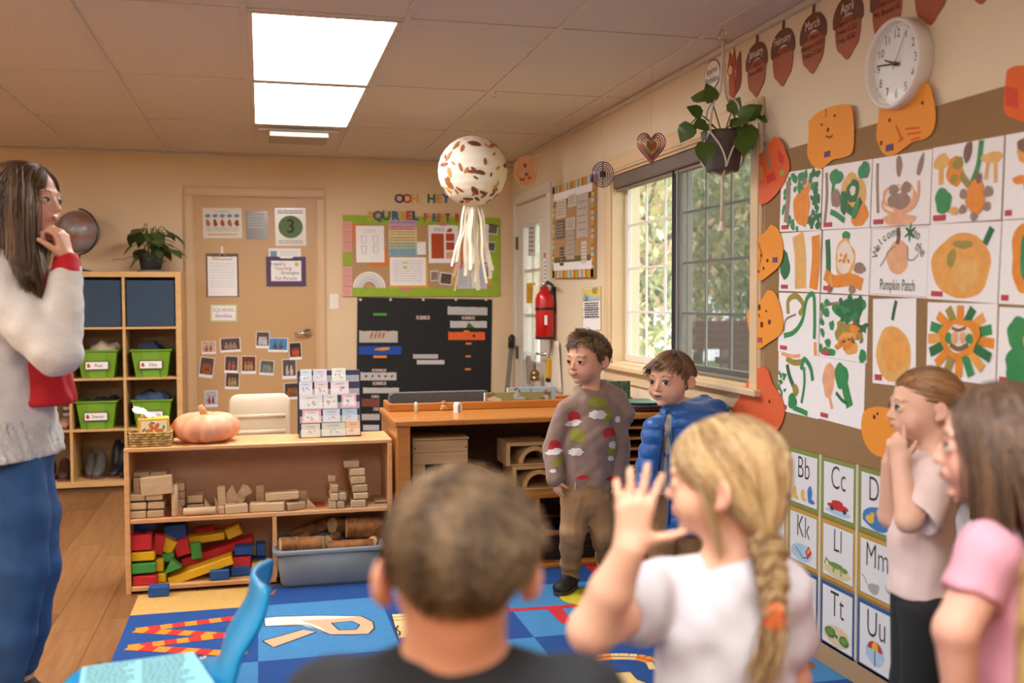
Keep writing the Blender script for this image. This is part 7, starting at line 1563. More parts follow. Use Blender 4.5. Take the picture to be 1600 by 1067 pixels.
class Head:
 C0 = V3(0, -.06, .12); R0 = V3(.365, .455, .385)
 def __init__(h, c, f, H, up=None, lean=0.0):
  h.c = np.asarray(c, float); h.H = H; f = nrm(f); u = ZU if up is None else nrm(up); h.l = nrm(np.cross(u, f)); h.f = f; h.u = nrm(np.cross(f, h.l)); h.B = np.array([h.l, h.f, h.u])
 def W(h, p): return h.c + h.H * (np.asarray(p, float) @ h.B)
 def L(h, P): return ((np.asarray(P) - h.c) @ h.B.T) / h.H
 def build(h, F, neck, rn=.045, ears=True, smile=0.0, nose=1.0, chin=1.0, jaw=1.0):
  H, B, W = h.H, h.B, h.W; e = lambda p, r, k, sg=1: F.ell(W(p), np.array(r) * H, B, k * H, sg)
  e((0, -.06, .12), (.365, .455, .385), .01); e((0, .10, -.10), (.315, .325, .36), .08); e((0, .16, -.30), (.235 * jaw, .215, .17), .09)
  e((0, .335, -.43), (.085, .065, .055 * chin), .06)
  for s_ in (-1, 1):
   e((s_ * .185, .235, -.20), (.135, .13, .135), .08); e((s_ * .15, .475, EZ), (.095, .075, .05), .05, -1); e((s_ * .15, .345, EZ), (.085, .075, .07), .02)
   e((s_ * .046, .42, -.17), (.032, .033, .026), .02)
   e((s_ * .13, .370, .075), (.11, .04, .03), .06)
  F.cone(W((0, .400, .0)), W((0, .39 + .075 * nose, -.14)), .026 * H, .038 * H, .035 * H); e((0, .395 + .08 * nose, -.155), (.046, .042, .038), .022)
  e((0, .375, -.27), (.13, .06, .07), .05); e((0, .425, -.258), (.098, .03, .02), .015); e((0, .415, -.305), (.085, .032, .024), .015)
  F.cone(W((-.105, .425, -.272 + .02 * smile)), W((0, .455, -.281)), .007 * H, .009 * H, .008 * H, sign=-1); F.cone(W((.105, .425, -.272 + .02 * smile)), W((0, .455, -.281)), .007 * H, .009 * H, .008 * H, sign=-1)
  if ears:
   for s_ in (-1, 1): F.ell(W((s_ * .395, -.095, -.065)), np.array((.032, .085, .130)) * H, np.array([nrm(h.l * s_ * .8 + h.f * .6), nrm(np.cross(h.u, nrm(h.l * s_ * .8 + h.f * .6))), h.u]), .02 * H); F.ell(W((s_ * .436, -.066, -.055)), np.array((.042, .055, .092)) * H, np.array([nrm(h.l * s_ * .8 + h.f * .6), nrm(np.cross(h.u, nrm(h.l * s_ * .8 + h.f * .6))), h.u]), .012 * H, -1); e((s_ * .375, -.055, -.165), (.032, .045, .045), .02)
  F.cone(W((0, -.11, -.28)), neck, rn * 1.05, rn * 1.1, .03)
 def colors(h, V, skin, lip, blush=.5):
  c = np.tile(np.array(lin(skin)[:3]), (len(V), 1)); p = h.L(V); lc = np.array(lin(lip)[:3])
  m = np.exp(-((p[:, 0] / .095) ** 4 + ((p[:, 2] + .284) / .036) ** 4)) * (p[:, 1] > .3); c = c * (1 - .55 * m[:, None]) + lc * (.55 * m[:, None])
  for s_ in (-1, 1):
   m = .45 * blush * np.exp(-(((p[:, 0] - s_ * .2) / .12) ** 2 + ((p[:, 2] + .16) / .11) ** 2)) * (p[:, 1] > .1); c = c * (1 - m[:, None] * .5) + lc * m[:, None] * .5
   m = .5 * np.exp(-(((p[:, 0] - s_ * .39) / .06) ** 2 + ((p[:, 2] + .04) / .16) ** 2 + ((p[:, 1] + .07) / .12) ** 2)); c = c * (1 - m[:, None] * .5) + lc * m[:, None] * .5
  m = .3 * np.exp(-((p[:, 0] / .06) ** 2 + ((p[:, 2] + .14) / .06) ** 2)) * (p[:, 1] > .4); c = c * (1 - m[:, None] * .5) + lc * m[:, None] * .5
  return c
 def features(h, per, V, F, brow='#5a4030', gaze=(0, 0), mouth_open=0.0, teeth=False, lid=1.0, grin=.012, mw=.078):
  bvh = BVHTree.FromPolygons([Vector(v) for v in V.tolist()], F.tolist())
  dv = Vector((-h.f).tolist())
  def hit(x, z, off):
   if z > -.2: z += EZ
   o = Vector((h.W((x, .8, z))).tolist()); r = bvh.ray_cast(o, dv)
   if r[0] is None: return h.W((x, .4, z))
   return np.array(r[0]) + h.f * off * h.H
  def patch(name, pts, mat, off, parent=None):
   n = len(pts); cx = sum(p[0] for p in pts) / n; cz = sum(p[1] for p in pts) / n; vs = [hit(cx, cz, off)]; fs = []
   for r in (.25, .5, .75, 1.0): vs += [hit(cx + (x - cx) * r, cz + (z - cz) * r, off) for x, z in pts]
   for i in range(n): j = (i + 1) % n; fs.append([0, 1 + i, 1 + j]); fs += [[1 + q * n + i, 1 + (q + 1) * n + i, 1 + (q + 1) * n + j, 1 + q * n + j] for q in range(3)]
   return per.add(name, np.array(vs), fs, mat, None, True, parent)
  mb = M('brow_' + brow.strip('#'), brow, .7)
  for s_ in (-1, 1):
   cx = s_ * .152; w, hh = .078, .046 * lid
   alm = [(cx + w * math.cos(t), -.002 + hh * math.sin(t) * (1 if math.sin(t) > 0 else .75) * abs(math.sin(t)) ** .25) for t in [2 * math.pi * i / 14 for i in range(14)]]
   e = patch('eye', alm, m_eyew, .011)
   gx = cx + gaze[0] * .035; gz = .002 + gaze[1] * .015; r = .038
   ir = [(gx + r * math.cos(t), min(gz + r * math.sin(t), hh * .92)) for t in [2 * math.pi * i / 12 for i in range(12)]]
   patch('iris', [(x, max(z, -hh * .8)) for x, z in ir], m_iris, .0145, e); patch('pupil', [(gx + .017 * math.cos(t), gz + .017 * math.sin(t)) for t in [2 * math.pi * i / 8 for i in range(8)]], m_pupil, .0175, e)
   patch('eyelash', [(cx - w * 1.05, .0), (cx - w * .6, hh * 1.0), (cx, hh * 1.22), (cx + w * .6, hh * 1.0), (cx + w * 1.05, .0), (cx + w * .6, hh * .78), (cx, hh * 1.0), (cx - w * .6, hh * .72)], M('lash', '#2a1c16', .6), .018, e)
   bw = [(cx - s_ * .07 + s_ * .17 * i / 6, .100 + .028 * math.sin(math.pi * (i + .6) / 6.5) + .010 * (1 - i / 7)) for i in range(7)] + [(cx - s_ * .07 + s_ * .17 * i / 6, .092 + .028 * math.sin(math.pi * (i + .6) / 6.5) - .008 * (1 - i / 7)) for i in range(6, -1, -1)]
   n_ = 7; vs = [hit(x, z, .006) for x, z in bw]; per.add('eyebrow', np.array(vs), [[i, i + 1, 12 - i, 13 - i] for i in range(6)], mb)
  if mouth_open:
   o = patch('mouth', [(mw * math.cos(t), -.287 + mouth_open * math.sin(t) + grin * math.cos(t) ** 2) for t in [2 * math.pi * i / 14 for i in range(14)]], M('mouth_dark', '#5a2622', .5), .010)
   if teeth: patch('teeth', [(mw * .72 * math.cos(t), -.280 + mouth_open * .42 * math.sin(t) + grin * .5 * math.cos(t) ** 2) for t in [2 * math.pi * i / 12 for i in range(12)]], M('teeth', '#cfc4b8', .3), .014, o)
def hairline(phi, tab):      # phi 0 front .. pi back
 xs_, ys_ = zip(*tab); return np.interp(np.degrees(phi), xs_, ys_)
SHORT = [(0, .34), (35, .32), (55, .22), (68, .02), (76, -.10), (84, -.06), (92, .08), (112, .02), (128, -.16), (150, -.30), (180, -.34)]
def strand_mesh(P, r0, r1):
 """P (n, m, 3) -> three sided tapering tubes"""
 n, m, _ = P.shape; T = np.gradient(P, axis=1); T /= np.linalg.norm(T, axis=-1, keepdims=True) + 1e-9
 ref = np.tile(V3(.31, .22, .93), (n, m, 1)); u = np.cross(T, ref); u /= np.linalg.norm(u, axis=-1, keepdims=True) + 1e-9; v = np.cross(T, u)
 t = np.linspace(0, 1, m)[None, :, None]; rr = np.asarray(r0).reshape(-1, 1, 1) * (1 - t ** 3) + r1 * t ** 3
 ring = np.stack([P + rr * (u * math.cos(a) + v * math.sin(a)) for a in (0, 2.094, 4.189)], 2)
 Vt = ring.reshape(-1, 3); b = (np.arange(n)[:, None] * m + np.arange(m - 1)[None, :]).reshape(-1) * 3; Fs = []
 for k in range(3): k2 = (k + 1) % 3; Fs.append(np.stack([b + k, b + k2, b + 3 + k2, b + 3 + k], 1))
 return Vt, np.concatenate(Fs)
def grow_hair(per, h, n, seed, tab, flow, length, c1, c2, lift=(.02, .08), rad=.0016, steps=7, name='hair', cap=True, dark=None, extra=None, thin=.3, mask=None):
 rs = np.random.RandomState(seed); d = rs.normal(size=(n * 3, 3)); d /= np.linalg.norm(d, axis=1, keepdims=True)
 C, R = h.C0, h.R0 * 1.01; p = C + d * R; phi = np.arctan2(np.abs(d[:, 0] * R[0]), d[:, 1] * R[1] + C[1] + .06)
 ok = p[:, 2] > hairline(phi, tab) + rs.normal(size=len(p)) * .02
 if mask is not None: ok &= mask(p)
 p = p[ok][:n]; n = len(p); L = length(p, rs); lf = rs.uniform(lift[0], lift[1], n); root = p.copy(); pts = [p.copy()]
 for i in range(steps):
  dv = flow(p, root, (i + .5) / steps, rs); dv = dv / (np.linalg.norm(dv, axis=1, keepdims=True) + 1e-9); p = p + dv * (L / steps)[:, None]
  q = (p - C) / R; m = np.linalg.norm(q, axis=1); lim = 1 + lf * min(1, (i + 1) / 2.5); f_ = np.where(m < lim, lim / m, 1.0); p = C + R * q * f_[:, None]; pts.append(p.copy())
 P = np.stack(pts, 1); Pw = h.c + h.H * (P @ h.B); Vt, Ft = strand_mesh(Pw, rad * rs.uniform(.7, 1.3, n), rad * thin)
 a, b = np.array(lin(c1)[:3]), np.array(lin(c2)[:3]); w = np.clip(rs.beta(1.3, 1.6, n) + .22 * np.sin(root[:, 0] * 25 + root[:, 1] * 14), 0, 1); cs = a * (1 - w[:, None]) + b * w[:, None]
 cols = np.repeat(cs, (steps + 1) * 3, 0)
 Vs, Fs, Cs = [Vt], [f for f in Ft.tolist()], [cols]; off = len(Vt)
 if cap:
  sg, rg = 56, 36; g = np.array([[math.cos(e_) * math.sin(t), math.cos(e_) * math.cos(t), math.sin(e_)] for e_ in np.linspace(-1.57, 1.57, rg) for t in np.linspace(0, 2 * math.pi, sg, endpoint=False)])
  q = C + g * R * .998; ph = np.arctan2(np.abs(q[:, 0]), q[:, 1] + .06); okc = q[:, 2] > hairline(ph, tab)
  if mask is not None: okc &= mask(q)
  Vs.append(h.c + h.H * (q @ h.B)); Cs.append(np.tile(np.array(lin(dark or c1)[:3]) * 1.0, (len(q), 1)))
  for i in range(rg - 1):
   for k in range(sg):
    f_ = [i * sg + k, i * sg + (k + 1) % sg, (i + 1) * sg + (k + 1) % sg, (i + 1) * sg + k]
    if okc[f_].all(): Fs.append([x + off for x in f_])
  off += len(q)
 for (Ve, Fe, Ce) in (extra or []):
  Vs.append(Ve); Fs += [[x + off for x in f_] for f_ in (Fe.tolist() if hasattr(Fe, 'tolist') else Fe)]; Cs.append(Ce); off += len(Ve)
 return per.add(name, np.concatenate(Vs), Fs, m_hair, np.concatenate(Cs))
def hand(F, wrist, d, n, th, L, curl=(.25, .2, .2, .25, .3), spread=.16, k=.004, thumb=.9):
 """d wrist->knuckles, n out of the palm, th towards the thumb side; five separate fingers"""
 d = nrm(d); n = nrm(np.asarray(n) - d * np.dot(n, d)); t = nrm(np.cross(d, n)); t = t if np.dot(t, th) > 0 else -t; r = L * .052
 wrist = np.asarray(wrist, float); kn = []
 for i, (o, lk) in enumerate(((.165, .50), (.055, .53), (-.055, .505), (-.155, .455))):
  K = wrist + d * L * lk + t * L * o; kn.append(K); F.cone(wrist + t * L * o * .55 + d * L * .04, K, L * .085, L * .068, .012)
 fl = (.40, .45, .41, .32)
 for i in range(4):
  p = kn[i]; ang = 0; dd = nrm(d + t * spread * (1.2 - .8 * i)); c = curl[i + 1]
  for s_, (frac, rr) in enumerate(((.46, 1.05), (.30, .95), (.24, .82))):
   ang += c * (1.0 if s_ else .8); v = dd * math.cos(ang) + n * math.sin(ang); q = p + v * L * fl[i] * frac; F.cone(p, q, r * rr, r * rr * .93, k if s_ else .006); p = q
 p = wrist + d * L * .12 + t * L * .13; v = nrm(d * (1 - thumb * .55) + t * thumb + n * .25 * curl[0] * 3); F.cone(wrist + d * L * .1, p + v * L * .12, L * .09, L * .075, .012); p = p + v * L * .12
 for frac, rr in ((.20, 1.2), (.17, 1.0)): q = p + v * L * frac; F.cone(p, q, r * rr, r * rr * .9, k); p = q; v = nrm(v + n * curl[0] * .5 + d * .15)
def box_of(pts, m): P = np.array(pts); return P.min(0) - m, P.max(0) + m
def shoe(per, heel, toe, w, hgt, mat, sole, name='shoe'):
 heel = np.asarray(heel, float); toe = np.asarray(toe, float); d = nrm(toe - heel); L = np.linalg.norm(toe - heel); F = Field(*box_of([heel - ZU * .01, toe + ZU * hgt], .06), .005); s_ = np.cross(ZU, d); B = np.array([s_, d, ZU])
 F.cone(heel + ZU * hgt * .35 + d * w, toe + ZU * hgt * .28 - d * w * .9, w * 1.0, w * .95, .01, B, (1, 1, .75)); F.ell(heel + d * w * 1.1 + ZU * hgt * .62, (w * .85, w * 1.1, hgt * .4), B, .02); F.cut(heel + ZU * .012, -ZU, .003)
 V, Fq = F.mesh(); V = V[:]; o = per.add(name, V, Fq, mat)
 mb = MB(); P = []
 for i in range(24):
  a = 2 * math.pi * i / 24; ca, sa = math.cos(a), math.sin(a); P.append(((heel + toe) / 2 + d * (L / 2 * ca) + s_ * (w * 1.04 * (abs(sa) ** .7) * (1 if sa > 0 else -1))) - per.base)
 z0 = heel[2] - per.base[2]; vs = [(p[0], p[1], z0) for p in P] + [(p[0], p[1], z0 + .016) for p in P]; n = 24
 mb.add(vs, [tuple(range(n - 1, -1, -1)), tuple(range(n, 2 * n))] + [(i, (i + 1) % n, n + (i + 1) % n, n + i) for i in range(n)]); link('sole', mb.mesh('sole', sole), o)
 return o
# ---- boy in the brown hoodie
def flowmix(*terms):
 def fn(p, root, t, rs): return sum(np.asarray(g(p, root, t, rs)) for g in terms)
 return fn
SK1, LIP1 = '#d9a486', '#b8635a'
def boy_hoodie():
 D = 4.34; J = lambda x, y, dd=0: A(x, y, D + dd)
 gz = .0105
 hl = np.array(onZ(897, 915, gz)); hr = np.array(onZ(948, 905, .0066)); dl, dr = dirh(28), dirh(5)
 P = Person('boy in a brown hoodie and khaki joggers standing before the counter, looking left', ((hl[0] + hr[0]) / 2, (hl[1] + hr[1]) / 2, 0))
 bf = dirh(14); bl = np.cross(ZU, bf); B = np.array([bl, bf, ZU])
 hd = Head(J(918, 560), dirh(46, -.06), .212)
 neck = J(924, 620, .02); shL, shR = J(886, 641), J(956, 639, .02); elL, elR = J(865, 698, .02), J(970, 700, .04); wrL, wrR = J(867, 748, -.05), J(966, 752, -.03)
 hipL, hipR = J(902, 768), J(936, 768, .02); knL, knR = J(895, 834, -.03), J(943, 834, -.0); anL, anR = hl + ZU * .075 + dl * .045, hr + ZU * .075 + dr * .045
 F = Field(*box_of([J(840, 500), J(1000, 950), hl, hr], .13), .0042)
 hd.build(F, neck, .036, smile=1.2)
 F.chain([neck, J(920, 660, .02), J(919, 760, .02)], [.04, .07, .075], .02, B, (1, .6, 1))
 for s_, e_, w_ in ((shL, elL, wrL), (shR, elR, wrR)): F.chain([s_, e_, w_], [.036, .03, .022], .01); F.cone(neck, s_, .035, .036, .03)
 for h_, k_, a_, heel, d_ in ((hipL, knL, anL, hl, dl), (hipR, knR, anR, hr, dr)): F.chain([h_, k_, a_], [.052, .038, .024], .02); F.cone(a_ - ZU * .03, heel + d_ * .12 + ZU * .028, .022, .016, .01)
 hand(F, wrL, J(874, 777, -.05) - wrL, bl * .4 + bf * -.6, bf + bl * .3, .105, (.4, .35, .45, .5, .55), .05, thumb=.6); hand(F, wrR, J(956, 778, -.02) - wrR, -bl * .5 - bf * .4, bf, .105, (.4, .4, .45, .5, .5), .05, thumb=.6)
 V, Fq = P.field('body', F, m_skin, lambda V: hd.colors(V, SK1, LIP1, .7)); hd.features(P, V, Fq, '#7a5c46', (.45, -.1), .022, True, .72, .034, .10)
 # hoodie
 G = Field(*box_of([J(835, 600), J(1010, 770)], .12), .006)
 G.chain([J(920, 640, .01), J(919, 690), J(919, 742)], [.095, .108, .116], .03, B, (1, .72, 1)); G.cone(J(919, 744), J(919, 752), .115, .111, .004, B, (1, .72, 1)); G.cut(J(919, 758), -ZU, .004)
 for s_, e_, w_ in ((shL, elL, wrL), (shR, elR, wrR)):
  G.cone(neck - ZU * .03, s_, .06, .05, .03); G.chain([s_, e_, w_], [.050, .046, .038], .004); d_ = nrm(w_ - e_); G.cone(w_ - d_ * .03, w_ + d_ * .004, .036, .033, .003)
 for i in range(12):
  a, b = i * math.pi / 6, (i + 1) * math.pi / 6; q = lambda t: neck + bl * .060 * math.cos(t) + bf * (.054 * math.sin(t) - .008) + ZU * (.030 - .026 * math.sin(t)); G.cone(q(a), q(b), .017, .017, .01)
 G.chain([J(944, 600, .02), J(966, 618, .0), J(982, 645, .0), J(980, 664, .02)], [.020, .030, .028, .012], .012); G.chain([J(938, 604, .08), J(968, 622, .07), J(984, 655, .05)], [.03, .035, .02], .015)
 G.noise(.0045, 45, 3, (1, 1, 1.4))
 m_hood = M('hoodie_brown', '#8a7266', .85, var=.06, scale=30, bump=.15, bscale=300, sheen=.2)
 Vh, Fh = P.field('hoodie', G, m_hood); hb = BVHTree.FromPolygons([Vector(v) for v in Vh.tolist()], Fh.tolist())
 # plain red caps, white trims and green patches printed on the cloth (no figures)
 def pr(name, px, py, pts, mat, off=.003):
  pts = spline(list(pts) + [pts[0]], 3)[:-1]; off *= .45
  vs = []; n = len(pts); cx = sum(p[0] for p in pts) / n; cy = sum(p[1] for p in pts) / n
  def hp(x, y):
   d = ray(px + x, py + y); r = hb.ray_cast(EYE, d.normalized()); return np.array(r[0] + r[1] * off) if r[0] is not None else None
  rings = [hp(cx, cy)] + [hp(cx + (x - cx) * k, cy + (y - cy) * k) for k in (.25, .5, .75, 1) for x, y in pts]
  if any(v is None for v in rings): return
  if max(np.linalg.norm(v - rings[0]) for v in rings) > .12: return
  fs = []
  for i in range(n):
   j = (i + 1) % n; fs.append([0, 1 + j, 1 + i])
   for q_ in range(3): fs.append([1 + q_ * n + i, 1 + q_ * n + j, 1 + (q_ + 1) * n + j, 1 + (q_ + 1) * n + i])
  P.add(name, np.array(rings), fs, mat)
 mr, mw, mg = M('print_cap_red', '#b3202a', .8), M('print_trim_white', '#d8d2cc', .9), M('print_olive', '#8a8a2c', .8)
 caps = [(896, 652, 0), (940, 602, 1), (866, 697, 0), (951, 678, 2), (912, 745, 3), (870, 622, 2), (957, 747, 3)]
 for k, (x, y, kd) in enumerate(caps):
  if kd != 1: pr('red_print', x, y, [(-9, 4), (-7, -6), (0, -10), (8, -7), (11, 1), (6, 3), (2, 3), (-3, 6)] if kd != 3 else [(-12, 2), (-6, -2), (2, -3), (10, 1), (6, 3), (-6, 4)], mr)
  if kd == 0: pr('white_print', x, y + 9, [(13 * math.cos(t) * (1 + .12 * math.cos(6 * t)), -2 * math.cos(t) + 5 * math.sin(t) * (1 + .15 * math.cos(5 * t))) for t in [i * .449 for i in range(14)]], mw, .0045)
 for k, (x, y, rx, ry) in enumerate(((900, 706, 12, 6), (934, 648, 14, 7), (869, 622, 6, 5), (954, 716, 5, 4), (965, 655, 4, 5), (957, 695, 6, 6), (864, 736, 5, 3))): pr('white_print', x, y, [(rx * math.cos(t) * (1 + .14 * math.cos(7 * t)), ry * math.sin(t) * (1 + .14 * math.cos(6 * t))) for t in [i * .393 for i in range(16)]], mw, .004)
 for k, (x, y, rx, ry, ro) in enumerate(((903, 681, 13, 10, .5), (934, 628, 15, 8, 0), (873, 722, 9, 6, -.4), (955, 704, 6, 7, 0), (883, 632, 10, 5, .5), (948, 648, 8, 11, 0))): pr('olive_print', x, y, [rot2(rx * math.cos(t), ry * math.sin(t) * (1 + .1 * math.cos(3 * t)), ro) for t in [i * .449 for i in range(14)]], mg, .0035)
 # trousers
 G = Field(*box_of([J(870, 740), J(970, 910), hl, hr], .10), .006)
 G.cone(J(918, 752), J(919, 772), .112, .108, .02, B, (1, .68, 1))
 for h_, k_, a_ in ((hipL, knL, anL), (hipR, knR, anR)): G.chain([h_, k_, a_ + ZU * .015], [.070, .056, .043], .014); G.cone(a_ + ZU * .02, a_ - ZU * .022, .040, .037, .006)
 G.noise(.0045, 60, 8, (.8, .8, 1.3)); P.field('joggers', G, M('khaki_cotton', '#9c7a54', .85, var=.07, scale=24, bump=.12, bscale=260))
 P.add('drawstring', *[np.array(x) if i == 0 else x for i, x in enumerate(strand_mesh(np.array([[J(899, 752, -.10), J(899, 760, -.105), J(898, 766, -.10)]]), np.array([.004]), .004))], M('cord_grey', '#b5aca4', .8))
 mk, ms = M('shoe_black', '#1c1a1a', .6, var=.1, scale=30), M('shoe_sole', '#3a3430', .7)
 shoe(P, hl, hl + dl * .178, .038, .105, mk, ms); shoe(P, hr, hr + dr * .178, .038, .105, mk, ms)
 # short brown hair, tousled and swept up at the front
 def fl(p, root, t, rs):
  up = np.clip((root[:, 2:3] - .22) * 3, 0, 1); side = nrmrow(np.stack([root[:, 0] * .5, -.35 - root[:, 1] * .2, -.9 + 0 * root[:, 2]], 1))
  top = np.stack([-.35 + .45 * np.sin(root[:, 1] * 19 + root[:, 0] * 7), .75 + .3 * np.sin(root[:, 0] * 23), .95 - .8 * t + 0 * root[:, 0]], 1); return side * (1 - up) + top * up + rs.normal(size=p.shape) * .12
 grow_hair(P, hd, 5200, 5, SHORT, fl, lambda p, rs: np.where(p[:, 2] > .34, .24, np.where(p[:, 2] > .2, .15, .07)) * rs.uniform(.6, 1.1, len(p)), '#54402f', '#9a7a58', (.015, .15), .0014, dark='#5a4332')
def nrmrow(v): return v / (np.linalg.norm(v, axis=1, keepdims=True) + 1e-9)
boy_hoodie()
# ---- boy in the blue puffer jacket
def boy_puffer():
 D = 4.18; J = lambda x, y, dd=0: A(x, y, D + dd)
 f0 = dirh(35); hl = np.array(onZ(1026, 945, .0066)); hr = np.array(onZ(1072, 945, .0066))
 P = Person('boy in an open blue puffer jacket standing by the wall, looking left', ((hl[0] + hr[0]) / 2, (hl[1] + hr[1]) / 2, 0))
 bf = dirh(32); bl = np.cross(ZU, bf); B = np.array([bl, bf, ZU])
 hd = Head(J(1048, 591), dirh(42, -.05), .224)
 neck = J(1060, 650, .02); shL, shR = J(1026, 672, -.03), J(1098, 664, .05); elL, elR = J(1014, 730, -.02), J(1112, 735, .02); wrL, wrR = J(1008, 772, -.06), J(1100, 790, -.06)
 ctr = lambda y, dd=0: J(1062, y, dd); hipL, hipR = J(1040, 800), J(1080, 800, .02); knL, knR = J(1034, 866, -.02), J(1076, 866); anL, anR = hl + ZU * .07 + f0 * .04, hr + ZU * .07 + f0 * .04
 F = Field(*box_of([J(1000, 535), J(1130, 935), hl, hr], .12), .0042); hd.build(F, neck, .036)
 F.chain([neck, ctr(700, .02), ctr(800, .02)], [.04, .07, .075], .02, B, (1, .6, 1))
 for s_, e_, w_ in ((shL, elL, wrL), (shR, elR, wrR)): F.chain([s_, e_, w_], [.036, .03, .022], .01); F.cone(neck, s_, .035, .036, .03)
 for h_, k_, a_, heel in ((hipL, knL, anL, hl), (hipR, knR, anR, hr)): F.chain([h_, k_, a_], [.052, .038, .024], .02); F.cone(a_ - ZU * .03, heel + f0 * .12 + ZU * .028, .022, .016, .01)
 hand(F, wrL, J(1006, 798, -.08) - wrL, -bl * .3 - bf * .6, bf, .10, (.4, .4, .45, .5, .5), .05, thumb=.6); hand(F, wrR, J(1092, 812, -.08) - wrR, -bl * .5 - bf * .4, bf, .10, (.4, .4, .45, .5, .5), .05, thumb=.6)
 V, Fq = P.field('body', F, m_skin, lambda V: hd.colors(V, '#dcab90', '#b9685e', .8)); hd.features(P, V, Fq, '#86654c', (.5, -.05), .014)
 G = Field(*box_of([J(1020, 650), J(1110, 800)], .1), .006); G.chain([neck - ZU * .004, ctr(695, .015), ctr(800, .01)], [.050, .095, .104], .03, B, (1, .72, 1)); G.cone(neck - ZU * .012, shL, .046, .044, .02); G.cone(neck - ZU * .012, shR, .046, .044, .02); P.field('shirt', G, M('tshirt_white', '#d6cfc6', .85, var=.04))
 fz = lambda y: ctr(y) + bf * .075
 mb = MB()
 # printed block on the shirt
 bv = BVHTree.FromPolygons(*[x.tolist() for x in G.mesh()])
 def onshirt(px, py): r = bv.ray_cast(EYE, ray(px, py).normalized()); return np.array(r[0] + r[1] * .003) if r[0] is not None else np.array(at(px, py, D - .08))
 for nm, x0, y0, x1, y1, c in (('shirt_print', 1030, 672, 1040, 708, '#c69a34'), ('shirt_print', 1027, 712, 1037, 730, '#77736c')):
  gx = [[onshirt(x0 + (x1 - x0) * i / 3 + (y0 - 672) * -.02, y0 + (y1 - y0) * j / 3) for i in range(4)] for j in range(4)]; P.add(nm, np.array([q for r in gx for q in r]), [[j * 4 + i, (j + 1) * 4 + i, (j + 1) * 4 + i + 1, j * 4 + i + 1] for i in range(3) for j in range(3)], M('shirt_print_' + c[1:], c, .8))
 # quilted jacket, open at the front
 G = Field(*box_of([J(990, 635), J(1140, 835)], .12), .006)
 G.chain([ctr(668, .02), ctr(720, .01), ctr(800, .01)], [.105, .130, .136], .03, B, (1, .86, 1)); G.cut(J(1062, 828), -ZU, .006); G.cone(neck - ZU * .02, shL, .06, .056, .03); G.cone(neck - ZU * .01, shR, .065, .058, .03)
 for s_, e_, w_ in ((shL, elL, wrL), (shR, elR, wrR)): G.chain([s_, e_, w_], [.056, .050, .040], .010)
 G.cone(neck + bl * .055 - bf * .02 + ZU * .01, J(1120, 642, .06), .042, .048, .02); G.cone(neck - bf * .055 + ZU * .012, J(1100, 632, .10), .045, .045, .02); G.cone(J(1075, 650, -.03), J(1124, 652, .0), .026, .03, .015); G.cone(J(1116, 637, .05), J(1140, 652, .05), .036, .022, .015)
 z0 = ctr(735)[2]
 band = np.abs(G.D) < .05; zz = (G.lo[2] + np.arange(G.n[2]) * G.h)[None, None, :]; q = np.abs(np.sin((zz - z0) * math.pi / .060)) ** .42; G.D = np.where(band, G.D - (.011 * q - .006).astype(np.float32), G.D)
 # opening: wedge removed down the front
 op = J(1036, 740, -.10); wdir = nrm(np.array(ray(1036, 740))); lat = nrm(np.cross(ZU, wdir))
 G.cone(J(1046, 645, -.10), J(1031, 835, -.12), .026, .046, .005, np.array([lat, wdir, ZU]), (.55, 3.0, 1), -1)
 G.noise(.003, 60, 4); P.field('puffer_jacket', G, M('nylon_blue', '#1d5fae', .38, var=.08, scale=14, bump=.1, bscale=90, sheen=.3))
 Vj, Fj = G.mesh(); jb = BVHTree.FromPolygons(Vj.tolist(), Fj.tolist())
 for xa, xb in ((1053, 1045), (1038, 1018)):
  pts = []
  for t in np.linspace(0, 1, 12):
   px, py = xa + (xb - xa) * t, 668 + 152 * t; r = jb.ray_cast(EYE, ray(px, py).normalized())
   if r[0] is not None: pts.append(np.array(r[0]) - np.array(ray(px, py)) * .004)
  Vt, Ft = strand_mesh(np.array([pts]), np.array([.0042]), .0042); P.add('zip_edge', Vt, Ft, M('zip_navy', '#0f2648', .5))
 G = Field(*box_of([J(1010, 780), J(1100, 910), hl, hr], .10), .006); G.cone(ctr(790), ctr(802), .105, .105, .02, B, (1, .68, 1))
 for h_, k_, a_ in ((hipL, knL, anL), (hipR, knR, anR)): G.chain([h_, k_, a_ + ZU * .01], [.068, .056, .046], .014)
 G.noise(.0045, 60, 9, (.8, .8, 1.3)); P.field('trousers', G, M('khaki_trousers', '#8f6c48', .85, var=.07, scale=24))
 mk = M('shoe_grey', '#4a4642', .6); shoe(P, hl, hl + f0 * .175, .038, .105, mk, M('shoe_sole')); shoe(P, hr, hr + f0 * .175, .038, .105, mk, M('shoe_sole'))
 def fl(p, root, t, rs):
  fr_ = np.clip((root[:, 1:2] + .1) * 2.2, 0, 1); back = np.stack([root[:, 0] * .3, -.5 + 0 * root[:, 0], -.8 + 0 * root[:, 0]], 1); front = np.stack([-.75 + .25 * np.sin(root[:, 0] * 17), .8 + .15 * np.sin(root[:, 0] * 31), .0 - 1.1 * t + 0 * root[:, 0]], 1); return back * (1 - fr_) + front * fr_ + rs.normal(size=p.shape) * .07
 tab = [(0, .33)] + SHORT[1:]
 grow_hair(P, hd, 5200, 6, tab, fl, lambda p, rs: np.where(p[:, 2] > .26, np.where(p[:, 1] > -.05, .29, .24), np.where(p[:, 2] > .12, .15, .07)) * rs.uniform(.7, 1.1, len(p)), '#52382a', '#a07c56', (.012, .07), .0014, dark='#4a3325')
boy_puffer()
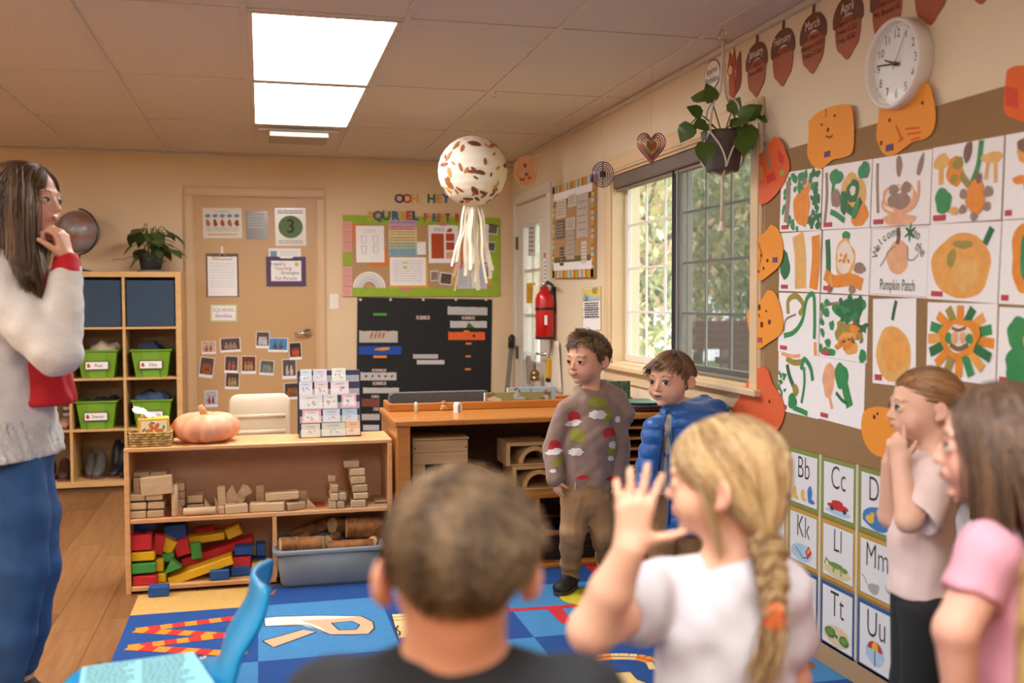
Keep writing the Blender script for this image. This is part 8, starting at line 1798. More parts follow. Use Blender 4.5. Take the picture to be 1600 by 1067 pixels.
# ---- woman in the white cardigan
def bundle(path, n, spread, r, seed, c1, c2, taper=.4, wav=0.0):
 """loose lock of n fine strands along a path"""
 rs = np.random.RandomState(seed); p = np.array(spline([tuple(q) for q in path], 6)); m = len(p); t = np.linspace(0, 1, m)[None, :, None]
 off = rs.normal(size=(n, 1, 3)) * spread * (1 - (1 - taper) * t) + wav * np.sin(t * 9 + rs.uniform(0, 6.28, (n, 1, 1))) * rs.normal(size=(n, 1, 3))
 Vt, Ft = strand_mesh(p[None] + off, r * rs.uniform(.7, 1.3, n), r * .4); a, b = np.array(lin(c1)[:3]), np.array(lin(c2)[:3]); w = rs.uniform(0, 1, n)[:, None]
 return Vt, Ft, np.repeat(a * (1 - w) + b * w, m * 3, 0)
def braid(path, r, n, turns, seed, c1, c2):
 p = np.array(spline([tuple(q) for q in path], 14)); m = len(p); T = nrmrow(np.gradient(p, axis=0)); U = nrmrow(np.cross(T, TOC)); N = np.cross(U, T); rs = np.random.RandomState(seed); out = []
 tp = np.linspace(1, .65, m)[:, None]
 for k in range(3):
  ph = np.linspace(0, 2 * math.pi * turns, m) + k * 2 * math.pi / 3
  c = p + U * (r * .85 * np.sin(ph))[:, None] * tp + N * (r * .55 * np.sin(2 * ph))[:, None] * tp
  off = rs.normal(size=(n, 1, 3)) * r * .36 * tp[None]; Vt, Ft = strand_mesh(c[None] + off, np.full(n, .0016), .0014); a, b = np.array(lin(c1)[:3]), np.array(lin(c2)[:3]); w = rs.uniform(0, 1, n)[:, None]
  out.append((Vt, Ft, np.repeat(a * (1 - w) + b * w, m * 3, 0)))
 return out
GIRL = [(0, .36), (35, .33), (55, .24), (70, .08), (80, -.05), (90, .04), (100, .0), (115, -.05), (130, -.22), (150, -.34), (180, -.38)]
def woman():
 D = 3.12; J = lambda x, y, dd=0: A(x, y, D + dd); f = dirh(-88); l = np.cross(ZU, f); B = np.array([l, f, ZU])
 base = np.array([*J(25, 700)[:2], 0]); P = Person('woman in a white knit cardigan, red shirt and blue jeans, hands raised to her mouth', base)
 hd = Head(J(41, 309), dirh(-84, -.04), .222)
 neck = J(22, 402, .0); shN, shF = J(0, 452, -.13), J(14, 448, .15); elN, elF = J(88, 552, -.20), J(96, 548, .10); wrN, wrF = J(106, 408, -.06), J(104, 405, .05)
 wa = J(16, 600); hpN, hpF = J(22, 725, -.05), J(34, 725, .06); knN, knF = J(32, 885, -.06), J(54, 885, .08); anN, anF = J(12, 1050, -.05), J(36, 1040, .10)
 anN[2] = .14; anF[2] = .14
 F = Field(*box_of([J(-70, 235, -.2), J(130, 560), wrN, elN, shF], .10), .0045); F2 = F
 hd.build(F, neck, .05, jaw=.92, chin=1.15, nose=1.1); F.chain([neck, J(14, 470), J(16, 560)], [.06, .11, .11], .03, B, (1.1, .7, 1))
 for s_, e_, w_ in ((shN, elN, wrN), (shF, elF, wrF)): F.chain([s_, e_, w_], [.05, .04, .028], .01); F.cone(neck, s_, .045, .05, .03)
 hand(F, wrN, J(95, 366, -.07) - wrN, -f + ZU * .1, -TOC * -.3 + ZU * .6 - l, .165, (.55, 1.05, 1.1, 1.1, 1.1), .05, thumb=.55); hand(F, wrF, J(92, 372, .03) - wrF, -f, l + ZU, .165, (.5, 1.0, 1.05, 1.1, 1.1), .05, thumb=.5)
 V, Fq = P.field('body', F, m_skin, lambda V: hd.colors(V, '#dba88c', '#b0584e', .9)); hd.features(P, V, Fq, '#5a4232', (-.1, -.15), .022, True, .8)
 # legs hidden in jeans, shoes on the floor
 m_kn = M('knit_white', '#d9d3ca', .9, var=.05, scale=30, bump=.5, bscale=110, stretch=(1, 1, 2.4), sheen=.3)
 G = Field(*box_of([J(-75, 400, -.2), J(125, 720), elN, wrN, shF, elF], .13), .008)
 G.chain([J(10, 440), J(10, 520), J(6, 600), J(0, 700)], [.120, .130, .135, .15], .04, B, (1.5, 1.0, 1)); G.cone(neck - ZU * .03, shN, .07, .075, .04); G.cone(neck - ZU * .03, shF, .07, .075, .04)
 for s_, e_, w_ in ((shN, elN, wrN), (shF, elF, wrF)): G.chain([s_, s_ * .4 + e_ * .6, e_, e_ * .45 + w_ * .55, w_ - (w_ - e_) * .10], [.074, .076, .068, .058, .044], .012)
 G.cut(J(4, 690), -ZU, .006)
 G.noise(.006, 34, 12, (1, 1, 1.6)); P.field('cardigan', G, m_kn, label='white waffle knit cardigan')
 G = Field(*box_of([J(-40, 420), J(130, 640)], .2), .008); G.chain([J(34, 450), J(60, 540), J(66, 622)], [.09, .085, .09], .04, B, (1.1, 1.0, 1)); G.chain([J(62, 560), J(78, 628)], [.07, .075], .03, B, (1.2, .9, 1)); G.noise(.008, 40, 5, (1.5, 1.5, .3)); G.cut(J(50, 632), -ZU, .004); P.field('red_shirt', G, M('shirt_red', '#bd1220', .75, var=.06, scale=20), label='red shirt under the cardigan')
 for w_, e_, nm in ((wrN, elN, 'n'), (wrF, elF, 'f')):
  d_ = nrm(w_ - e_); G = Field(*box_of([w_], .09), .004); G.cone(w_ - d_ * .045, w_ - d_ * .012, .046, .040, .004); P.field('red_cuff', G, M('shirt_red'))
 G = Field(*box_of([J(-60, 660), J(80, 720)], .26), .007); G.chain([J(4, 668), J(8, 710)], [.140, .148], .02, B, (1.62, 1.0, 1));
 ang = None; G.noise(.006, 90, 15, (1.6, 1.6, .4)); G.cut(J(4, 712), -ZU, .004); P.field('lace_hem', G, M('lace_white', '#c9c4be', .9, var=.15, scale=90, bump=.6, bscale=160))
 G = Field(*box_of([J(-40, 660), J(90, 900), anN, anF], .13), .008); G.cone(J(14, 700), J(18, 715), .112, .118, .03, B, (1.15, 1, 1))
 for h_, k_, a_ in ((hpN, knN, anN), (hpF, knF, anF)): G.chain([h_, h_ * .5 + k_ * .5, k_, k_ * .4 + a_ * .6, a_], [.088, .092, .078, .066, .050], .02)
 G.noise(.0035, 40, 6, (1, 1, 1)); P.field('jeans', G, M('denim_blue', '#26507f', .8, var=.22, scale=14, bump=.3, bscale=400, stretch=(1, 1, .4)))
 for a_ in (anN, anF):
  G = Field(*box_of([a_ - ZU * .02], .08), .005); G.cone(a_ - ZU * .01, a_ - ZU * .05, .034, .032, .004); P.field('ankle', G, m_skin, lambda V: np.tile(np.array(lin('#dba88c')[:3]), (len(V), 1)))
  hl = np.array([a_[0], a_[1], 0]) - f * .055; shoe(P, hl, hl + f * .25, .045, .10, M('shoe_black'), M('shoe_sole'))
 # ring
 k = wrN + nrm(J(94, 372, -.07) - wrN) * .075 + f * .02;
 def fl(p, root, t, rs): sd = np.sign(root[:, 0:1] + 1e-6); return np.concatenate([sd * (.35 - .3 * t), -.35 + .2 * t + .1 * np.sin(root[:, 2:3] * 9) + 0 * sd, -.7 - t + 0 * sd], 1) + rs.normal(size=p.shape) * .03
 ex = []
 c1, c2 = '#33241b', '#9a7a58'
 for k_, (dx, dd, x2, y2) in enumerate(((8, -.10, 50, 470), (-2, -.11, 40, 455), (-14, -.10, 20, 470), (-30, -.08, 0, 470), (12, -.09, 64, 482), (-40, 0, -20, 480), (-20, .08, 10, 470), (4, -.12, 44, 440))):
  ex.append(bundle([J(34 + dx * .6, 285, dd * .45), J(32 + dx * .9, 335, dd), J(34 + dx * .9, 385, dd * 1.1), J(x2 * .6 + (30 + dx) * .4, 430, dd * 1.2), J(x2, y2, dd * 1.3 - .03)], 300, .014, .0010, 40 + k_, c1, c2, .8, .002))
 tab = [(0, .36), (30, .34), (50, .26), (62, .12), (75, -.05), (90, -.2), (120, -.35), (180, -.42)]
 grow_hair(P, hd, 6500, 9, tab, fl, lambda p, rs: rs.uniform(.9, 1.5, len(p)), c1, '#86684a', (.03, .11), .0011, 9, dark='#3a2a20', extra=ex)
woman()
# ---- boy seen from behind, dark shirt
def boy_back():
 D = 1.10; J = lambda x, y, dd=0: A(x, y, D + dd); f = dirh(176); l = np.cross(ZU, f); B = np.array([l, f, ZU]); base = np.array([*J(712, 1000)[:2], 0])
 P = Person('boy with short brown hair in a black shirt, seen from behind in the foreground', base); hd = Head(J(712, 880), dirh(173, -.05), .205)
 neck = J(710, 1032, .0); shL, shR = J(520, 1105, .0), J(905, 1105, .0); ct = lambda z: np.array([neck[0], neck[1], z])
 F = Field(*box_of([J(480, 700), J(950, 1100)], .12), .0042); hd.build(F, neck, .041); F.chain([neck, ct(neck[2] - .12)], [.05, .09], .03, B, (1, .7, 1)); F.cone(neck - ZU * .03, shL, .04, .035, .03); F.cone(neck - ZU * .03, shR, .04, .035, .03)
 V, Fq = P.field('body', F, m_skin, lambda V: hd.colors(V, '#d79c7c', '#b8604e', .9))
 lo = np.array([neck[0] - .24, neck[1] - .2, .45]); G = Field(lo, [neck[0] + .24, neck[1] + .2, neck[2] + .05], .008); G.chain([neck - ZU * .025, ct(neck[2] - .12), ct(.55)], [.062, .115, .12], .03, B, (1, .7, 1)); G.cone(neck - ZU * .035, shL, .05, .052, .03); G.cone(neck - ZU * .035, shR, .05, .052, .03)
 for s_, sg in ((shL, 1), (shR, -1)): G.cone(s_, s_ - ZU * .16 - l * 0, .052, .05, .02)
 G.noise(.003, 40, 3); P.field('shirt', G, M('shirt_black', '#17191d', .85, var=.1, scale=20))
 G = Field([neck[0] - .2, neck[1] - .16, 0], [neck[0] + .2, neck[1] + .18, .62], .009)
 for sg in (-1, 1): hp = ct(.52) + l * sg * .06; G.chain([hp, hp - ZU * .24, hp - ZU * .45], [.075, .055, .042], .02)
 P.field('trousers', G, M('trousers_dark', '#2a2d36', .85))
 for sg in (-1, 1):
  a = shL if sg > 0 else shR; Fa = None; hl = ct(.0066) + l * sg * .06 - f * .05; shoe(P, hl, hl + f * .18, .036, .07, M('shoe_grey'), M('shoe_sole'))
 for s_, sg in ((shL, 1), (shR, -1)):
  e_ = s_ - ZU * .19; w_ = e_ - ZU * .13 + f * .10; G = Field(*box_of([s_, e_, w_, w_ - ZU * .1 + f * .05], .07), .0045); G.chain([s_ - ZU * .1, e_, w_], [.034, .031, .023], .01); hand(G, w_, -ZU + f * .4, -l * sg, f, .11, (.4, .4, .4, .45, .5), .05, thumb=.6); P.field('arm', G, m_skin, lambda V: np.tile(np.array(lin('#d79c7c')[:3]), (len(V), 1)))
 def fl(p, root, t, rs):
  # whorl at the crown, cropped sides growing down
  w = np.array([.06, -.36, .36]); r = root - w; tang = np.stack([-r[:, 1], r[:, 0], 0 * r[:, 0]], 1); return r * 2.2 + tang * 1.6 + np.array([0, 0, -.55]) + rs.normal(size=p.shape) * .22
 tab = SHORT[:8] + [(128, -.10), (150, -.24), (165, -.34), (180, -.37)]
 grow_hair(P, hd, 7500, 15, tab, fl, lambda p, rs: np.where(p[:, 2] > .22, .17, np.where(p[:, 2] > 0, .10, .05)) * rs.uniform(.6, 1.15, len(p)), '#43301f', '#9c7f5c', (.012, .07), .0009, 5, dark='#5a4330')
boy_back()
# ---- blond girl with a braid, waving
def girl_blond():
 D = 1.65; J = lambda x, y, dd=0: A(x, y, D + dd); f = dirh(150); l = np.cross(ZU, f); B = np.array([l, f, ZU]); base = np.array([*J(1140, 1000)[:2], 0])
 P = Person('blond girl with a braid and white shirt raising her spread left hand', base); hd = Head(J(1131, 748), dirh(116, -.03), .198)
 neck = J(1148, 872, .0); shL, shR = J(1032, 928, -.0), J(1214, 922, -.02); el, wr = A(924, 985, 1.50), A(984, 858, 1.46); ct = lambda z: np.array([J(1134, 1000)[0], J(1134, 1000)[1], z])
 elR = J(1236, 1060, .04); wrR = J(1225, 1120, .16)
 F = Field(*box_of([J(890, 640), J(1260, 1100), wr, el, wrR], .12), .0042); hd.build(F, neck, .04); F.chain([neck, ct(neck[2] - .1), ct(.62)], [.045, .08, .08], .03, B, (1, .65, 1)); F.cone(neck - ZU * .02, shL, .035, .036, .03); F.cone(neck - ZU * .02, shR, .035, .036, .03)
 F.chain([shL, el], [.040, .035], .012); F.chain([el, (el + wr) / 2 + IML * -.002, wr], [.035, .032, .0235], .012); F.chain([shR, elR, wrR], [.036, .031, .023], .012)
 hand(F, wr, A(991, 800, 1.46) - wr, -TOC, -IML, .128, (.10, .06, .08, .10, .14), .24, thumb=1.25, k=.003)
 hand(F, wrR, -ZU + f * .5, -l, f, .11, (.4, .4, .4, .45, .5), .05, thumb=.6)
 V, Fq = P.field('body', F, m_skin, lambda V: hd.colors(V, '#e3b296', '#c0675a', .9)); hd.features(P, V, Fq, '#a8825a', (0, 0), .012)
 zt = neck[2]; G = Field(*box_of([J(960, 860), J(1270, 1000), ct(.5)], .14), .007); G.chain([neck - ZU * .03, ct(zt - .12), ct(.66), ct(.54)], [.055, .108, .112, .118], .03, B, (1.05, .72, 1)); G.cone(neck - ZU * .035, shL, .05, .052, .03); G.cone(neck - ZU * .035, shR, .05, .054, .03)
 d_ = nrm(el - shL); G.chain([shL, shL + d_ * .075], [.055, .060], .012); d2 = nrm(elR - shR); G.chain([shR, shR + d2 * .09], [.056, .058], .012)
 for s_, e_, L_ in ((shL, el, .105),): d_ = nrm(e_ - s_); G.cone(s_ + d_ * (L_ + .08), s_ + d_ * (L_ + .2), .08, .08, .003, sign=-1)
 G.noise(.0055, 36, 7, (1, 1, 1.2)); P.field('shirt', G, M('shirt_white', '#cfccd2', .85, var=.03, scale=12))
 G = Field([ct(0)[0] - .22, ct(0)[1] - .2, 0], [ct(0)[0] + .22, ct(0)[1] + .2, .62], .009)
 for sg in (-1, 1): hp = ct(.54) + l * sg * .055; G.chain([hp, hp - ZU * .25, hp - ZU * .47], [.075, .052, .04], .02)
 P.field('leggings', G, M('leggings_grey', '#6a6a74', .85))
 for sg in (-1, 1): hl = ct(.0066) + l * sg * .055 - f * .05; shoe(P, hl, hl + f * .175, .035, .06, M('shoe_pinkish', '#b98a94', .6), M('shoe_sole'))
 gp = J(1196, 842, -.085); gl = hd.L(gp)
 c1, c2 = '#8a6438', '#e3c692'
 ex = braid([gp, J(1204, 880, -.10), J(1208, 925, -.115), J(1210, 962, -.12)], .019, 60, 2.6, 3, c1, c2) + [bundle([J(1210, 962, -.12), J(1208, 1000, -.12), J(1200, 1035, -.115), J(1190, 1062, -.11)], 150, .007, .0012, 8, c1, c2, 1.5, .002)]
 ex += [bundle([J(1098, 720, -.05), J(1105, 780, -.06), J(1118, 830, -.06), J(1128, 870, -.05)], 26, .004, .0008, 12, c1, c2, 1.0)]
 def fl(p, root, t, rs): return (gl - p) / (np.linalg.norm(gl - p, axis=1, keepdims=True) + .05) * (.5 + t) + np.array([0, 0, .1]) * (1 - t) + np.stack([.0 * root[:, 0], -.2 + 0 * root[:, 0], -.2 + 0 * root[:, 0]], 1) + rs.normal(size=p.shape) * .05
 grow_hair(P, hd, 6500, 21, GIRL, fl, lambda p, rs: np.minimum(np.linalg.norm(gl - p, axis=1) * 1.12, 1.25), c1, c2, (.03, .10), .0011, 9, dark='#7a5a34', extra=ex)
 G = Field(*box_of([J(1210, 963, -.12)], .05), .004); q = J(1210, 962, -.12); G.cone(q + ZU * .010, q - ZU * .010, .0175, .0175, .004); P.field('hair_tie', G, M('elastic_orange', '#e0611c', .6), label='orange hair elastic')
girl_blond()
# ---- girl in a pale pink top, hand on her chin
def girl_pale():
 D = 2.60; J = lambda x, y, dd=0: A(x, y, D + dd); f = dirh(96); l = np.cross(ZU, f); B = np.array([l, f, ZU]); base = np.array([*J(1440, 900)[:2], 0])
 P = Person('girl in a pale pink top and black leggings with fingers on her chin', base); hd = Head(J(1444, 631), dirh(94, -.04), .190)
 neck = J(1462, 708, .0); shN, shF = J(1462, 742, -.085), J(1448, 742, .09); elN, elF = J(1420, 812, -.13), J(1392, 806, .06); wrN, wrF = J(1406, 724, -.085), J(1391, 722, .0); ct = lambda z: np.array([J(1440, 850)[0], J(1440, 850)[1], z])
 F = Field(*box_of([J(1370, 560), J(1520, 940), elN, elF], .11), .0042); hd.build(F, neck, .036); F.chain([neck, J(1452, 780), J(1440, 900)], [.045, .075, .075], .03, B, (1, .7, 1));
 for s_, e_, w_ in ((shN, elN, wrN), (shF, elF, wrF)): F.cone(neck - ZU * .02, s_, .035, .036, .03); F.chain([s_, e_], [.037, .032], .01); F.chain([e_, w_], [.032, .022], .01)
 hand(F, wrN, J(1402, 690, -.085) - wrN, -f * .2 + l * -.9, ZU * .2 - f, .105, (.3, .12, .9, 1.0, 1.05), .06, thumb=.6); hand(F, wrF, J(1390, 690, .0) - wrF, -f + l * .3, ZU - f, .10, (.4, .6, .8, .9, .9), .05, thumb=.6)
 V, Fq = P.field('body', F, m_skin, lambda V: hd.colors(V, '#e3b79e', '#c27468', .9)); hd.features(P, V, Fq, '#b08a66', (0, 0), .008)
 G = Field(*box_of([J(1370, 700), J(1500, 940), shN, shF], .12), .007); G.chain([neck - ZU * .025, J(1450, 760), J(1438, 850), J(1436, 922)], [.050, .092, .088, .098], .03, B, (1, .80, 1)); G.cut(J(1436, 928), -ZU, .004); G.cone(neck - ZU * .03, shN, .045, .048, .03); G.cone(neck - ZU * .03, shF, .045, .048, .03)
 for s_, e_ in ((shN, elN), (shF, elF)): d_ = nrm(e_ - s_ - ZU * .02 - f * .02); G.chain([s_, s_ + d_ * .105], [.048, .058], .008)
 for s_, e_, L_ in ((shN, elN, .105),): d_ = nrm(e_ - s_); G.cone(s_ + d_ * (L_ + .08), s_ + d_ * (L_ + .2), .08, .08, .003, sign=-1)
 G.noise(.0045, 40, 9, (1, 1, 1.1)); P.field('top', G, M('top_blush', '#e8d3cd', .85, var=.03, scale=14))
 G = Field([ct(0)[0] - .2, ct(0)[1] - .2, 0], [ct(0)[0] + .2, ct(0)[1] + .2, .64], .008); G.cone(J(1438, 925), J(1438, 940), .075, .080, .02, B, (1, .75, 1))
 for sg in (-1, 1): hp = J(1440, 945) + l * sg * .045; hp2 = np.array([hp[0], hp[1], .06]); G.chain([hp, (hp + hp2) / 2 + f * .01, hp2], [.066, .052, .038], .02)
 P.field('leggings', G, M('leggings_black', '#1d2022', .8))
 for sg in (-1, 1): hl = np.array([*(J(1436, 930) + l * sg * .055)[:2], .0066]) - f * .05; shoe(P, hl, hl + f * .175, .035, .06, M('shoe_pinkish'), M('shoe_sole'))
 c1, c2 = '#7a5230', '#c09466'; gp = hd.W((0, -.56, -.06)); gl = hd.L(gp)
 def fl(p, root, t, rs): return (gl - p) / (np.linalg.norm(gl - p, axis=1, keepdims=True) + .05) + np.stack([0 * p[:, 0], -.25 + 0 * p[:, 0], .05 - .25 * t + 0 * p[:, 0]], 1) + rs.normal(size=p.shape) * .03
 tab = [(0, .28), (30, .26), (50, .20), (66, .12), (80, .07), (92, .10), (104, .06), (116, -.02), (130, -.16), (150, -.28), (180, -.34)]
 ex = [bundle([gp, gp - f * .04 - ZU * .03, gp - f * .05 - ZU * .12, gp - f * .03 - ZU * .2], 120, .014, .0012, 5, c1, c2, .7, .002)]
 grow_hair(P, hd, 5000, 23, tab, fl, lambda p, rs: np.minimum(np.linalg.norm(gl - p, axis=1) * 1.1, 1.2), c1, c2, (.008, .05), .0011, 8, dark='#8a6238', extra=ex)
 G = Field(*box_of([gp], .05), .004); G.cone(gp - f * .004, gp + f * .006, .016, .016, .003); P.field('hair_tie', G, M('elastic_cream', '#d8cfc0', .7))
girl_pale()
# ---- girl with brown hair in a pink dress
def girl_brown():
 D = 1.62; J = lambda x, y, dd=0: A(x, y, D + dd); f = dirh(108); l = np.cross(ZU, f); B = np.array([l, f, ZU]); base = np.array([*J(1580, 1000)[:2], 0])
 P = Person('girl with shoulder length brown hair in a pink dress at the right edge', base); hd = Head(J(1560, 690), dirh(110, -.03), .196)
 neck = J(1578, 815, .0); shN, shF = J(1548, 868, -.085), J(1585, 862, .10); elN, elF = J(1494, 985, -.11), J(1545, 990, .12); wrN, wrF = J(1500, 1090, -.10), J(1520, 1085, .1); ct = lambda z: np.array([J(1580, 950)[0], J(1580, 950)[1], z])
 F = Field(*box_of([J(1440, 580), J(1680, 1110), elN, elF], .11), .0042); hd.build(F, neck, .04); F.chain([neck, ct(neck[2] - .12), ct(.62)], [.045, .075, .075], .03, B, (1, .7, 1))
 for s_, e_, w_ in ((shN, elN, wrN), (shF, elF, wrF)): F.cone(neck - ZU * .02, s_, .035, .036, .03); F.chain([s_, e_, w_], [.038, .033, .024], .01); hand(F, w_, -ZU + f * .2, -l if s_ is shN else l, f, .105, (.4, .4, .4, .45, .5), .05, thumb=.6)
 V, Fq = P.field('body', F, m_skin, lambda V: hd.colors(V, '#e2ae96', '#c2685e', .9)); hd.features(P, V, Fq, '#6a4a34', (0, 0), .01)
 m_pk = M('dress_pink', '#e0a3b4', .8, var=.03, scale=12); zt = neck[2]; G = Field(*box_of([J(1420, 800), J(1720, 1000), ct(.30)], .16), .008)
 G.chain([neck - ZU * .03, ct(zt - .12), ct(.66)], [.055, .102, .098], .03, B, (1, .74, 1)); G.cone(ct(.68), ct(.40), .10, .20, .03, B, (1, .9, 1)); G.cone(neck - ZU * .03, shN, .045, .046, .03); G.cone(neck - ZU * .03, shF, .045, .046, .03)
 for s_, e_ in ((shN, elN), (shF, elF)): d_ = nrm(e_ - s_); G.chain([s_ + ZU * .004, s_ + d_ * .06], [.044, .047], .02)
 for s_, e_, L_ in ((shN, elN, .062),): d_ = nrm(e_ - s_); G.cone(s_ + d_ * (L_ + .08), s_ + d_ * (L_ + .2), .08, .08, .003, sign=-1)
 G.noise(.0045, 34, 14, (1.3, 1.3, .6)); P.field('dress', G, m_pk)
 G = Field([ct(0)[0] - .2, ct(0)[1] - .2, 0], [ct(0)[0] + .2, ct(0)[1] + .2, .5], .008)
 for sg in (-1, 1): hp = ct(.46) + l * sg * .05; G.chain([hp, hp - ZU * .2, hp - ZU * .42], [.06, .045, .034], .02)
 P.field('tights', G, M('tights_white', '#d8ccd0', .85))
 for sg in (-1, 1): hl = ct(.0066) + l * sg * .05 - f * .05; shoe(P, hl, hl + f * .17, .034, .055, M('shoe_pinkish'), M('shoe_sole'))
 c1, c2 = '#33231a', '#8a6a50'
 def fl(p, root, t, rs): sd = np.sign(root[:, 0:1] + 1e-6); return np.concatenate([sd * (.5 - .45 * t), -.25 + .5 * (root[:, 1:2] > .1) * t * .6 + 0 * sd, -.45 - 1.2 * t + 0 * sd], 1) + rs.normal(size=p.shape) * .03
 tab = [(0, .36), (30, .34), (50, .26), (64, .14), (76, -.02), (90, -.2), (120, -.35), (180, -.42)]
 grow_hair(P, hd, 8000, 27, tab, fl, lambda p, rs: (.72 + .9 * np.clip(p[:, 2] + .1, 0, .6)) * rs.uniform(.92, 1.05, len(p)), c1, c2, (.03, .12), .0011, 9, dark='#3a281d')
girl_brown()
# ---- children mostly hidden or cut off by the picture edge
def child_plain(label, px, py, D, deg, H, shirt, c1, c2, hl_len):
 J = lambda x, y, dd=0: A(x, y, D + dd); f = dirh(deg); l = np.cross(ZU, f); B = np.array([l, f, ZU]); c = J(px, py); base = np.array([c[0], c[1], 0]); P = Person(label, base); hd = Head(c, f, H); neck = c - ZU * H * .70 - f * .02; ct = lambda z: np.array([neck[0], neck[1], z])
 zs = neck[2] - .045; shL, shR = ct(zs) + l * .095, ct(zs) - l * .095
 F = Field(*box_of([c - ZU * .5, c + ZU * .1, shL, shR], .16), .005); hd.build(F, neck, .04); F.chain([neck, ct(zs - .1)], [.04, .07], .03, B, (1, .7, 1))
 for s_, sg in ((shL, 1), (shR, -1)): F.cone(neck - ZU * .02, s_, .035, .034, .03); F.chain([s_, s_ - ZU * .19 + l * sg * .015, s_ - ZU * .33 + f * .06], [.034, .03, .022], .01); hand(F, s_ - ZU * .33 + f * .06, -ZU + f * .3, -l * sg, f, .10, (.4, .4, .4, .45, .5), .05, thumb=.6)
 V, Fq = P.field('body', F, m_skin, lambda V: hd.colors(V, '#deae92', '#bf6a5e', .8)); hd.features(P, V, Fq, '#8a6a4a')
 G = Field([c[0] - .26, c[1] - .26, .40], [c[0] + .26, c[1] + .26, neck[2] + .04], .008); G.chain([neck - ZU * .025, ct(zs - .1), ct(.52)], [.05, .092, .098], .03, B, (1, .74, 1))
 for s_, sg in ((shL, 1), (shR, -1)): G.cone(neck - ZU * .03, s_, .045, .044, .03); G.chain([s_, s_ - ZU * .10 + l * sg * .01], [.045, .048], .01)
 G.noise(.003, 40, 3); P.field('shirt', G, shirt)
 G = Field([c[0] - .2, c[1] - .2, 0], [c[0] + .2, c[1] + .2, .58], .009)
 for sg in (-1, 1): hp = ct(.50) + l * sg * .05; G.chain([hp, hp - ZU * .23, hp - ZU * .43], [.07, .05, .04], .02); hl = ct(.0066) + l * sg * .05 - f * .05; shoe(P, hl, hl + f * .17, .034, .06, M('shoe_grey'), M('shoe_sole'))
 P.field('trousers', G, M('trousers_dark'))
 def fl(p, root, t, rs): sd = np.sign(root[:, 0:1] + 1e-6); return np.concatenate([sd * (.5 - .4 * t), -.25 + 0 * sd, -.45 - 1.2 * t + 0 * sd], 1) + rs.normal(size=p.shape) * .04
 grow_hair(P, hd, 4000, 31, [(0, .34), (30, .32), (50, .24), (64, .12), (76, -.02), (90, -.2), (120, -.35), (180, -.42)], fl, lambda p, rs: hl_len * rs.uniform(.85, 1.05, len(p)), c1, c2, (.03, .12), .0012, 8, dark=c1)
child_plain('child in a pale grey shirt almost hidden behind the girl in the pink dress', 1550, 722, 2.12, 98, .19, M('shirt_palegrey', '#cfd3d8', .85), '#6a4a30', '#a88458', .5)
child_plain('blond child in a yellow shirt cut off by the lower right picture corner', 1722, 945, 1.12, 165, .195, M('shirt_yellow', '#e0a52a', .8), '#8a6438', '#dcb878', .95)
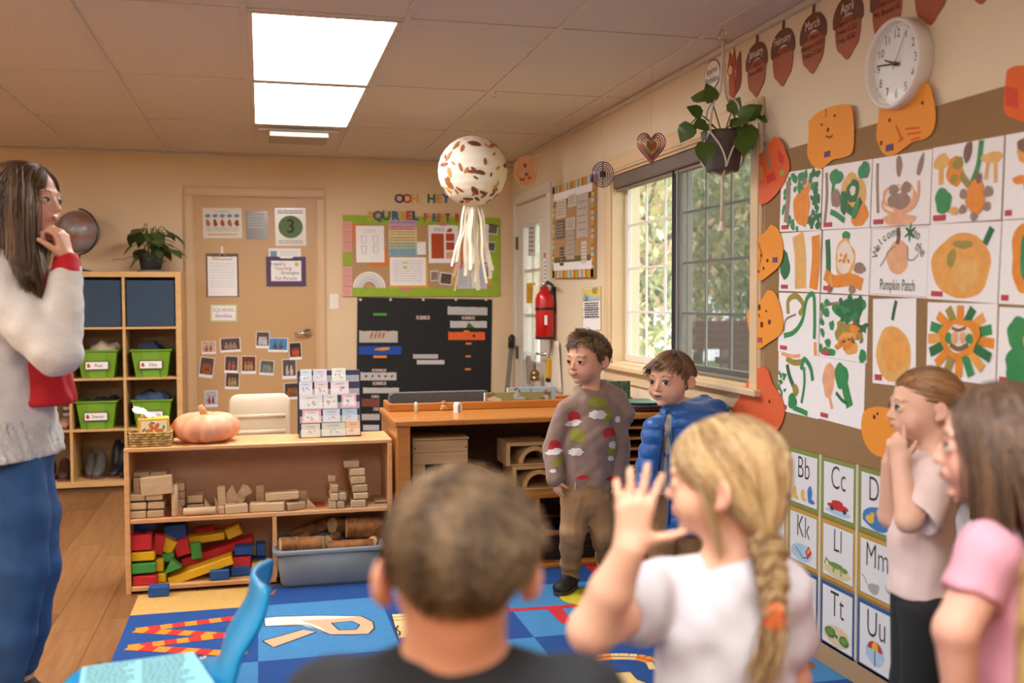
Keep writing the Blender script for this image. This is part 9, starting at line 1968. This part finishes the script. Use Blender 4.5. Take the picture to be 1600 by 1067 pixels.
# ---- child's blue chair with a printed sheet on its seat
def chair_front():
 D = 2.25; bx = at(372, 985, D); yaw_ = math.atan2(-RT.y, RT.x)
 sz = .45; seat_c = at(300, 1050, D);
 t = thing('child_chair', 'bright blue moulded plastic child chair in the left foreground', 'chair', (at(300, 1000, D).x, at(300, 1000, D).y, 0), math.atan2(RT.y, RT.x) + .2)
 inv = t.matrix_basis.inverted();
 top = inv @ at(396, 896, D); base = inv @ at(350, 1045, D); mc = M('chair_blue', '#1596d2', .3, coat=.3)
 def shell(path, hw, thick, edge):
  """bent sheet: path in local x,z ; width along local y"""
  P = spline(path, 6); n = len(P); m = 13; vs = []
  for side in (1, -1):
   for i, (x, z) in enumerate(P):
    a = Vector(P[min(i + 1, n - 1)]) - Vector(P[max(i - 1, 0)]); a.normalize(); nx, nz = -a.y, a.x; w = edge(i / (n - 1)) * hw
    for k in range(m): v = -1 + 2 * k / (m - 1); cv = .035 * v * v; vs.append((x - nx * (side * thick / 2) - nx * cv * -1, v * w, z - nz * (side * thick / 2) + nz * cv))
  q = n * m; fs = []
  for i in range(n - 1):
   for k in range(m - 1): a = i * m + k; fs += [(a, a + 1, a + m + 1, a + m), (q + a, q + a + m, q + a + m + 1, q + a + 1)]
   for k in (0, m - 1): a = i * m + k; fs.append((a, a + m, q + a + m, q + a) if k == 0 else (a, q + a, q + a + m, a + m))
  for k in range(m - 1): a = k; fs.append((a, q + a, q + a + 1, a + 1)); a = (n - 1) * m + k; fs.append((a, a + 1, q + a + 1, q + a))
  return MB().add(vs, fs)
 tx, tz = top.x, top.z; bx_, bz = base.x, base.z
 part('backrest', shell([(tx, tz), (tx - .012, tz - .06), (bx_ + .012, bz + .08), (bx_ - .01, bz + .015), (bx_ - .05, bz - .012)], .14, .014, lambda s: .80 + .2 * math.sin(min(1, s * 2.2 + .25) * math.pi / 2)), mc, t, True)
 part('seat', shell([(bx_ - .03, bz - .006), (bx_ - .12, bz - .012), (bx_ - .25, bz - .004), (bx_ - .33, bz - .012), (bx_ - .35, bz - .04)], .17, .014, lambda s: 1.0), mc, t, True)
 for sx, sy in ((-.06, .13), (-.06, -.13), (-.29, .13), (-.29, -.13)):
  part('leg', MB().tube([(bx_ + sx, sy, bz - .02), (bx_ + sx + (.05 if sx > -.1 else -.04), sy * 1.2, .018)], .011, 10), m_chrome, t, True)
  part('foot_cap', MB().lathe([(.014, 0), (.015, .02), (.012, .024)], 12, Matrix.Translation((bx_ + sx + (.05 if sx > -.1 else -.04), sy * 1.2, .0066))), m_black, t, True)
 zp = t.location.z + bz + .012
 c = [onZ(x, y, zp + .01) for x, y in ((128, 1042), (302, 1018), (336, 1068), (118, 1100))]
 o = thing('printed_sheet', 'light blue sheet of printed text lying on the blue chair', 'paper', (sum(c, Vector()) / 4))
 cc = [p - o.location for p in c]; part('sheet', MB().add([tuple(p) for p in cc] + [(p.x, p.y, p.z - .002) for p in cc], [(3, 2, 1, 0), (4, 5, 6, 7)] + [(i, (i + 1) % 4, 4 + (i + 1) % 4, 4 + i) for i in range(4)]), M('paper_aqua', '#8fd0d8', .7), o)
 mb = MB(); rd = random.Random(2); a, b, d_ = cc[0], cc[1], cc[3]
 for r in range(12):
  for col in (0, 1):
   v = (r + .7) / 12.6; u0 = .05 + .48 * col; u1 = u0 + rd.uniform(.30, .42)
   u = u0
   while u < u1:
    du = rd.uniform(.02, .06); q = [a + (b - a) * uu + (d_ - a) * vv + Vector((0, 0, .0008)) for uu, vv in ((u, v), (u + du, v), (u + du, v + .03), (u, v + .03))]; mb.add(q, [(3, 2, 1, 0)]); u += du + .012
 part('print', mb, M('print_teal_dark', '#4a7f8c', .8), o, kind='stuff')
chair_front()
